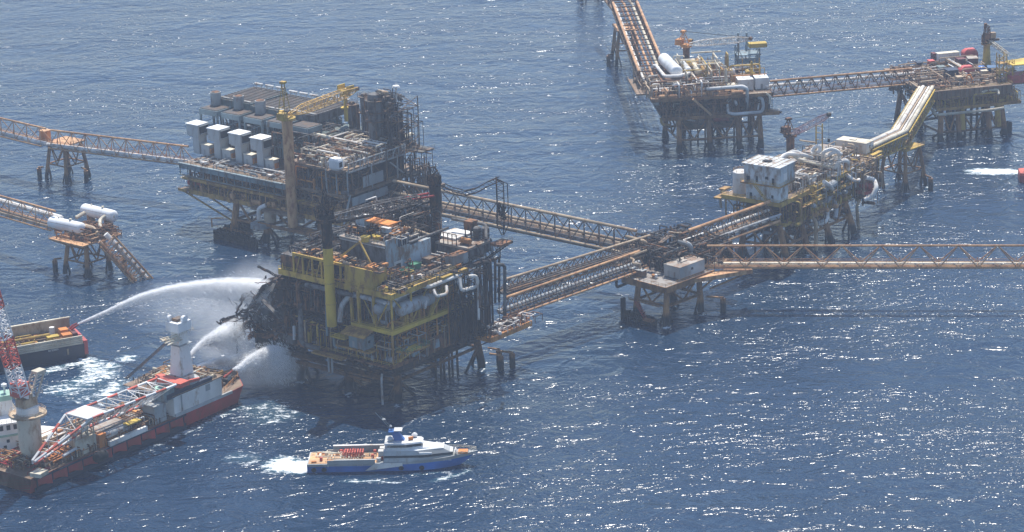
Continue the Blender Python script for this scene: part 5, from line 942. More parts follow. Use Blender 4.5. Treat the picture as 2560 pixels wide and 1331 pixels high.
for nm, mm, k, b in (('lower_pipework', 'steel_dark', 150, (0, 44, .2, 28, 14, 6.8)), ('lower_rusty_pipework', 'burnt_rust', 60, (0, 44, .2, 8, 14, 7)), ('deck_equipment', 'tan', 130, (-3, 29, 2, 34, 22, 5)), ('deck_pipework', 'white_pipe', 120, (-3, 29, 1, 34, 22, 6)), ('deck_valves', 'burnt_rust', 130, (-3, 29, 1, 34, 22, 5)), ('back_equipment', 'tan', 50, (29, 44, 9, 34, 22, 4)), ('back_pipework', 'steel_dark', 60, (29, 44, 9, 34, 22, 4)), ('yellow_pipework', 'yellow_rusty', 60, (8, 30, 6, 34, 22, 9)), ('left_pipework', 'tan', 70, (-8, 8, 1, 34, 22, 6)), ('middle_plant', 'cream', 70, (8, 29, 4, 30, 24, 10)), ('front_rusty_plant', 'orange', 60, (-3, 30, .3, 4, 22, 4)), ('lower_front_plant', 'burnt_rust', 60, (0, 44, .1, 3, 14, 7)), ('tall_ochre_plant', 'yellow', 26, (10, 44, 8, 32, 24, 10))):
    mb = MB(); clutter([mb], *b, k, rnd, .18, .5); mb.build(nm, mm, r_, kind='stuff')
mb = MB(); underframe(mb, 1, 29, 7, 32, 22, 27.5, 4, 3, .3); mb.box(1, 29, 7, 32, 27.2, 27.6); mb.build('upper_frame', 'burnt_rust', r_)
def vess(site, name, a_, b_, z, r, m_, n=18):
    MB().vessel(site.q(*a_, z), site.q(*b_, z), r, n).build(name, m_, site.root, smooth=True)
vess(P3, 'large_vessel', (1660, 148), (1692, 180), 30, 2.55, 'white_clean'); vess(P3, 'large_vessel', (1686, 205), (1692, 222), 24.5, 2.3, 'white_clean')
vess(P3, 'small_vessel', (1706, 158), (1722, 176), 30, 1.2, 'white_clean'); vess(P3, 'small_vessel', (1732, 155), (1746, 180), 29, 1.5, 'cream'); vess(P3, 'small_vessel', (1752, 158), (1776, 190), 28.5, 1.0, 'tan'); vess(P3, 'small_vessel', (1742, 150), (1765, 180), 30.5, .9, 'yellow_rusty'); vess(P3, 'small_vessel', (1792, 184), (1833, 179), 27, 1.4, 'white')
for L_, rr, mm in (([(1632, 166, 29), (1640, 164, 29), (1662, 192, 29), (1700, 190, 29), (1724, 183, 29)], .7, 'white'), ([(1715, 190, 28), (1714, 205, 25)], .5, 'white'), ([(1749, 224, 24), (1780, 222, 25), (1857, 216, 26), (1868, 222, 25), (1868, 272, 15)], .7, 'white'), ([(1600, 200, 22.5), (1635, 257, 17.5), (1640, 260, 17), (1658, 258, 17.5)], .85, 'white'), ([(1612, 198, 22.8), (1640, 240, 20)], .6, 'cream'),
                 ([(1820, 282, 15), (1819, 250, 19.5), (1836, 246, 20), (1841, 262, 18)], .6, 'white_pipe'), ([(1820, 282, 15), (1835, 286, 14.5), (1905, 280, 14.5), (1909, 265, 17), (1905, 246, 20), (1896, 245, 20)], .65, 'white'), ([(1895, 275, 15.5), (1898, 250, 19)], .4, 'white_pipe'), ([(1873, 268, 16), (1875, 255, 18)], .5, 'white_pipe'), ([(1760, 250, 20), (1775, 246, 20.5), (1915, 233, 22), (1925, 240, 21), (1925, 260, 18)], .5, 'cream'),
                 ([(1652, 296, 13.5), (1655, 313, 11), (1675, 313, 11)], .55, 'yellow_rusty'), ([(1714, 222, 22), (1716, 300, 12.5), (1738, 302, 12)], .3, 'white_pipe'), ([(1735, 202, 24), (1736, 220, 22)], .3, 'white'), ([(1684, 260, 18.5), (1684, 283, 15)], .25, 'cream'), ([(1700, 260, 18.5), (1684, 260, 18.5)], .2, 'cream')): pp(P3, L_, rr, mm)
MB().beam(P3.q(1733, 248, 22), P3.q(1778, 288, 14.5), .9).build('diagonal_stair', 'orange', r_)
for (px, py, du, dw, hh, lab, mm) in ((1846, 228, 6.2, 6, 4.6, 'white cubic container with rust marks, left of the two big ones by the bridge', 'white'), (1889, 225, 5.4, 6, 4.8, 'clean white cubic container, right of the two big ones by the bridge', 'white_clean'), (1812, 234, 4.4, 3.6, 3.4, 'smaller rust-stained cabin left of the two big white containers', 'cream')):
    s = P3.q(px, py, 22); w_ = max(s.y, .6); cabin(P3, 'container', lab, 'container', s.x, s.x + du, w_, w_ + dw, 22, 22 + hh, mm, mm, doors=1, windows=0, over=.1)
MB().box(31, 45, 12, 12.5, 22, 27).build('wind_wall', 'bright_rust', r_)
s = P3.q(1718, 165, 27.6); crane(P3, 'distant rusty crane with a red and white jib on the upper middle platform', 1716, 152, 27.6, 33.5, 1.4, 1876, 97, 40, mped='burnt_rust', mboom='white_pipe', mtop='bright_rust', cab='yellow_rusty', bw=2.4, gant=6)
s = P3.q(1870, 175, 22); mb = MB(); underframe(mb, s.x - 4, s.x + 5, s.y, s.y + 8, 22, 31, 2, 2, .22); mb.box(s.x - 4.5, s.x + 5.5, s.y - .5, s.y + 8.5, 25, 25.3).box(s.x - 4.5, s.x + 5.5, s.y - .5, s.y + 8.5, 28.2, 28.5)
for x in (-4, -.5): mb.tube((s.x + x, s.y, 30), (s.x + x, s.y, 38), .45, 6)
mb.build('access_tower', 'blue_grey', r_); MB().box(s.x + .5, s.x + 8, s.y - 1, s.y + 3, 31.5, 33.2).build('tower_platform', 'yellow_clean', r_)
s = P3.q(1816, 170, 24); MB().cyl(s.x, s.y, 22, 29, .75, n=10).build('exhaust_stack', 'tan', r_)
s = P3.q(1803, 301, 10); t = P3.sub('lifeboat', 'small covered red lifeboat hanging under the upper middle platform', 'lifeboat', s.x, s.y, 9.8)
MB().vessel((-2.8, 0, .9), (2.8, 0, .9), 1.15, 12).build('hull', 'red_tank', t, smooth=True); MB().box(-1.4, 1.2, -.7, .7, 1.6, 2.3).build('canopy', 'white', t)
# ================= far right container platform =================
rnd = random.Random(51)
R2 = Site('oil_platform', 'far right platform on yellow legs with its top deck full of containers', 'oil platform', 2340, 271, 14, 13); r_ = R2.root
jacket(r_, [(2, 0), (10, -1), (23, -1), (30, 0), (30, 22), (16, 24), (2, 22), (-3, 36)], [(3, 2), (10, 2), (23, 2), (29, 2), (29, 20), (16, 20), (3, 20), (-2, 34)], 13.5, 'leg', 1.1, (3.5,))
for u in (11.5, 27): MB().tube((u, -.3, 4), (u, 1, 13.6), 1.3, 10).build('leg_sleeve', 'yellow', r_, smooth=True)
mb = MB()
mb.cn = 'conductor_pipe'
for i in range(8): mb.cols.append(MB().tube((6 + i * 2.6, 9, -1.5), (6 + i * 2.6, 9, 13.5), .6, 6))
for i in range(5): mb.cols.append(MB().tube((32 + i * .8, 2 + i, -1.5), (32 + i * .8, 2 + i, 5 - i * .4), .6, 6))
mb.build('conductor_pipes', 'growth', r_)
mb = MB(); plate(mb, 0, 36, -1, 34, 14, .9); mb.build('lower_deck', 'deck', r_); mb = MB(); plate(mb, -6, 33, 0, 44, 21, .9); mb.build('top_deck', 'deck', r_)
MB().box(0, 36, -1.4, -1.02, 13, 14.2).box(36.02, 36.4, -1.4, 20, 13, 14.2).build('lower_deck_edge', 'yellow_rusty', r_); MB().box(-6, 33, -.4, -.02, 17.5, 21.1).build('top_deck_edge', 'deck', r_); mb = MB()
for i in range(20): mb.box(-5.8 + i * 2, -5.5 + i * 2, -.6, -.4, 17.6, 21)
mb.build('edge_stiffeners', 'burnt_rust', r_)
mb = MB(); underframe(mb, .6, 34, .6, 32, 14, 20.2, 5, 3, .3); mb.build('deck_columns', 'yellow_rusty', r_); MB().box(3, 31, 5, 28, 14, 20).build('lower_modules', 'steel_dark', r_)
MB().rail([(0, -1.2, 14), (36, -1.2, 14), (36, 20, 14)]).rail([(-6, -.2, 21), (33, -.2, 21), (33, 40, 21)]).build('railing', 'yellow', r_)
for nm, mm, k, b in (('lower_pipework', 'steel_dark', 110, (0, 35, -.8, 20, 14, 4)), ('lower_rusty_pipework', 'yellow_rusty', 70, (0, 35, -.8, 8, 14, 4)), ('deck_gear', 'burnt_rust', 90, (-5, 32, 2, 42, 21, 2.2)), ('deck_pipework', 'tan', 60, (-6, 32, 2, 42, 21, 2)), ('dark_gear', 'steel_dark', 120, (-5, 32, 2, 40, 21, 2.5)), ('left_end_pipework', 'steel_dark', 80, (-9, 3, 2, 40, 15, 6)), ('tall_deck_gear', 'tan', 40, (-4, 31, 6, 40, 21, 4.5)), ('ochre_lower_gear', 'yellow', 50, (0, 35, -1, 6, 14, 5)), ('white_deck_gear', 'white', 22, (-4, 31, 4, 40, 21, 3.5))):
    mb = MB(); clutter([mb], *b, k, rnd, .15, .4); mb.build(nm, mm, r_, kind='stuff')
pp(R2, [(2332, 275, 13), (2340, 288, 12), (2480, 275, 12.5), (2510, 270, 13)], .55, 'cream'); pp(R2, [(2340, 236, 18), (2440, 228, 19), (2500, 222, 19.5)], .45, 'grey_pipe'); pp(R2, [(2455, 232, 19), (2465, 226, 19.5), (2495, 224, 19.5), (2497, 236, 18)], .5, 'cream')
mb = MB(); stair(mb, R2.q(2405, 222, 20.5), R2.q(2385, 252, 14.5)); stair(mb, R2.q(2408, 248, 15), R2.q(2412, 222, 20.5)); mb.build('stairs', 'yellow_clean', r_)
def cargo(px, py, du, dw, h, mm, lab, name='container', cat='container', roof=None, rz=0, soft=False):
    h *= 1.25; s = R2.q(px, py, 21); t = R2.sub(name, lab, cat, s.x + du / 2, s.y + dw / 2, 21, None, rz); a_, b_ = du / 2, dw / 2
    if soft: MB().loft([[(x * k + .15 * math.sin(z * 5), y * k, z) for x, y in ((-a_, -b_), (0, -b_ * 1.08), (a_, -b_), (a_ * 1.05, 0), (a_, b_), (0, b_ * 1.1), (-a_, b_), (-a_ * 1.06, 0))] for z, k in ((0, 1), (h * .5, 1.05), (h * .8, .9), (h, .55))]).build('cover', mm, t, smooth=True); MB().box(-a_ * .7, a_ * .7, -b_ * .7, b_ * .7, 0, h * .5).build('frame', 'steel_dark', t)
    else:
        MB().box(-a_, a_, -b_, b_, .2, h - .1).build('walls', mm, t); MB().box(-a_ - .1, a_ + .1, -b_ - .1, b_ + .1, h - .1, h).build('roof', roof or mm, t)
        mb = MB()
        for i in range(int(du / .8)): mb.box(-a_ + .3 + i * .8, -a_ + .45 + i * .8, -b_ - .07, -b_, .3, h - .3)
        mb.build('ribs', mm, t)
    return t
cargo(2345, 160, 9.6, 3, 3.4, 'white', 'long white container with a cream roof at the back of the far right platform', roof='cream'); cargo(2333, 158, 1.5, 3, 3.2, 'maroon', 'narrow maroon box touching the left end of the long white container', 'box', 'box')
cargo(2412, 150, 6, 4, 3.4, 'red_tank', 'red tarpaulin-covered load at the back beside the yellow crane base', 'covered_load', 'cargo', soft=True); cargo(2404, 193, 6, 4, 3.3, 'red_tank', 'red tarpaulin-covered load at the front, behind the orange frame', 'covered_load', 'cargo', soft=True)
cargo(2396, 171, 3.2, 4, 3, 'maroon', 'maroon container directly in front of the white container right end'); cargo(2424, 171, 4.2, 5, 3.2, 'maroon', 'dark maroon tank box with a slanting grey lid beside the crane base', roof='deck_pale', rz=-12)
cargo(2370, 204, 4.6, 5, 3.6, 'blue_dark', 'dark blue container standing in the middle of the front row'); cargo(2349, 184, 3, 4, 2, 'green_grey', 'low grey-green box left of the dark blue container', 'box', 'box'); cargo(2294, 172, 2.4, 3, 2, 'blue_dark', 'small dark blue box by the end of the two-pipe bridge', 'box', 'box')
cargo(2324, 168, 2.4, 3, 2, 'red_tank', 'small faded red box left of the narrow maroon box', 'box', 'box'); cargo(2394, 213, 2.6, 3, 2.6, 'tan', 'tan cubic box at the front edge beside the orange frame', 'box', 'box'); cargo(2450, 185, 3.2, 4, 2.2, 'blue', 'bright blue tarpaulin heap right of the front red load', 'covered_load', 'cargo', soft=True)
cargo(2475, 190, 4.2, 5, 2.6, 'blue_box', 'steel-blue skip with sloped ends at the right end of the deck', 'skip', 'skip', rz=-15); cargo(2456, 192, 2.6, 2.4, 1.8, 'cream', 'small cream box below the blue tarpaulin heap', 'box', 'box'); cargo(2362, 172, 6.6, 2, .8, 'yellow', 'flat yellow and white pipe bundle in front of the long white container', 'pipe_bundle', 'pipes')
s = R2.q(2428, 214, 21); t = R2.sub('lifting_frame', 'orange A-shaped lifting frame leaning at the front of the far right platform', 'frame', s.x, s.y + 1, 21)
for a_, b_ in (((-1.6, 0, 0), (-.7, 1.5, 3.8)), ((1.8, 0, 0), (.7, 1.5, 3.8)), ((-1.6, 2.6, 0), (-.7, 1.5, 3.8)), ((1.8, 2.6, 0), (.7, 1.5, 3.8))): MB().beam(a_, b_, .35).build('leg', 'orange_paint', t)
MB().beam((-.9, 1.5, 3.8), (.9, 1.5, 3.8), .35).beam((-1.3, .6, 1.6), (1.4, .6, 1.6), .25).build('crossbar', 'orange_paint', t)
s = R2.q(2472, 195, 21); t = R2.sub('conveyor', 'narrow yellow conveyor lying diagonally before the steel-blue skip', 'conveyor', s.x, s.y, 21); MB().beam((-2, 1, .6), (2.6, -1, .5), .7, .3).build('belt', 'yellow_clean', t); MB().box(-1.2, -1, .2, .5, 0, .5).box(1.6, 1.8, -.9, -.6, 0, .4).build('stand', 'steel_dark', t)
s = R2.q(2466, 170, 21); t = R2.sub('platform_crane', 'yellow crane with a tapering pedestal and a rusty machinery tower at the far right', 'crane', s.x, s.y, 21)
MB().lathe(0, 0, [(2.3, 0), (1.6, 4), (1.35, 9), (1.35, 10)], 14).build('pedestal', 'yellow', t, smooth=True); MB().cyl(0, 0, 10, 10.6, 2.4, n=12).build('slew_ring', 'yellow_rusty', t)
mb = MB(); lattice(mb, (0, 0, 10.5), (0, 0, 18), 2.6, 1.6, 4, .2, .12, up=(1, 0, 0)); mb.box(-1.4, 1.2, -1.2, 1.2, 12.5, 14.6).box(-1.2, -.2, -.6, .6, 17, 19); clutter([mb], -2.2, 2, -1, 1, 11, 6, 16, rnd, .15, .3); mb.build('machinery', 'burnt_rust', t); MB().box(1.3, 3.6, -1, 1, 12.6, 14.9).build('operator_cab', 'tan', t)
mb = MB(); d_ = R2.q(2520, 137, 29) - Vector((s.x, s.y, 21)); lattice(mb, (1, 0, 11.5), (d_.x, d_.y, d_.z), 1.2, 1.2, 9, .14, .08); mb.build('boom', 'cream', t)
s = R2.q(2508, 202, 21); t = R2.sub('access_tower', 'yellow lattice tower with platforms beside the yellow landing deck', 'tower', s.x, s.y, 21)
mb = MB(); lattice(mb, (0, 2, 0), (0, 2, 11), 3.2, 3.2, 5, .2, .12, up=(1, 0, 0)); lattice(mb, (4, 2, 0), (4, 2, 8), 2.2, 2.2, 4, .16, .1, up=(1, 0, 0)); mb.build('frame', 'yellow', t); MB().box(-2, 2, 0, 4, 7, 7.2).box(-2, 6, 0, 4, 3.4, 3.6).build('floor', 'yellow_rusty', t)
s = R2.q(2532, 166, 27); t = R2.sub('landing_deck', 'bright yellow landing deck jutting out past the right edge of the photo', 'landing deck', s.x, s.y, 21)
MB().poly([(0, 0, 6), (16, 0, 6), (18, 12, 6), (-1, 8, 6), (0, 0, 6.4), (16, 0, 6.4), (18, 12, 6.4), (-1, 8, 6.4)], [(3, 2, 1, 0), (4, 5, 6, 7), (0, 1, 5, 4), (1, 2, 6, 5), (2, 3, 7, 6), (3, 0, 4, 7)]).build('deck', 'yellow_clean', t)
mb = MB(); mb.beam((0, 0, 6), (0, 0, -1), .4).beam((8, 0, 6), (-2, 0, -2), .35).beam((0, 8, 6), (-4, 6, -1), .35); mb.build('brace', 'yellow', t); MB().box(-1, 12, -1, 6, -1, 2).build('under_module', 'red_tank', t); MB().box(-4, 14, -1.2, 6.2, -1.5, -1.05).build('support_deck', 'burnt_rust', t)
# ================= red-hulled crane ship =================
rnd = random.Random(61)
def hull(L, B, D, bow=.22, rake=3.0, stern=.0, draft=2.0, flare=.12, nst=12, sheer=1.5):
    """list of hull rings (port->starboard polygons) from stern x=0 to bow x=L; deck at z=D"""
    rings = []
    for i in range(nst + 1):
        t = i / nst; x = t * L; k = 1.0
        if t > 1 - bow: k = max(.03, 1 - ((t - (1 - bow)) / bow) ** 2.0)
        if t < .04: k *= 1 - stern
        s_ = sheer * max(0, (t - .6) / .4) ** 2; b = B / 2 * k; bw = b * (1 - flare * (1 + 2 * max(0, t - .7))); xr = rake * max(0, (t - .8) / .2)
        rings.append([(x - xr * .9, -bw, -draft), (x + 0, -b, D + s_), (x + 0, b, D + s_), (x - xr * .9, bw, -draft)])
    return rings
a = at(82, 1236, 0); b = at(596, 1012, 0); d = b - a; LA = d.xy.length; BS = 22.0
ang = math.degrees(math.atan2(d.y, d.x)); n_ = Vector((-d.y, d.x, 0)).normalized()
S = Site(None, '', '', 82, 1236, 0, ang); S.o = (a.x + n_.x * BS / 2, a.y + n_.y * BS / 2)
S.root = thing('crane_ship', 'red-hulled ship with white crane tower and red-and-white boom laid along its deck', 'ship', (S.o[0], S.o[1], 0), ang); r_ = S.root
print('ship length', LA, ang); Lx = LA + 14; H0 = BS / 2
DZ = 4.5
MB().loft(hull(Lx - 3, BS, DZ, bow=.09, rake=4, sheer=1.6)).build('hull', 'red', r_)
MB().loft([[(x, y * .985, z + .03) for x, y, z in ((r[0][0], r[0][1], -1.9), (r[1][0] + 0, r[1][1], DZ + .0 + (r[1][2] - DZ)), (r[2][0], r[2][1], r[2][2]), (r[3][0], r[3][1], -1.9))] for r in hull(Lx - 3.2, BS, DZ, bow=.09, rake=4, sheer=1.6)]).build('deck', 'deck', r_)
mb = MB()
for i in range(10):
    x = 2 + i * 6.1; mb.poly([(x, -H0 - .4, 2.6), (x + 5.7, -H0 - .4, .9), (x + 5.7, -H0 - .3, DZ - .5), (x, -H0 - .3, DZ - .5), (x, -H0 + .2, 2.6), (x + 5.7, -H0 + .2, .9), (x + 5.7, -H0 + .2, DZ - .5), (x, -H0 + .2, DZ - .5)], [(0, 1, 2, 3), (7, 6, 5, 4), (0, 4, 5, 1), (1, 5, 6, 2), (2, 6, 7, 3), (3, 7, 4, 0)])
mb.build('fender_panels', 'red', r_); mb = MB()
for i in range(11): mb.box(1.7 + i * 6.1, 2.0 + i * 6.1, -H0 - .45, -H0, .8, DZ - .3)
mb.box(1, 64, -H0 - .2, -H0 + .1, -.8, 1.5).box(1, 64, -H0 - .5, -H0 - .01, DZ - .5, DZ - .1); mb.build('fender_rails', 'blue_dark', r_)
a0 = S.qw(275, 1133, -H0); b0 = S.qw(368, 1092, -H0)
MB().box(a0.x, b0.x, -H0 - .42, -H0 + .6, DZ - .2, DZ + 1.4).build('white_stripe', 'white', r_)
def marks(mb, x0, z0, x1, z1, y, rn, n=7):
    """worn, unreadable hull lettering built as thin painted strokes"""
    w = (x1 - x0) / n
    for i in range(n):
        u = x0 + i * w
        for k in range(3):
            q = rn.random()
            if q < .4: mb.box(u, u + w * .2, y - .03, y, z0, z1)
            elif q < .8: z = z0 + (z1 - z0) * rn.choice((0, .42, .84)); mb.box(u, u + w * .72, y - .031, y - .001, z, z + (z1 - z0) * .16)
            else: mb.box(u + w * .5, u + w * .7, y - .032, y - .002, z0, z1)
mb = MB(); p0 = S.qw(559, 1022, -H0 * .8); marks(mb, p0.x, 3.2, p0.x + 4.2, 5.4, -H0 * .62, rnd, 5); mb.build('bow_lettering', 'white', r_)
# white deckhouse on the near side
c0 = S.qw(438, 1060, -H0 + .6); c1 = S.qw(556, 998, -H0 + .6); zt = DZ + 6.6

hx0, hx1 = c0.x, c1.x
MB().box(hx0, hx1, -H0 + .5, -H0 + 12, DZ, zt).build('deckhouse', 'white', r_); MB().box(hx0, hx1 + 4, -H0 - .1, -H0 + .5, DZ, DZ + .9).build('bulwark', 'grey_box', r_)
MB().box(hx0 - 1, hx1 + .5, -H0 + .2, H0 - 1, zt, zt + .3).box(hx0 + 4, hx1, -H0 + 12, H0 - 1.5, DZ, zt).build('upper_deck', 'deck', r_)
MB().box(hx0 + 3, hx0 + 3.6, -H0 + .44, -H0 + .5, DZ + 1, zt - .5).box(hx0 + 14, hx0 + 16, -H0 + .44, -H0 + .5, zt - 2.6, zt - .6).box(hx0 + 24, hx0 + 25.5, -H0 + .43, -H0 + .49, zt - 2.2, zt - .8).build('wall_openings', 'grey', r_)
MB().box(hx0 - 3, hx0 + 17, -H0 + .3, -H0 + 1.8, zt - .2, zt + 1.4).build('dark_walkway', 'blue_dark', r_); MB().box(hx0 - 4, hx0 + .5, -H0 + .4, -H0 + 5, zt - .5, zt + 3).build('blue_box', 'blue_grey', r_); MB().box(hx0 - 4.2, hx0 + .7, -H0 + .2, -H0 + 5.2, zt + 3, zt + 3.3).build('blue_box_roof', 'pale_green', r_)
MB().box(hx0 - 8, hx0 - 3, -H0 + 1, -H0 + 6, DZ, zt - 1).box(hx0 - 8.5, hx0 - 2.5, -H0 + .5, -H0 + 6.5, zt - 1, zt - .7).build('stair_house', 'grey', r_)
for nm, mm, k, b in (('roof_gear', 'tan', 60, (hx0 + 6, hx1 - 1, -H0 + 1, H0 - 2, zt + .3, 1.6)), ('dark_roof_gear', 'steel_dark', 70, (hx0 + 2, hx1 - 1, -H0 + 1, H0 - 2, zt + .3, 1.8)), ('rusty_roof_gear', 'bright_rust', 24, (hx0 + 8, hx1 - 1, -H0 + 3, H0 - 2, zt + .3, 1.4)),
                     ('bow_gear', 'yellow_rusty', 22, (hx1 + 1, Lx - 9, -6, 6, DZ + 1, 3.5)), ('bow_winches', 'steel_dark', 36, (hx1 + 1, Lx - 9, -7, 7, DZ + .6, 2.8)), ('deck_gear', 'steel_dark', 150, (3, hx0 - 2, -H0 + 1, H0 - 1, DZ, 3)), ('deck_pipes', 'tan', 110, (3, hx0 - 2, -H0 + 1, H0 - 1, DZ, 2.4)), ('rusty_deck_gear', 'bright_rust', 60, (3, hx0 - 2, -H0 + 1, H0 - 1, DZ, 2.8)), ('brown_deck_gear', 'burnt_rust', 110, (20, hx0 - 2, -H0 + .6, -H0 + 8, DZ, 3.4)), ('cream_roof_gear', 'cream', 40, (hx0 + 4, hx1 - 1, -H0 + 1, H0 - 2, zt + .3, 1.8)), ('white_deck_gear', 'white', 30, (3, hx0 - 2, -H0 + 1, H0 - 1, DZ, 3)), ('stern_gear', 'red', 24, (2, 12, -H0 + 1, H0 - 1, DZ, 2))):
    mb = MB(); clutter([mb], *b, k, rnd, .12, .36); mb.build(nm, mm, r_, kind='stuff')
MB().rail([(hx1 + 2, -H0 + 1.5, DZ + 1), (Lx - 8, -H0 + 5, DZ + 1.8), (Lx - 4, -1, DZ + 2)], 1.2, 2, .08).build('railing', 'bright_rust', r_)
# monitor box at the bow
p = S.qw(570, 958, -4); MB().box(p.x - 2.4, p.x + 2.4, -5.8, -2.2, p.z, p.z + 2.2).build('monitor_platform', 'black', r_); mb = MB(); mb.beam((p.x - 1.5, -4, DZ), (p.x - 1.5, -4, p.z), .5).beam((p.x + 1, -4, DZ), (p.x + 1, -4, p.z), .5).beam((p.x + 1, -4, DZ + 1), (p.x - 1.5, -4, p.z), .3); mb.build('monitor_tower', 'yellow_rusty', r_)
MB().sweep([(p.x - 1.8, -4, p.z + 2.3), (p.x + .4, -4, p.z + 2.8), (p.x + 2.2, -4.2, p.z + 3.6)], [.4, .35, .22], 8).cyl(p.x - .6, -4, p.z + 2.2, p.z + 2.9, .5, n=8).build('fire_monitor', 'red', r_); MON4 = S.glob(p.x + 2.4, -4.2, p.z + 3.8)
p = S.qw(489, 921, 2); MB().box(p.x - 1.4, p.x + 1.4, 1, 3, zt, p.z - .5).box(p.x - 2, p.x + 2, .4, 3.6, p.z - .5, p.z).build('second_monitor_stand', 'grey', r_); MB().box(p.x - 1.2, p.x + 1.4, 1, 2.8, p.z, p.z + .5).build('orange_hatch', 'orange_paint', r_); MON3 = S.glob(p.x - 1.6, 2, p.z + .6)
# crane tower
p = S.q(452, 985, zt + .3); cx_, cy_ = p.x, max(p.y, 0.5) if p.y > -3 else -1
q0 = S.q(458, 962, zt); cx_, cy_ = q0.x, q0.y
MB().cyl(cx_, cy_, DZ, zt + 1.2, 4.6, n=20).cyl(cx_, cy_, zt + 1.2, zt + 1.9, 5.2, n=20).build('crane_base', 'grey', r_)
TH_ = 16; zb = zt + 1.9
MB().loft([[(cx_ + x * k, cy_ + y * k, z) for x, y in ((-3.0, -2.3), (2.6, -2.3), (2.6, 2.3), (-3.0, 2.3))] for z, k in ((zb, 1.05), (zb + TH_, .66))]).build('crane_tower', 'white', r_, label='tall tapering white crane tower')
MB().box(cx_ - 3.2, cx_ + 3.2, cy_ - 2.8, cy_ + 2.8, zb + 1.6, zb + 2.0).box(cx_ - 3, cx_ + 2.8, cy_ - 2.5, cy_ + 2.5, zb + TH_ * .72, zb + TH_ * .72 + .2).build('tower_flange', 'grey', r_)
MB().box(cx_ - 3.0, cx_ + 2.6, cy_ - 2.6, cy_ + 2.6, zb + TH_, zb + TH_ + 3).build('tower_head', 'white_clean', r_)
for y in (-2.1, 2.1): MB().sweep([(cx_ - .9 + (1.2 if y < 0 else -.6), cy_ + y - .5, zb + TH_ + 3.6), (cx_ - .9 + (1.2 if y < 0 else -.6), cy_ + y + .5, zb + TH_ + 3.6)], 1.15, 14).build('sheave', 'white_clean', r_, smooth=True)
MB().box(cx_ - 1.6, cx_ + 1.4, cy_ - 1.2, cy_ + 1.2, zb + TH_ + 3, zb + TH_ + 3.9).build('winch', 'steel_dark', r_)
mb = MB(); mb.box(cx_ - 5.5, cx_ - 2.6, cy_ - 3, cy_ + 3, zb + TH_ - 2.4, zb + TH_ - 2.2).rail([(cx_ - 5.5, cy_ - 3, zb + TH_ - 2.2), (cx_ - 5.5, cy_ + 3, zb + TH_ - 2.2)], 1.1, 1.5)
for k in range(4): mb.beam((cx_ - 7.5, cy_ - 2 + k, zb + TH_ - 2.6 + k * .5), (cx_ - 1.5, cy_ - 2.5 + k * .5, zb + TH_ - 2.3 + k * .5), .3)
mb.rail([(cx_ - 3, cy_ - 2.9, zb + TH_ - 1), (cx_ + 3.4, cy_ - 2.9, zb + TH_ - 1), (cx_ + 3.4, cy_ + 2.9, zb + TH_ - 1)], 1.1, 1.5); mb.build('tower_gallery', 'cream', r_)
mb = MB(); mb.box(cx_ - 6.4, cx_ - 4.2, cy_ - 3.4, cy_ + 3.4, zb + .6, zb + 1.3).beam((cx_ - 7, cy_ - 3.6, zb + 1), (cx_ + 2, cy_ - 5, zb + .4), .8).cyl(cx_ - 5, cy_ + 4.6, zb, zb + 1.8, 1.6, n=14); mb.build('boom_pivot', 'red_boom', r_)
# the lowered block lines from the tower down to the sea side
e_ = S.q(318, 948, 9) ; mb = MB()
for k in range(3): mb.tube((cx_ - 3, cy_ + k * .5, zb + TH_ - 2), (e_.x, e_.y + k * .5, e_.z), .14, 4)
mb.build('hoist_ropes', 'steel_dark', r_)
mb = MB(); clutter([mb], e_.x - 4, e_.x + 7, H0 - 5, H0 + 1, DZ, 5.5, 60, rnd, .15, .35)
for k in range(18): x = e_.x - 4 + rnd.random() * 10; mb.tube((x, H0 - 2, DZ), (x + rnd.uniform(-1, 1), H0 - 1, DZ + rnd.uniform(4, 8)), .2, 4)
mb.build('dark_rack', 'dark', r_); e2 = S.qw(430, 925, H0 - 2); mb = MB(); clutter([mb], e2.x - 2, e2.x + 2, H0 - 3, H0 - 1, DZ, 6, 20, rnd, .15, .3); mb.build('small_rack', 'dark', r_)
# boom: box truss lying aft, then tapering to its tip at the stern
def striped(name, segs, r, par, n=6, ph=0):
    a_, b_ = MB(), MB(); i = ph
    for p_, q_ in segs:
        p_, q_ = Vector(p_), Vector(q_); L_ = (q_ - p_).length; k = max(1, round(L_ / 4.2))
        for j in range(k): (a_ if i % 2 else b_).tube(p_.lerp(q_, j / k), p_.lerp(q_, (j + 1) / k), r, n); i += 1
    build2(name, [(a_, 'white_clean'), (b_, 'red_boom')], par)
T1, T2 = S.q(392, 946, 17.5), S.q(164, 1037, 17); U1, U2 = S.q(440, 962, 17), S.q(231, 1033 + 12, 17)
V1, V2 = S.q(378, 1005, 10), S.q(222, 1068, 11.5); tip = S.q(84, 1157, 9)

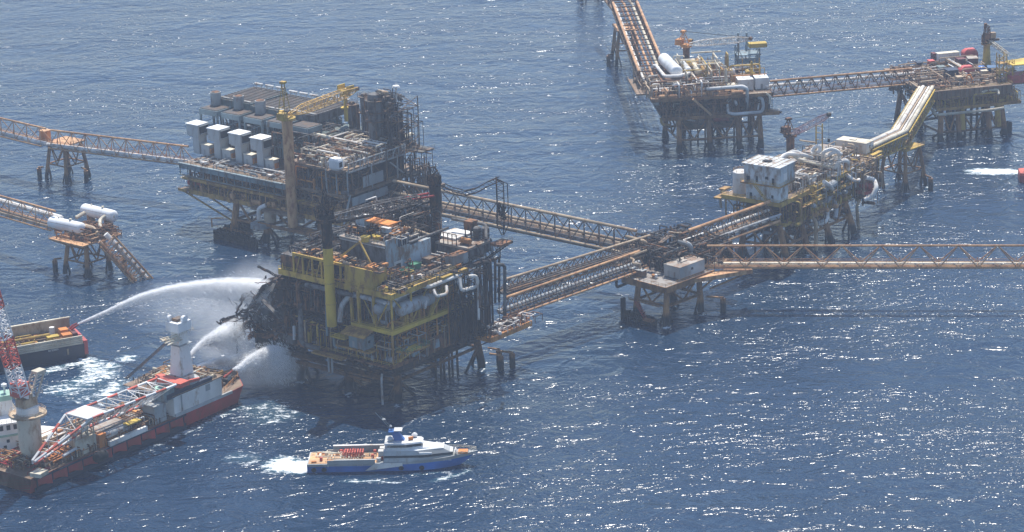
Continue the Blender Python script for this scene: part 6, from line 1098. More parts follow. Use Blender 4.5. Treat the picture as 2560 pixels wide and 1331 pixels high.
X1 = Vector((T1.x - 2, T1.y + 1, 10.5)); X2 = Vector((T2.x, T2.y + .5, 10.5))
striped('boom_chord', [(T1, T2), (T2, tip + Vector((0, .5, .4)))], .42, r_); striped('boom_chord', [(U1, U2), (U2, tip + Vector((0, -.5, .4)))], .42, r_, ph=1)
striped('boom_chord', [(V1, V2), (V2, tip + Vector((0, -.5, -.3)))], .38, r_); striped('boom_chord', [(X1, X2), (X2, tip + Vector((0, .5, -.3)))], .35, r_, ph=1)
mb = MB(); N_ = 9
for i in range(N_ + 1):
    t0_, t1_ = i / N_, min(1, (i + 1) / N_); A1, B1, C1, D1 = T1.lerp(T2, t0_), U1.lerp(U2, t0_), V1.lerp(V2, t0_), X1.lerp(X2, t0_); A2, B2, C2, D2 = T1.lerp(T2, t1_), U1.lerp(U2, t1_), V1.lerp(V2, t1_), X1.lerp(X2, t1_)
    mb.tube(A1, B1, .17, 5).tube(B1, C1, .15, 5).tube(C1, D1, .15, 5).tube(D1, A1, .15, 5)
    if i < N_: mb.tube(A1 if i % 2 else B1, B2 if i % 2 else A2, .15, 5).tube(B1 if i % 2 else C1, C2 if i % 2 else B2, .15, 5).tube(D1 if i % 2 else A1, A2 if i % 2 else D2, .13, 4)
for f in (.28, .55, .78): A_, B_, C_, D_ = T2.lerp(tip, f), U2.lerp(tip, f), V2.lerp(tip, f), X2.lerp(tip, f); mb.tube(A_, B_, .15, 5).tube(B_, C_, .15, 5).tube(A_, D_, .15, 5)
mb.tube(T2, U2.lerp(tip, .28), .15, 5).tube(U2, V2.lerp(tip, .28), .15, 5); mb.build('boom_lacing', 'white', r_)
c_ = (T2 + U2) / 2; MB().obox((T2 + U2) / 2 + Vector((3, 0, .1)), (8, abs(T2.y - U2.y) + .5, .5), 0).build('boom_gusset', 'white_clean', r_)
MB().obox((T1 + U1) / 2 + Vector((3, 0, -1)), (4, abs(T1.y - U1.y) + 1.5, 1.4), 0).build('boom_heel', 'red_boom', r_)
# deck items
p = S.q(332, 1058, 8.5); MB().box(p.x - 2.6, p.x + 2.6, p.y - 1, p.y + 1.4, 8.6, 9.0).build('yellow_pallet', 'yellow_clean', r_)
g0, g1 = S.q(262, 1086, 8.5), S.q(352, 1062, 8.5); MB().box(min(g0.x, g1.x), max(g0.x, g1.x), -H0 + 3.6, -H0 + 9.5, 5.2, 8.5).build('hatch_cover', 'deck_pale', r_)
MB().tube((g0.x, -H0 + 2.2, 7.2), (g1.x, -H0 + 2.2, 7.2), 1.2, 10).build('large_pipe', 'grey_pipe', r_, smooth=True); MB().box(g0.x - 2, g0.x + 1, -H0 + 1, -H0 + 3.4, DZ, 8.6).build('orange_locker', 'orange_paint', r_)
p = S.qw(250, 1138, -H0 - 1.2); MB().vessel((p.x - 1.6, -H0 - 1.4, 3.4), (p.x + 1.6, -H0 - 1.4, 3.4), 1.7, 12).build('rubber_fender', 'rubber', r_, smooth=True)
p = S.qw(207, 1142, -H0 + 3)
MB().loft([[(p.x - 4 + k, -H0 + 1.5 + k, z) for k in (0,)] + [(p.x + 4.5, -H0 + 1.5, z), (p.x + 4.5, -H0 + 5.5, z), (p.x - 4 + 1, -H0 + 5.5, z)] for z, k in ((DZ, 0), (DZ + 5, 0))]).build('pale_house', 'cream', r_)
mb = MB(); x0_, y0_ = p.x - 3, -H0 + 2
for i in range(4): mb.beam((x0_ + i * 2.4, y0_, DZ + 5), (x0_ + i * 2.4, y0_ + 3, DZ + 9), .35).beam((x0_ + i * 2.4, y0_, DZ + 5), (x0_ + i * 2.4, y0_, DZ + 8.8), .3)
mb.beam((x0_, y0_, DZ + 8.8), (x0_ + 7.2, y0_, DZ + 8.8), .3).beam((x0_, y0_ + 3, DZ + 9), (x0_ + 7.2, y0_ + 3, DZ + 9), .3); mb.build('pale_frame', 'cream', r_)
p = S.q(155, 1132, 6.5); mb = MB()
for i in range(8): mb.beam((p.x - 6 + i * 1.7, p.y - 3, 6 + .25 * (i % 3)), (p.x - 5 + i * 1.7, p.y + 3.4, 6.6 + .3 * (i % 2)), .35)
for i in range(5): mb.beam((p.x - 6.5, p.y - 3 + i * 1.5, 6.4), (p.x + 7, p.y - 2.6 + i * 1.5, 6.6), .35)
mb.build('orange_frame', 'orange_paint', r_)
MB().tube((p.x - 3, p.y - 3.6, 7.2), (p.x + 3, p.y - 2.8, 7.4), .45, 8).build('white_pipe', 'white_clean', r_)
p = S.q(92, 1190, 5.5); MB().obox((p.x + 1, p.y, 6.0), (4.2, 3.6, 1.2), 12).build('cream_crate', 'cream', r_)
# pedestal crane at the stern
p = S.q(80, 1150, DZ); t = S.sub('pedestal_crane', 'thick pale pedestal crane with red and white lattice jib leaving the left edge', 'crane', p.x, p.y, DZ)
MB().lathe(0, 0, [(2.4, -.3), (3.4, 4.5), (3.5, 13.5), (3.6, 14.2)], 20).build('pedestal', 'cream', t, smooth=True); MB().cyl(0, 0, 14.2, 14.8, 5.6, n=20).rail([(5.4 * math.cos(k * math.pi / 5), 5.4 * math.sin(k * math.pi / 5), 14.8) for k in range(11)], 1.1, 3).build('gallery', 'tan', t); MB().cyl(0, 0, 14.8, 17.0, 3.3, n=18).build('slew_ring', 'white', t, smooth=True)
loc = lambda px, py, w_: (lambda v: v - Vector((p.x, p.y, DZ)))(S._ax(px, py, 1, p.y + w_))
mb = MB(); mb.box(-2.6, 2.4, -2, 2, 17, 19.6); clutter([mb], -3, 2, -1.8, 1.8, 19, 4, 26, rnd, .15, .4); mb.build('machinery_house', 'tan', t)
top = loc(92, 930, 0); mb = MB()
for sy in (-1.4, 1.4):
    for dx in (-.8, 2.0): mb.tube((dx + .8, sy, 19), (top.x + dx, sy * .8, top.z), .32, 6)
    for k in range(5): z = 21 + k * (top.z - 21) / 5; mb.tube((0 + top.x * k / 5, sy, z), (2.4 + top.x * k / 5, sy, z + .4), .15, 4)
for k in range(5): z = 20 + k * (top.z - 20) / 5; mb.tube((top.x * k / 5, -1.4, z), (top.x * k / 5, 1.4, z), .15, 4)
mb.box(top.x - 1, top.x + 2.4, -1.4, 1.4, top.z - .5, top.z + .4); mb.build('gantry', 'cream', t)
base = loc(70, 1035, -.5) ; knee = loc(52, 985, -.5); tipj = loc(-60, 600, -.5)
a_, b_ = MB(), MB(); N_ = 16
for i in range(N_):
    c0_, c1_ = knee.lerp(tipj, i / N_), knee.lerp(tipj, (i + 1) / N_); m_ = a_ if (i // 3) % 2 == 0 else b_
    lattice(m_, c0_, c1_, 3.4, 3.4, 2, .24, .14, up=(0, 1, 0))
build2('jib', [(a_, 'white_clean'), (b_, 'red_boom')], t)
for sy in (-1.4, 1.4): MB().poly([(1.6, sy - .25, 18), (2.6, sy - .25, 19), (knee.x + 2, sy - .25, knee.z + 1), (knee.x - 1.6, sy - .25, knee.z), (1.6, sy + .25, 18), (2.6, sy + .25, 19), (knee.x + 2, sy + .25, knee.z + 1), (knee.x - 1.6, sy + .25, knee.z)], [(3, 2, 1, 0), (4, 5, 6, 7), (0, 1, 5, 4), (1, 2, 6, 5), (2, 3, 7, 6), (3, 0, 4, 7)]).build('jib_foot', 'white', t)
MB().box(knee.x - 2, knee.x + 2.2, -2, 2, knee.z - .6, knee.z + 3.4).build('jib_root', 'red_boom', t)
# ================= white ship with green trim, cut by the left edge =================
WS = Site('supply_ship', 'white ship with pale green trim and bridge windows, cut by the left edge', 'ship', 52, 1118, 5, 20); r_ = WS.root; g = WS.q(52, 1118, 5)
MB().loft([[(x - 76 + 84, y + 6, z) for x, y, z in r] for r in hull(22, 18, 4.6, bow=.9, rake=2, sheer=.5)][::-1] if False else hull(80, 18, 4.6, bow=.2, rake=3)).build('hull', 'blue_grey', r_) if False else None
MB().loft([[(x - 62, y + 8, z) for x, y, z in r] for r in hull(78, 20, 4.6, bow=.2, rake=3, sheer=1)]).build('hull', 'white', r_)
MB().box(-30, 0, 0, 15, 4.6, 9).build('lower_superstructure', 'white', r_, label='shaded white lower decks'); MB().box(-30, .5, -.5, 15.5, 9, 9.5).build('green_band', 'pale_green', r_)
MB().box(-30, 0, 0, 15, 9.5, 13).build('bridge', 'white_clean', r_); MB().box(-31, 1, -1, 16, 13, 13.4).build('bridge_roof', 'white_clean', r_)
mb = MB()
for i in range(14): mb.box(-1.6 - i * 2.1, -.5 - i * 2.1, -.08, 0, 10.9, 12.4)
for i in range(6): mb.box(0, .08, 1 + i * 2.3, 2.5 + i * 2.3, 10.9, 12.4)
mb.build('bridge_windows', 'glass', r_); MB().rail([(-30, -.9, 13.4), (.9, -.9, 13.4), (.9, 15, 13.4)], 1, 1.5, .07).build('railing', 'cream', r_)
for i, (x, z) in enumerate(((-4, 7), (-9, 7), (-14, 6.6), (-5, 5.2))): MB().box(x, x + .9, -.06, 0, z, z + 1).build('porthole', 'glass', r_)
p = WS._ax(18, 1060, 1, 9); MB().box(p.x - 4.5, p.x + 1.6, 6, 11, 13.4, 18).build('funnel', 'white', r_); MB().box(p.x - 4.6, p.x + 1.7, 5.9, 11.1, 18, 19.6).build('funnel_top', 'pale_green', r_); MB().lathe(p.x, 8.5, [(.3, 19.6), (.3, 21.4), (.9, 21.7), (.9, 22.4), (.2, 22.8)], 12).build('radar_dome', 'white_clean', r_)
# ================= dark blue vessel at the left =================
a = at(-60, 940, 0); b = at(216, 892, 0); d = b - a; ang = math.degrees(math.atan2(d.y, d.x)); n_ = Vector((-d.y, d.x, 0)).normalized(); BB = 15.0
D_ = Site(None, '', '', 0, 0, 0, ang); D_.o = (a.x + n_.x * BB / 2, a.y + n_.y * BB / 2); LB = d.xy.length
D_.root = thing('firefighting_vessel', 'dark blue vessel at the left edge with pale rails, throwing the longest water jet', 'ship', (D_.o[0], D_.o[1], 0), ang); r_ = D_.root; hb = BB / 2
MB().loft([[(x - 15, y, z) for x, y, z in ((x0, -hb * .96, -2), (x0, -hb, 4.6), (x0, hb, 4.6), (x0, hb * .96, -2))] for x0 in (0, LB * .5, LB + 13, LB + 14.6)]).build('hull', 'blue_dark', r_)
X0, X1 = -14, LB - .6
MB().box(X0, X1, -hb + .6, hb - .6, 4.62, 4.8).build('cargo_deck', 'deck_dark', r_)
mb = MB()
for k in range(4): mb.box(X0, X1 - .2, -hb - .12 - .06 * (k % 2), -hb + .5, 4.7 + k * .75, 5.25 + k * .75)
mb.build('near_rail', 'cream', r_); MB().box(X0, X1 - .3, hb - .7, hb - .2, 4.6, 9.4).build('far_wall', 'tan', r_); MB().box(X0, X1 - .1, hb - .9, hb, 9.4, 9.8).build('far_wall_rail', 'cream', r_)
for nm, mm, k in (('deck_cargo', 'steel_dark', 60), ('yellow_deck_gear', 'yellow', 26), ('tan_deck_gear', 'tan', 22), ('rusty_deck_gear', 'bright_rust', 14)):
    mb = MB(); clutter([mb], X0 + 5, X1 - 7, -hb + 1.5, hb - 2, 4.8, 1.8, k, rnd, .15, .4); mb.build(nm, mm, r_, kind='stuff')
MB().tube((X1 - 32, .5, 6.6), (X1 - 9, 0, 7.2), .5, 8).tube((X1 - 34, -2.6, 6), (X1 - 15, -2.6, 6.2), .5, 8).build('fire_pipes', 'yellow', r_); MB().box(X1 - 10.5, X1 - 6.5, -2.6, 0, 4.8, 7).build('yellow_locker', 'yellow_clean', r_)
MB().box(X1 - 5.6, X1 - 2.4, -3.6, -.6, 4.8, 7.2).box(X1 - 5.4, X1 - 2.6, .2, 3.2, 4.8, 7.8).build('orange_containers', 'orange_paint', r_); MB().cyl(X1 - 7.2, 4, 4.8, 8.2, .9, n=12).build('vent', 'white', r_)
MB().box(X1 - 1.8, X1 - .2, -2, 5, 4.8, 6.8).build('monitor_base', 'maroon', r_); MB().sweep([(X1 - 1.4, 1.5, 6.9), (X1 - .2, 1.3, 7.8), (X1 + 1.2, 1, 8.6)], [.4, .35, .2], 8).sweep([(X1 - 1.4, 3.2, 6.9), (X1 - .2, 3.2, 7.8), (X1 + 1.2, 3, 8.5)], [.4, .35, .2], 8).build('fire_monitor', 'red', r_); MON1 = D_.glob(X1 + 1.3, 2, 8.5)
MB().box(X1 + .2, X1 + 1.6, -hb + .6, hb - .6, .6, 5.4).build('stern_roller', 'red_tank', r_)
p = D_.qw(122, 871, -hb); mb = MB(); marks(mb, p.x, p.z - .2, p.x + 3.6, p.z + .5, -hb - .02, rnd, 8); marks(mb, p.x - .2, p.z - 1.2, p.x + 3.4, p.z - .6, -hb - .02, rnd, 8); mb.build('hull_lettering', 'white', r_)
p = D_.qw(169, 872, -hb); MB().box(p.x - .3, p.x + .3, -hb - .1, -hb, 1.8, 3.8).build('hull_ladder', 'tan', r_)
# ================= blue and white crew boat =================
a = at(768, 1184, 0); b = at(1172, 1176, 0); d = b - a; LC = 49.5; ang = math.degrees(math.atan2(d.y, d.x)); n_ = Vector((-d.y, d.x, 0)).normalized(); BC = 10.0
C = Site(None, '', '', 0, 0, 0, ang); C.o = (a.x + n_.x * BC / 2, a.y + n_.y * BC / 2); LC = d.xy.length + 2.5
C.root = thing('crew_boat', 'blue and white crew boat with a sandy aft deck and a blue mast', 'boat', (C.o[0], C.o[1], 0), ang); r_ = C.root; hc = BC / 2
def chull(z0, z1, k0=1.0, k1=1.0, f=0.0):
    R_ = []
    for i in range(21):
        t = i / 20; w = hc * (1 if t < .5 else max(.02, 1 - ((t - .5) / .5) ** 2.6)); x = t * LC; sh = 1.7 * max(0, (t - .35) / .65) ** 1.6
        f0, f1 = z0 / 3.0, z1 / 3.0; x0 = x - (1 - f0) * 4.5 * max(0, t - .7) / .3; x1 = x - (1 - f1) * 4.5 * max(0, t - .7) / .3; w0 = w * (.86 + .14 * max(0, f0)); w1 = w * (.86 + .14 * f1)
        R_.append([(x0, -w0 - f, z0 + sh * max(0, f0)), (x1, -w1 - f, z1 + sh * f1), (x1, w1 + f, z1 + sh * f1), (x0, w0 + f, z0 + sh * max(0, f0))])
    return R_
MB().loft(chull(-1.2, 2.15)).build('lower_hull', 'blue', r_); MB().loft(chull(2.15, 3.0)).build('upper_hull', 'grey_paint' if 'grey_paint' in M else 'grey_box', r_)
MB().poly([(17, -hc - .09, .5), (28, -hc - .09, 1.9), (28, -hc - .09, 3.0), (20, -hc - .09, 3.0), (17, -hc - .04, .5), (28, -hc - .04, 1.9), (28, -hc - .04, 3), (20, -hc - .04, 3)], [(0, 1, 2, 3), (7, 6, 5, 4), (0, 4, 5, 1), (1, 5, 6, 2), (2, 6, 7, 3), (3, 7, 4, 0)]).build('pale_hull_flash', 'pale_grey' if 'pale_grey' in M else 'white', r_)
MB().box(.4, 21, -hc + .5, hc - .5, 3.03, 3.1).build('aft_deck', 'sand' if 'sand' in M else 'tan', r_)
MB().box(7, 22.5, hc - .5, hc - .1, 3.0, 5.2).build('far_bulwark', 'blue_grey', r_); MB().box(7, 22.5, hc - .7, hc + .1, 5.2, 5.4).build('far_bulwark_rail', 'white', r_)
MB().box(6, 20, -hc + .05, -hc + .3, 3.0, 4.2).build('near_bulwark', 'grey_box', r_); MB().box(8, 20.5, -hc - .1, -hc + .4, 4.2, 4.4).build('near_bulwark_rail', 'white', r_)
mb = MB()
for i in range(8): mb.box(10.6 + i * .75, 11.0 + i * .75, -.4, 2.6, 3.1, 5.0)
for i in range(60): x = rnd.uniform(10.3, 16.3); mb.tube((x, rnd.uniform(-.6, 2.6), rnd.uniform(3.3, 5.4)), (x + rnd.uniform(-1.2, 1.2), rnd.uniform(-.6, 2.6), rnd.uniform(3.3, 5.4)), .1, 4)
mb.build('red_hose_rack', 'red_boom', r_)
mb = MB()
for x, y in ((9, 3.2), (19, 2.5), (21.5, -2.5), (3.6, -2.6), (18.6, -1)): mb.box(x, x + .8, y, y + .8, 3.1, 4.3)
mb.build('red_lockers', 'red_boom', r_); mb = MB()
for x, y, a_ in ((2, -3.6, 1.5), (4.6, 3.4, 2.2), (3, 3, .8), (6.4, -3.4, 1.2), (8.3, 3, 1.1)): mb.obox((x, y, 3.35), (a_, .7, .5), rnd.uniform(0, 30))
mb.build('orange_gear', 'orange_paint', r_); mb = MB(); clutter([mb], 1, 20, -3.8, 3.8, 3.1, .9, 40, rnd, .08, .2); mb.build('deck_gear', 'cream', r_, kind='stuff')
# cabin: long white foredeck house with dark band, wheelhouse on top
def cab(x0, x1, z0, z1, w0, w1, wt, taper=.6, xo=0, nose=.5):
    pr = [(x0, -w0), (x0 + (x1 - x0) * .55, -w0), (x1, -w0 * nose), (x1, w0 * nose), (x0 + (x1 - x0) * .55, w0), (x0, w0)]
    pt = [(x0 + xo, -w1), (x0 + (x1 - x0) * .5, -w1), (x1 - taper, -w1 * nose), (x1 - taper, w1 * nose), (x0 + (x1 - x0) * .5, w1), (x0 + xo, w1)]
    return [[(x, y, z0) for x, y in pr], [(x, y, z1) for x, y in pt]]
MB().loft(cab(22.5, 43, 3.2, 4.4, 4.5, 4.3, 0, .6)).build('cabin_base', 'grey_box', r_); MB().loft(cab(22.7, 42.7, 4.4, 5.2, 4.3, 4.2, 0, .7)).build('side_windows', 'glass', r_)
MB().loft(cab(22.5, 42.2, 5.2, 6.6, 4.35, 3.7, 0, 2.6)).build('cabin_side', 'grey_box', r_); MB().loft(cab(22.5, 40, 6.6, 6.9, 3.72, 3.4, 0, 1.0)).build('cabin_roof', 'white_clean', r_)
MB().poly([(31, -3.3, 6.92), (40, -1.8, 5.9), (42.6, -1.9, 5.2), (42.6, 1.9, 5.2), (40, 1.8, 5.9), (31, 3.3, 6.92), (31, -3.3, 7.6), (39.5, -1.7, 6.6), (39.5, 1.7, 6.6), (31, 3.3, 7.6)], [(0, 6, 7, 1), (1, 7, 8, 4), (4, 8, 9, 5), (6, 9, 8, 7), (0, 5, 9, 6), (1, 4, 3, 2)]).build('sloping_roof', 'white_clean', r_)
MB().box(33, 36.6, -4.36, -4.1, 5.5, 6.1).build('white_panel', 'white_clean', r_)
MB().loft(cab(23.5, 34, 6.9, 7.5, 3.3, 3.3, 0, 0, nose=.6)).build('wheelhouse_base', 'white', r_); MB().loft(cab(24.5, 33.6, 7.5, 8.5, 3.2, 3.0, 0, .7, nose=.6)).build('wheelhouse_windows', 'glass', r_); MB().loft(cab(22.8, 34, 8.5, 9.0, 3.5, 3.3, 0, .5, nose=.6)).build('wheelhouse_roof', 'white_clean', r_)
mb = MB()
for x, y, z in ((24.4, -1, 9), (31.4, 1.8, 9), (26.5, 2, 9)): mb.lathe(x, y, [(.1, z), (.8, z + .4), (.9, z + .9), (.5, z + 1.4), (.05, z + 1.6)], 10)
mb.build('radar_dome', 'white_clean', r_, smooth=True); MB().obox((30.4, -.5, 9.6), (1.3, .8, .9), 20).build('orange_monitor', 'orange_paint', r_)
mb = MB(); mb.loft([[(25.6, -1, 9), (28.6, -1, 9), (28.6, 1, 9), (25.6, 1, 9)], [(24.6, -.6, 12), (26.6, -.6, 12), (26.6, .6, 12), (24.6, .6, 12)]]).beam((28, 0, 9), (24.6, 0, 12), .7).box(24, 27.4, -1.4, 1.4, 12, 12.2); mb.build('mast', 'blue', r_)
MB().box(25.6, 28, -1.5, 1.5, 12.4, 12.6).lathe(24.6, .6, [(.1, 13.1), (.45, 13.4), (.1, 13.9)], 8).lathe(22.6, 1, [(.1, 15.4), (.6, 15.7), (.1, 16.1)], 8).build('radar_bar', 'white_clean', r_); MB().tube((25.2, 0, 12), (20.4, 0, 18.5), .12, 5).tube((25.6, .3, 12), (22, .4, 17), .08, 4).build('antenna', 'blue_grey', r_)
mb = MB(); mb.box(20.8, 22.7, -2.4, -.4, 3.1, 6).box(21, 22.8, 1, 3, 3.1, 5.6).cyl(21, -3.4, 3.1, 4.3, .7, n=10); mb.build('aft_casing', 'white', r_)
MB().obox((45.6, -.6, 4.7), (2.8, 2.4, .7), 0).build('orange_hatch', 'orange_paint', r_); MB().obox((43.6, -1, 5.1), (.3, 2.6, 1.6), 0, 0, -20).build('anchor_hatch', 'white_clean', r_)
r_.scale = (1, 1, .9)
MB().rail([(43, -2.9, 4.2), (46.5, -2.2, 4.5), (49.5, 0, 4.8), (46.5, 2.2, 4.5), (41, 3.6, 4.1)], 1.1, .9, .07).build('bow_railing', 'cream', r_)
for x in (2, 5, 27.6, 33.6): MB().sweep([(x, -hc - .28, 1.2), (x, -hc - .05, 1.2)], .75, 14).build('tyre_fender', 'rubber', r_)
mb = MB(); marks(mb, 40, 3.1, 42.6, 3.7, -hc * .82, rnd, 6); marks(mb, 4.8, 2.1, 6.6, 2.8, -hc - .02, rnd, 3); marks(mb, 14.6, 2.1, 16.6, 2.8, -hc - .02, rnd, 4); mb.build('hull_lettering', 'white', r_)
# ================= red boat at the right edge =================
TB = Site('red_boat', 'red boat entering at the right edge of the photo ahead of a foaming wake', 'boat', 2547, 450, 0, -4); r_ = TB.root
MB().loft([[(x, y * k, z) for y, z in ((-4, -1.2), (-4.6, 2.9), (4.6, 2.9), (4, -1.2))] for x, k in ((0, .82), (1.2, .95), (3, 1), (20, 1), (26, .6), (29, .05))]).build('hull', 'red_tank', r_); MB().loft([[(x, y * k, z) for y, z in ((-4.5, 2.9), (-4.2, 3.6), (4.2, 3.6), (4.5, 2.9))] for x, k in ((.1, .8), (1.4, .93), (3, .99), (20, .99), (26, .6))]).build('deck', 'red_boom', r_)
MB().box(4, 16, -3, 3, 3.6, 6.4).box(6, 13, -2.4, 2.4, 6.4, 8.6).build('wheelhouse', 'cream', r_); MB().box(13, 13.1, -2, 2, 7, 8.2).box(7, 12, -2.46, -2.4, 7, 8.2).build('window', 'glass', r_); MB().rail([(1.2, -3.8, 3.6), (4, -4.2, 3.6), (18, -4.2, 3.6)], 1.1, 1.2, .08).tube((8, 0, 8.6), (8, 0, 12), .12, 5).build('railing', 'cream', r_)
# ================= water jets and spray =================
def spray_mat(name, dens, scale=.5, aniso=0.0, thr=.4, col=(1, 1, 1), lo=.3, soft=False):
    v = bpy.data.materials.new(name); v.use_nodes = True; nn = v.node_tree.nodes; ll = v.node_tree.links; nn.clear()
    o = nn.new('ShaderNodeOutputMaterial'); pv = nn.new('ShaderNodeVolumePrincipled'); pv.inputs['Color'].default_value = (*col, 1); pv.inputs['Anisotropy'].default_value = aniso
    tc_ = nn.new('ShaderNodeTexCoord'); nz = nn.new('ShaderNodeTexNoise'); nz.inputs['Scale'].default_value = scale; nz.inputs['Detail'].default_value = 3; ll.new(tc_.outputs['Object'], nz.inputs[0])
    mr_ = nn.new('ShaderNodeMapRange'); mr_.inputs[1].default_value = thr - .1; mr_.inputs[2].default_value = thr + .3; mr_.inputs[3].default_value = dens * lo; mr_.inputs[4].default_value = dens; ll.new(nz.outputs[0], mr_.inputs[0]); out_ = mr_.outputs[0]
    if soft:      # thins out towards its own edge
        vs = nn.new('ShaderNodeVectorMath'); vs.operation = 'DISTANCE'; vs.inputs[1].default_value = (.5, .5, .5); ll.new(tc_.outputs['Generated'], vs.inputs[0])
        fr = nn.new('ShaderNodeMapRange'); fr.interpolation_type = 'SMOOTHSTEP'; fr.inputs[1].default_value = .49; fr.inputs[2].default_value = .0; fr.inputs[3].default_value = 0; fr.inputs[4].default_value = 1; ll.new(vs.outputs['Value'], fr.inputs[0])
        mu = nn.new('ShaderNodeMath'); mu.operation = 'MULTIPLY'; ll.new(out_, mu.inputs[0]); ll.new(fr.outputs[0], mu.inputs[1]); out_ = mu.outputs[0]
    ll.new(out_, pv.inputs['Density']); ll.new(pv.outputs[0], o.inputs['Volume'])
    return v
def vplane(px, py, A, B):
    """point of the pixel's ray in the upright plane through A and B"""
    A, B = Vector(A), Vector(B); n2 = Vector((-(B - A).y, (B - A).x, 0)); d = ray(px, py); o = Vector((0, 0, CAMH)); t = (A - o).dot(n2) / d.dot(n2); return o + d * t
def jet(label, A, B, px, layers):
    A, B = Vector(A), Vector(B); root = thing('water_jet', label, 'water jet', A); P_ = [A] + [vplane(x, y, A, B) for x, y in px]; pts = []
    for i in range(len(P_) - 1):
        p0, p1, p2, p3 = P_[max(0, i - 1)], P_[i], P_[i + 1], P_[min(len(P_) - 1, i + 2)]
        for k in range(5):
            t = k / 5; pts.append(.5 * ((2 * p1) + (p2 - p0) * t + (2 * p0 - 5 * p1 + 4 * p2 - p3) * t * t + (3 * p1 - p0 - 3 * p2 + p3) * t ** 3))
    pts.append(P_[-1]); pts = [p - A for p in pts]; n = len(pts)
    for name, r0, r1, pw, drop, dens, sc_, t1 in layers:
        m_ = int(n * t1); mb = MB(); rad = [r0 + (r1 - r0) * (i / (n - 1)) ** pw for i in range(m_)]; mb.sweep([p + Vector((0, 0, -drop * (i / (n - 1)) ** 1.6)) for i, p in enumerate(pts[:m_])], rad, 12); mb.build(name, spray_mat(name, dens, sc_, lo=.5 if name in ('core', 'stream') else .08), root, smooth=True)
    mb = MB(); rr_ = random.Random(len(label))
    for i in range(7000):
        t = rr_.random() ** .7; k = min(n - 2, int(t * (n - 1))); p = pts[k].lerp(pts[k + 1], rr_.random()); w = layers[2][2] * t * 1.0 + .2
        p = p + Vector((rr_.gauss(0, w * .5), rr_.gauss(0, w * .5), rr_.gauss(0, w * .45) - abs(rr_.gauss(0, 1)) * w * 1.1 * t)); d_ = (pts[k + 1] - pts[k]).normalized() * .5 + Vector((0, 0, -.7 * t)) + Vector((rr_.gauss(0, .15), rr_.gauss(0, .15), rr_.gauss(0, .15)))
        q_ = p + d_ * rr_.uniform(.5, 1.8); r_2 = rr_.uniform(.03, .10); s_ = Vector((r_2, 0, 0)); u_ = Vector((0, r_2, r_2)); mb.poly([p, q_ + s_, q_ - s_, q_ + u_], [(0, 1, 2), (0, 2, 3), (0, 3, 1), (1, 3, 2)])
    mb.build('droplets', 'droplet', root, kind='stuff')
    return root
mat('droplet', (.88, .9, .92), (.8, .84, .88), .2, .5, rough=.5)
E1 = P2.glob(-52, 4, 30)
def LY(r, k=1.0, drop=1.0, far=True):
    """tight core, loose stream, falling spray"""
    return [('core', .24, r * .36, 1.0, .2 * drop, 8 * k, .8, .75), ('stream', .36, r * .85, 1.0, .6 * drop, 1.8 * k, .7, .95), ('spray', .4, r * 1.7, 1.15, 1.9 * drop, .5 * k, .45, 1.0), ('mist', .5, r * 2.6, 1.5, 5.0 * drop, .06 * k, .2, 1.0)]
jet('longest white water jet, arcing from the dark blue vessel onto the wreckage', MON1, E1, [(270, 778), (340, 747), (410, 727), (480, 716), (550, 711), (620, 712), (690, 722)], LY(3.0, 1.2, 1.3))
A2_ = S.glob(cx_ + 3, cy_ + 9, 11); E2 = P2.glob(-58, 6, 18)
jet('water jet seen just right of the white crane tower, striking the wreckage tip', A2_, E2, [(500, 862), (530, 843), (560, 829), (592, 816)], LY(2.2, 1.2, .5))
E3 = P2.glob(-52, 0, 8)
jet('thin low water jet leaving from the raised monitor behind the white tower', MON3, E3, [(520, 907), (560, 897), (600, 892), (640, 891)], LY(1.3, 1.0, .6))
E4 = P2.glob(-44, 0, 9)
jet('broad fan of water thrown by the red monitor on the bow of the crane ship', MON4, E4, [(600, 918), (622, 900), (650, 884), (680, 873), (705, 880)], LY(2.6, 1.2, 1.6))
def mist(px, py, z, rx, ry, rz_, dens, name='spray_mist'):
    c = at(px, py, z); mb = MB(); mb.lathe(0, 0, [(.02, -1), (.5, -.87), (.87, -.5), (1, 0), (.87, .5), (.5, .87), (.02, 1)], 18); mb.v = [(x * rx, y * ry, zz * rz_) for x, y, zz in mb.v]; o = mb.build(name, spray_mat(name, dens * 2.6, .16, 0, .42, soft=True), None, smooth=True, kind='stuff'); o.location = c; return o
mist(590, 775, 10, 24, 14, 16, .035); mist(650, 728, 21, 17, 10, 14, .07); mist(650, 925, 5, 20, 12, 10, .06); mist(560, 860, 6, 16, 9, 12, .05); mist(450, 765, 9, 26, 12, 13, .018)
# ================= the sea =================
xs = np.concatenate([[-30000, -6000, -1500, -600], np.arange(-330, 331, 2.2), [600, 1500, 6000, 30000]])
ys = np.concatenate([[-8000, 0, 400, 600], np.arange(690, 1100, 2.2), np.arange(1100, 1560, 4.5), [1800, 2500, 6000, 40000]])
X, Y = np.meshgrid(xs, ys); nv = X.size
rs = np.random.RandomState(3)
FO = np.zeros_like(X); CALM = np.zeros_like(X)
def streak(p, q, w0, w1, a, soft=1.0):
    """foam laid along a ship's track from p to q"""
    global FO
    p = np.array(p[:2]); q = np.array(q[:2]); d = q - p; L = np.hypot(*d); d = d / L
    t = ((X - p[0]) * d[0] + (Y - p[1]) * d[1]) / L; s_ = np.abs(-(X - p[0]) * d[1] + (Y - p[1]) * d[0])
    w = w0 + (w1 - w0) * np.clip(t, 0, 1)
    f = np.exp(-(s_ / w) ** 2 * 1.2) * np.clip((t + .06) / .06, 0, 1) * np.clip((1.0 - t) / .5 * 1.0, 0, 1) ** soft * a
    FO = np.maximum(FO, f)
def blob(px, py, rx, ry, a):
    global FO
    c = at(px, py); FO = np.maximum(FO, a * np.exp(-((X - c.x) / rx) ** 2 - ((Y - c.y) / ry) ** 2))
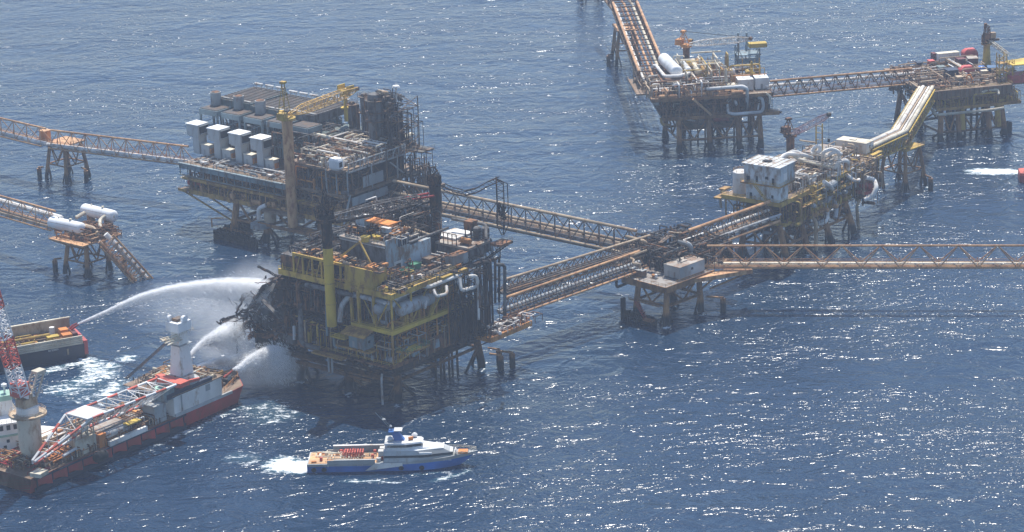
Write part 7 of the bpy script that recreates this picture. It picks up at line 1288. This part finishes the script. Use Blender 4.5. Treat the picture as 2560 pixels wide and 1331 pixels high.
for f_ in FOAM: f_[0](*f_[1:]) if callable(f_[0]) else (streak if f_[0] == 's' else blob)(*f_[1:])
bpy.context.view_layer.update()
for rt_, ps_ in LEGS:      # broken water round every leg
    for q_ in ps_:
        c = rt_.matrix_world @ Vector((q_[0], q_[1], 0)); FO = np.maximum(FO, .8 * np.exp(-((X - c.x) / 2.8) ** 2 - ((Y - c.y + 2.5) / 5.0) ** 2))
verts = np.stack([X.ravel(), Y.ravel(), np.zeros(nv)], 1); ny, nx = X.shape
idx = np.arange(nv).reshape(ny, nx); faces = np.stack([idx[:-1, :-1].ravel(), idx[:-1, 1:].ravel(), idx[1:, 1:].ravel(), idx[1:, :-1].ravel()], 1)
me = bpy.data.meshes.new('sea'); me.vertices.add(nv); me.vertices.foreach_set('co', verts.ravel()); nf = len(faces)
me.loops.add(nf * 4); me.loops.foreach_set('vertex_index', faces.ravel().astype(np.int32)); me.polygons.add(nf)
me.polygons.foreach_set('loop_start', np.arange(0, nf * 4, 4, dtype=np.int32)); me.update(); me.validate()
at_ = me.attributes.new('foam', 'FLOAT', 'POINT'); at_.data.foreach_set('value', FO.ravel().astype(np.float32))
me.polygons.foreach_set('use_smooth', [True] * nf)
sea = bpy.data.objects.new('sea', me); COL.objects.link(sea); tag(sea, kind='structure')
m = bpy.data.materials.new('sea'); m.use_nodes = True; n = m.node_tree.nodes; l = m.node_tree.links; p = n['Principled BSDF']
tc = n.new('ShaderNodeTexCoord')
def noise(scale, detail, rough, sx=1, sy=1, rot=20, w=None, dist=0):
    mp = n.new('ShaderNodeMapping'); mp.inputs['Rotation'].default_value = (0, 0, R(rot)); mp.inputs['Scale'].default_value = (sx, sy, 1); l.new(tc.outputs['Object'], mp.inputs[0])
    z = n.new('ShaderNodeTexNoise'); z.inputs['Scale'].default_value = scale; z.inputs['Detail'].default_value = detail; z.inputs['Roughness'].default_value = rough; z.inputs['Distortion'].default_value = dist
    l.new(mp.outputs[0], z.inputs[0]); return z.outputs[0]
def math_(op, a, b=None, c=None):
    k = n.new('ShaderNodeMath'); k.operation = op
    for i, v in enumerate((a, b, c)):
        if v is None: continue
        if isinstance(v, (int, float)): k.inputs[i].default_value = v
        else: l.new(v, k.inputs[i])
    return k.outputs[0]
LAYERS = [(.026, 3, .55, .7, 1.25, 22, 2.5, .4), (.11, 3, .6, .85, 1.15, 38, 1.2, .7), (.33, 2, .6, .85, 1.15, -14, .48, .6), (.85, 3, .6, .9, 1.1, 12, .215, .5)]   # scale, detail, roughness, stretch x, y, turn, height (m), distortion
EPS = .22
gust = None
def height(dx, dy):
    va = n.new('ShaderNodeVectorMath'); va.operation = 'ADD'; l.new(tc.outputs['Object'], va.inputs[0]); va.inputs[1].default_value = (dx, dy, 0); out = None
    for sc_, de, ro_, sx, sy, rot, hh, di in LAYERS:
        mp = n.new('ShaderNodeMapping'); mp.inputs['Rotation'].default_value = (0, 0, R(rot)); mp.inputs['Scale'].default_value = (sx, sy, 1); l.new(va.outputs[0], mp.inputs[0])
        z = n.new('ShaderNodeTexNoise'); z.noise_dimensions = '2D'; z.inputs['Scale'].default_value = sc_; z.inputs['Detail'].default_value = de; z.inputs['Roughness'].default_value = ro_; z.inputs['Distortion'].default_value = di
        l.new(mp.outputs[0], z.inputs[0]); amp = hh * WAVE if sc_ < .2 else math_('MULTIPLY', gust, hh * WAVE)
        out = math_('MULTIPLY', z.outputs[0], amp) if out is None else math_('MULTIPLY_ADD', z.outputs[0], amp, out)
    return out
g_ = n.new('ShaderNodeMapRange'); g_.inputs[1].default_value = .36; g_.inputs[2].default_value = .62; g_.inputs[3].default_value = .3; g_.inputs[4].default_value = 1.3; l.new(noise(.011, 3, .55, .6, 1.4, 18, dist=1.2), g_.inputs[0]); gust = g_.outputs[0]
h0, hx, hy = height(0, 0), height(EPS, 0), height(0, EPS)
cb = n.new('ShaderNodeCombineXYZ'); cb.inputs[2].default_value = EPS
l.new(math_('SUBTRACT', h0, hx), cb.inputs[0]); l.new(math_('SUBTRACT', h0, hy), cb.inputs[1])
vn = n.new('ShaderNodeVectorMath'); vn.operation = 'NORMALIZE'; l.new(cb.outputs[0], vn.inputs[0]); l.new(vn.outputs[0], p.inputs['Normal'])
# foam
fa = n.new('ShaderNodeAttribute'); fa.attribute_name = 'foam'
fn = noise(.30, 9, .68, .75, 1.5, 20, dist=.8); fn2 = noise(.9, 6, .7, 1, 1, 0, dist=.5)
fb = math_('ADD', math_('MULTIPLY', fn, .65), math_('MULTIPLY', fn2, .35))
thr = math_('SUBTRACT', .735, math_('MULTIPLY', fa.outputs['Fac'], .36))      # few whitecaps on open water, many in wakes
mr = n.new('ShaderNodeMapRange'); mr.inputs[3].default_value = 0; mr.inputs[4].default_value = 1; l.new(math_('SUBTRACT', fb, thr), mr.inputs[0]); mr.inputs[1].default_value = 0; mr.inputs[2].default_value = .09
aer = n.new('ShaderNodeMapRange'); aer.inputs[1].default_value = .5; aer.inputs[2].default_value = 1.3; aer.inputs[4].default_value = .7; l.new(fa.outputs['Fac'], aer.inputs[0])
c0 = n.new('ShaderNodeMixRGB'); c0.inputs[1].default_value = (*SEAC, 1); c0.inputs[2].default_value = tuple(x * .62 for x in SEAC) + (1,); l.new(noise(.008, 3, .5), c0.inputs[0])
c1 = n.new('ShaderNodeMixRGB'); l.new(aer.outputs[0], c1.inputs[0]); l.new(c0.outputs[0], c1.inputs[1]); c1.inputs[2].default_value = (.10, .27, .30, 1)
c2 = n.new('ShaderNodeMixRGB'); l.new(mr.outputs[0], c2.inputs[0]); l.new(c1.outputs[0], c2.inputs[1]); c2.inputs[2].default_value = (.72, .76, .78, 1)
l.new(c2.outputs[0], p.inputs['Base Color']); p.inputs['IOR'].default_value = 1.33
ro = n.new('ShaderNodeMapRange'); ro.inputs[3].default_value = SEAR; ro.inputs[4].default_value = .8; l.new(mr.outputs[0], ro.inputs[0]); l.new(ro.outputs[0], p.inputs['Roughness'])
me.materials.append(m)
# ================= the air =================
def volume_mat(name, dens, col=(1, 1, 1), aniso=.2):
    v = bpy.data.materials.new(name); v.use_nodes = True; nn = v.node_tree.nodes; nn.clear()
    o = nn.new('ShaderNodeOutputMaterial'); pv = nn.new('ShaderNodeVolumePrincipled'); pv.inputs['Density'].default_value = dens; pv.inputs['Color'].default_value = (*col, 1); pv.inputs['Anisotropy'].default_value = aniso
    v.node_tree.links.new(pv.outputs[0], o.inputs['Volume']); return v
if HAZE > 0:
    MB().box(-1500, 1500, -60, 2600, -3, CAMH + 12).build('haze', volume_mat('haze', HAZE, HAZEC, .1), None, kind='stuff')
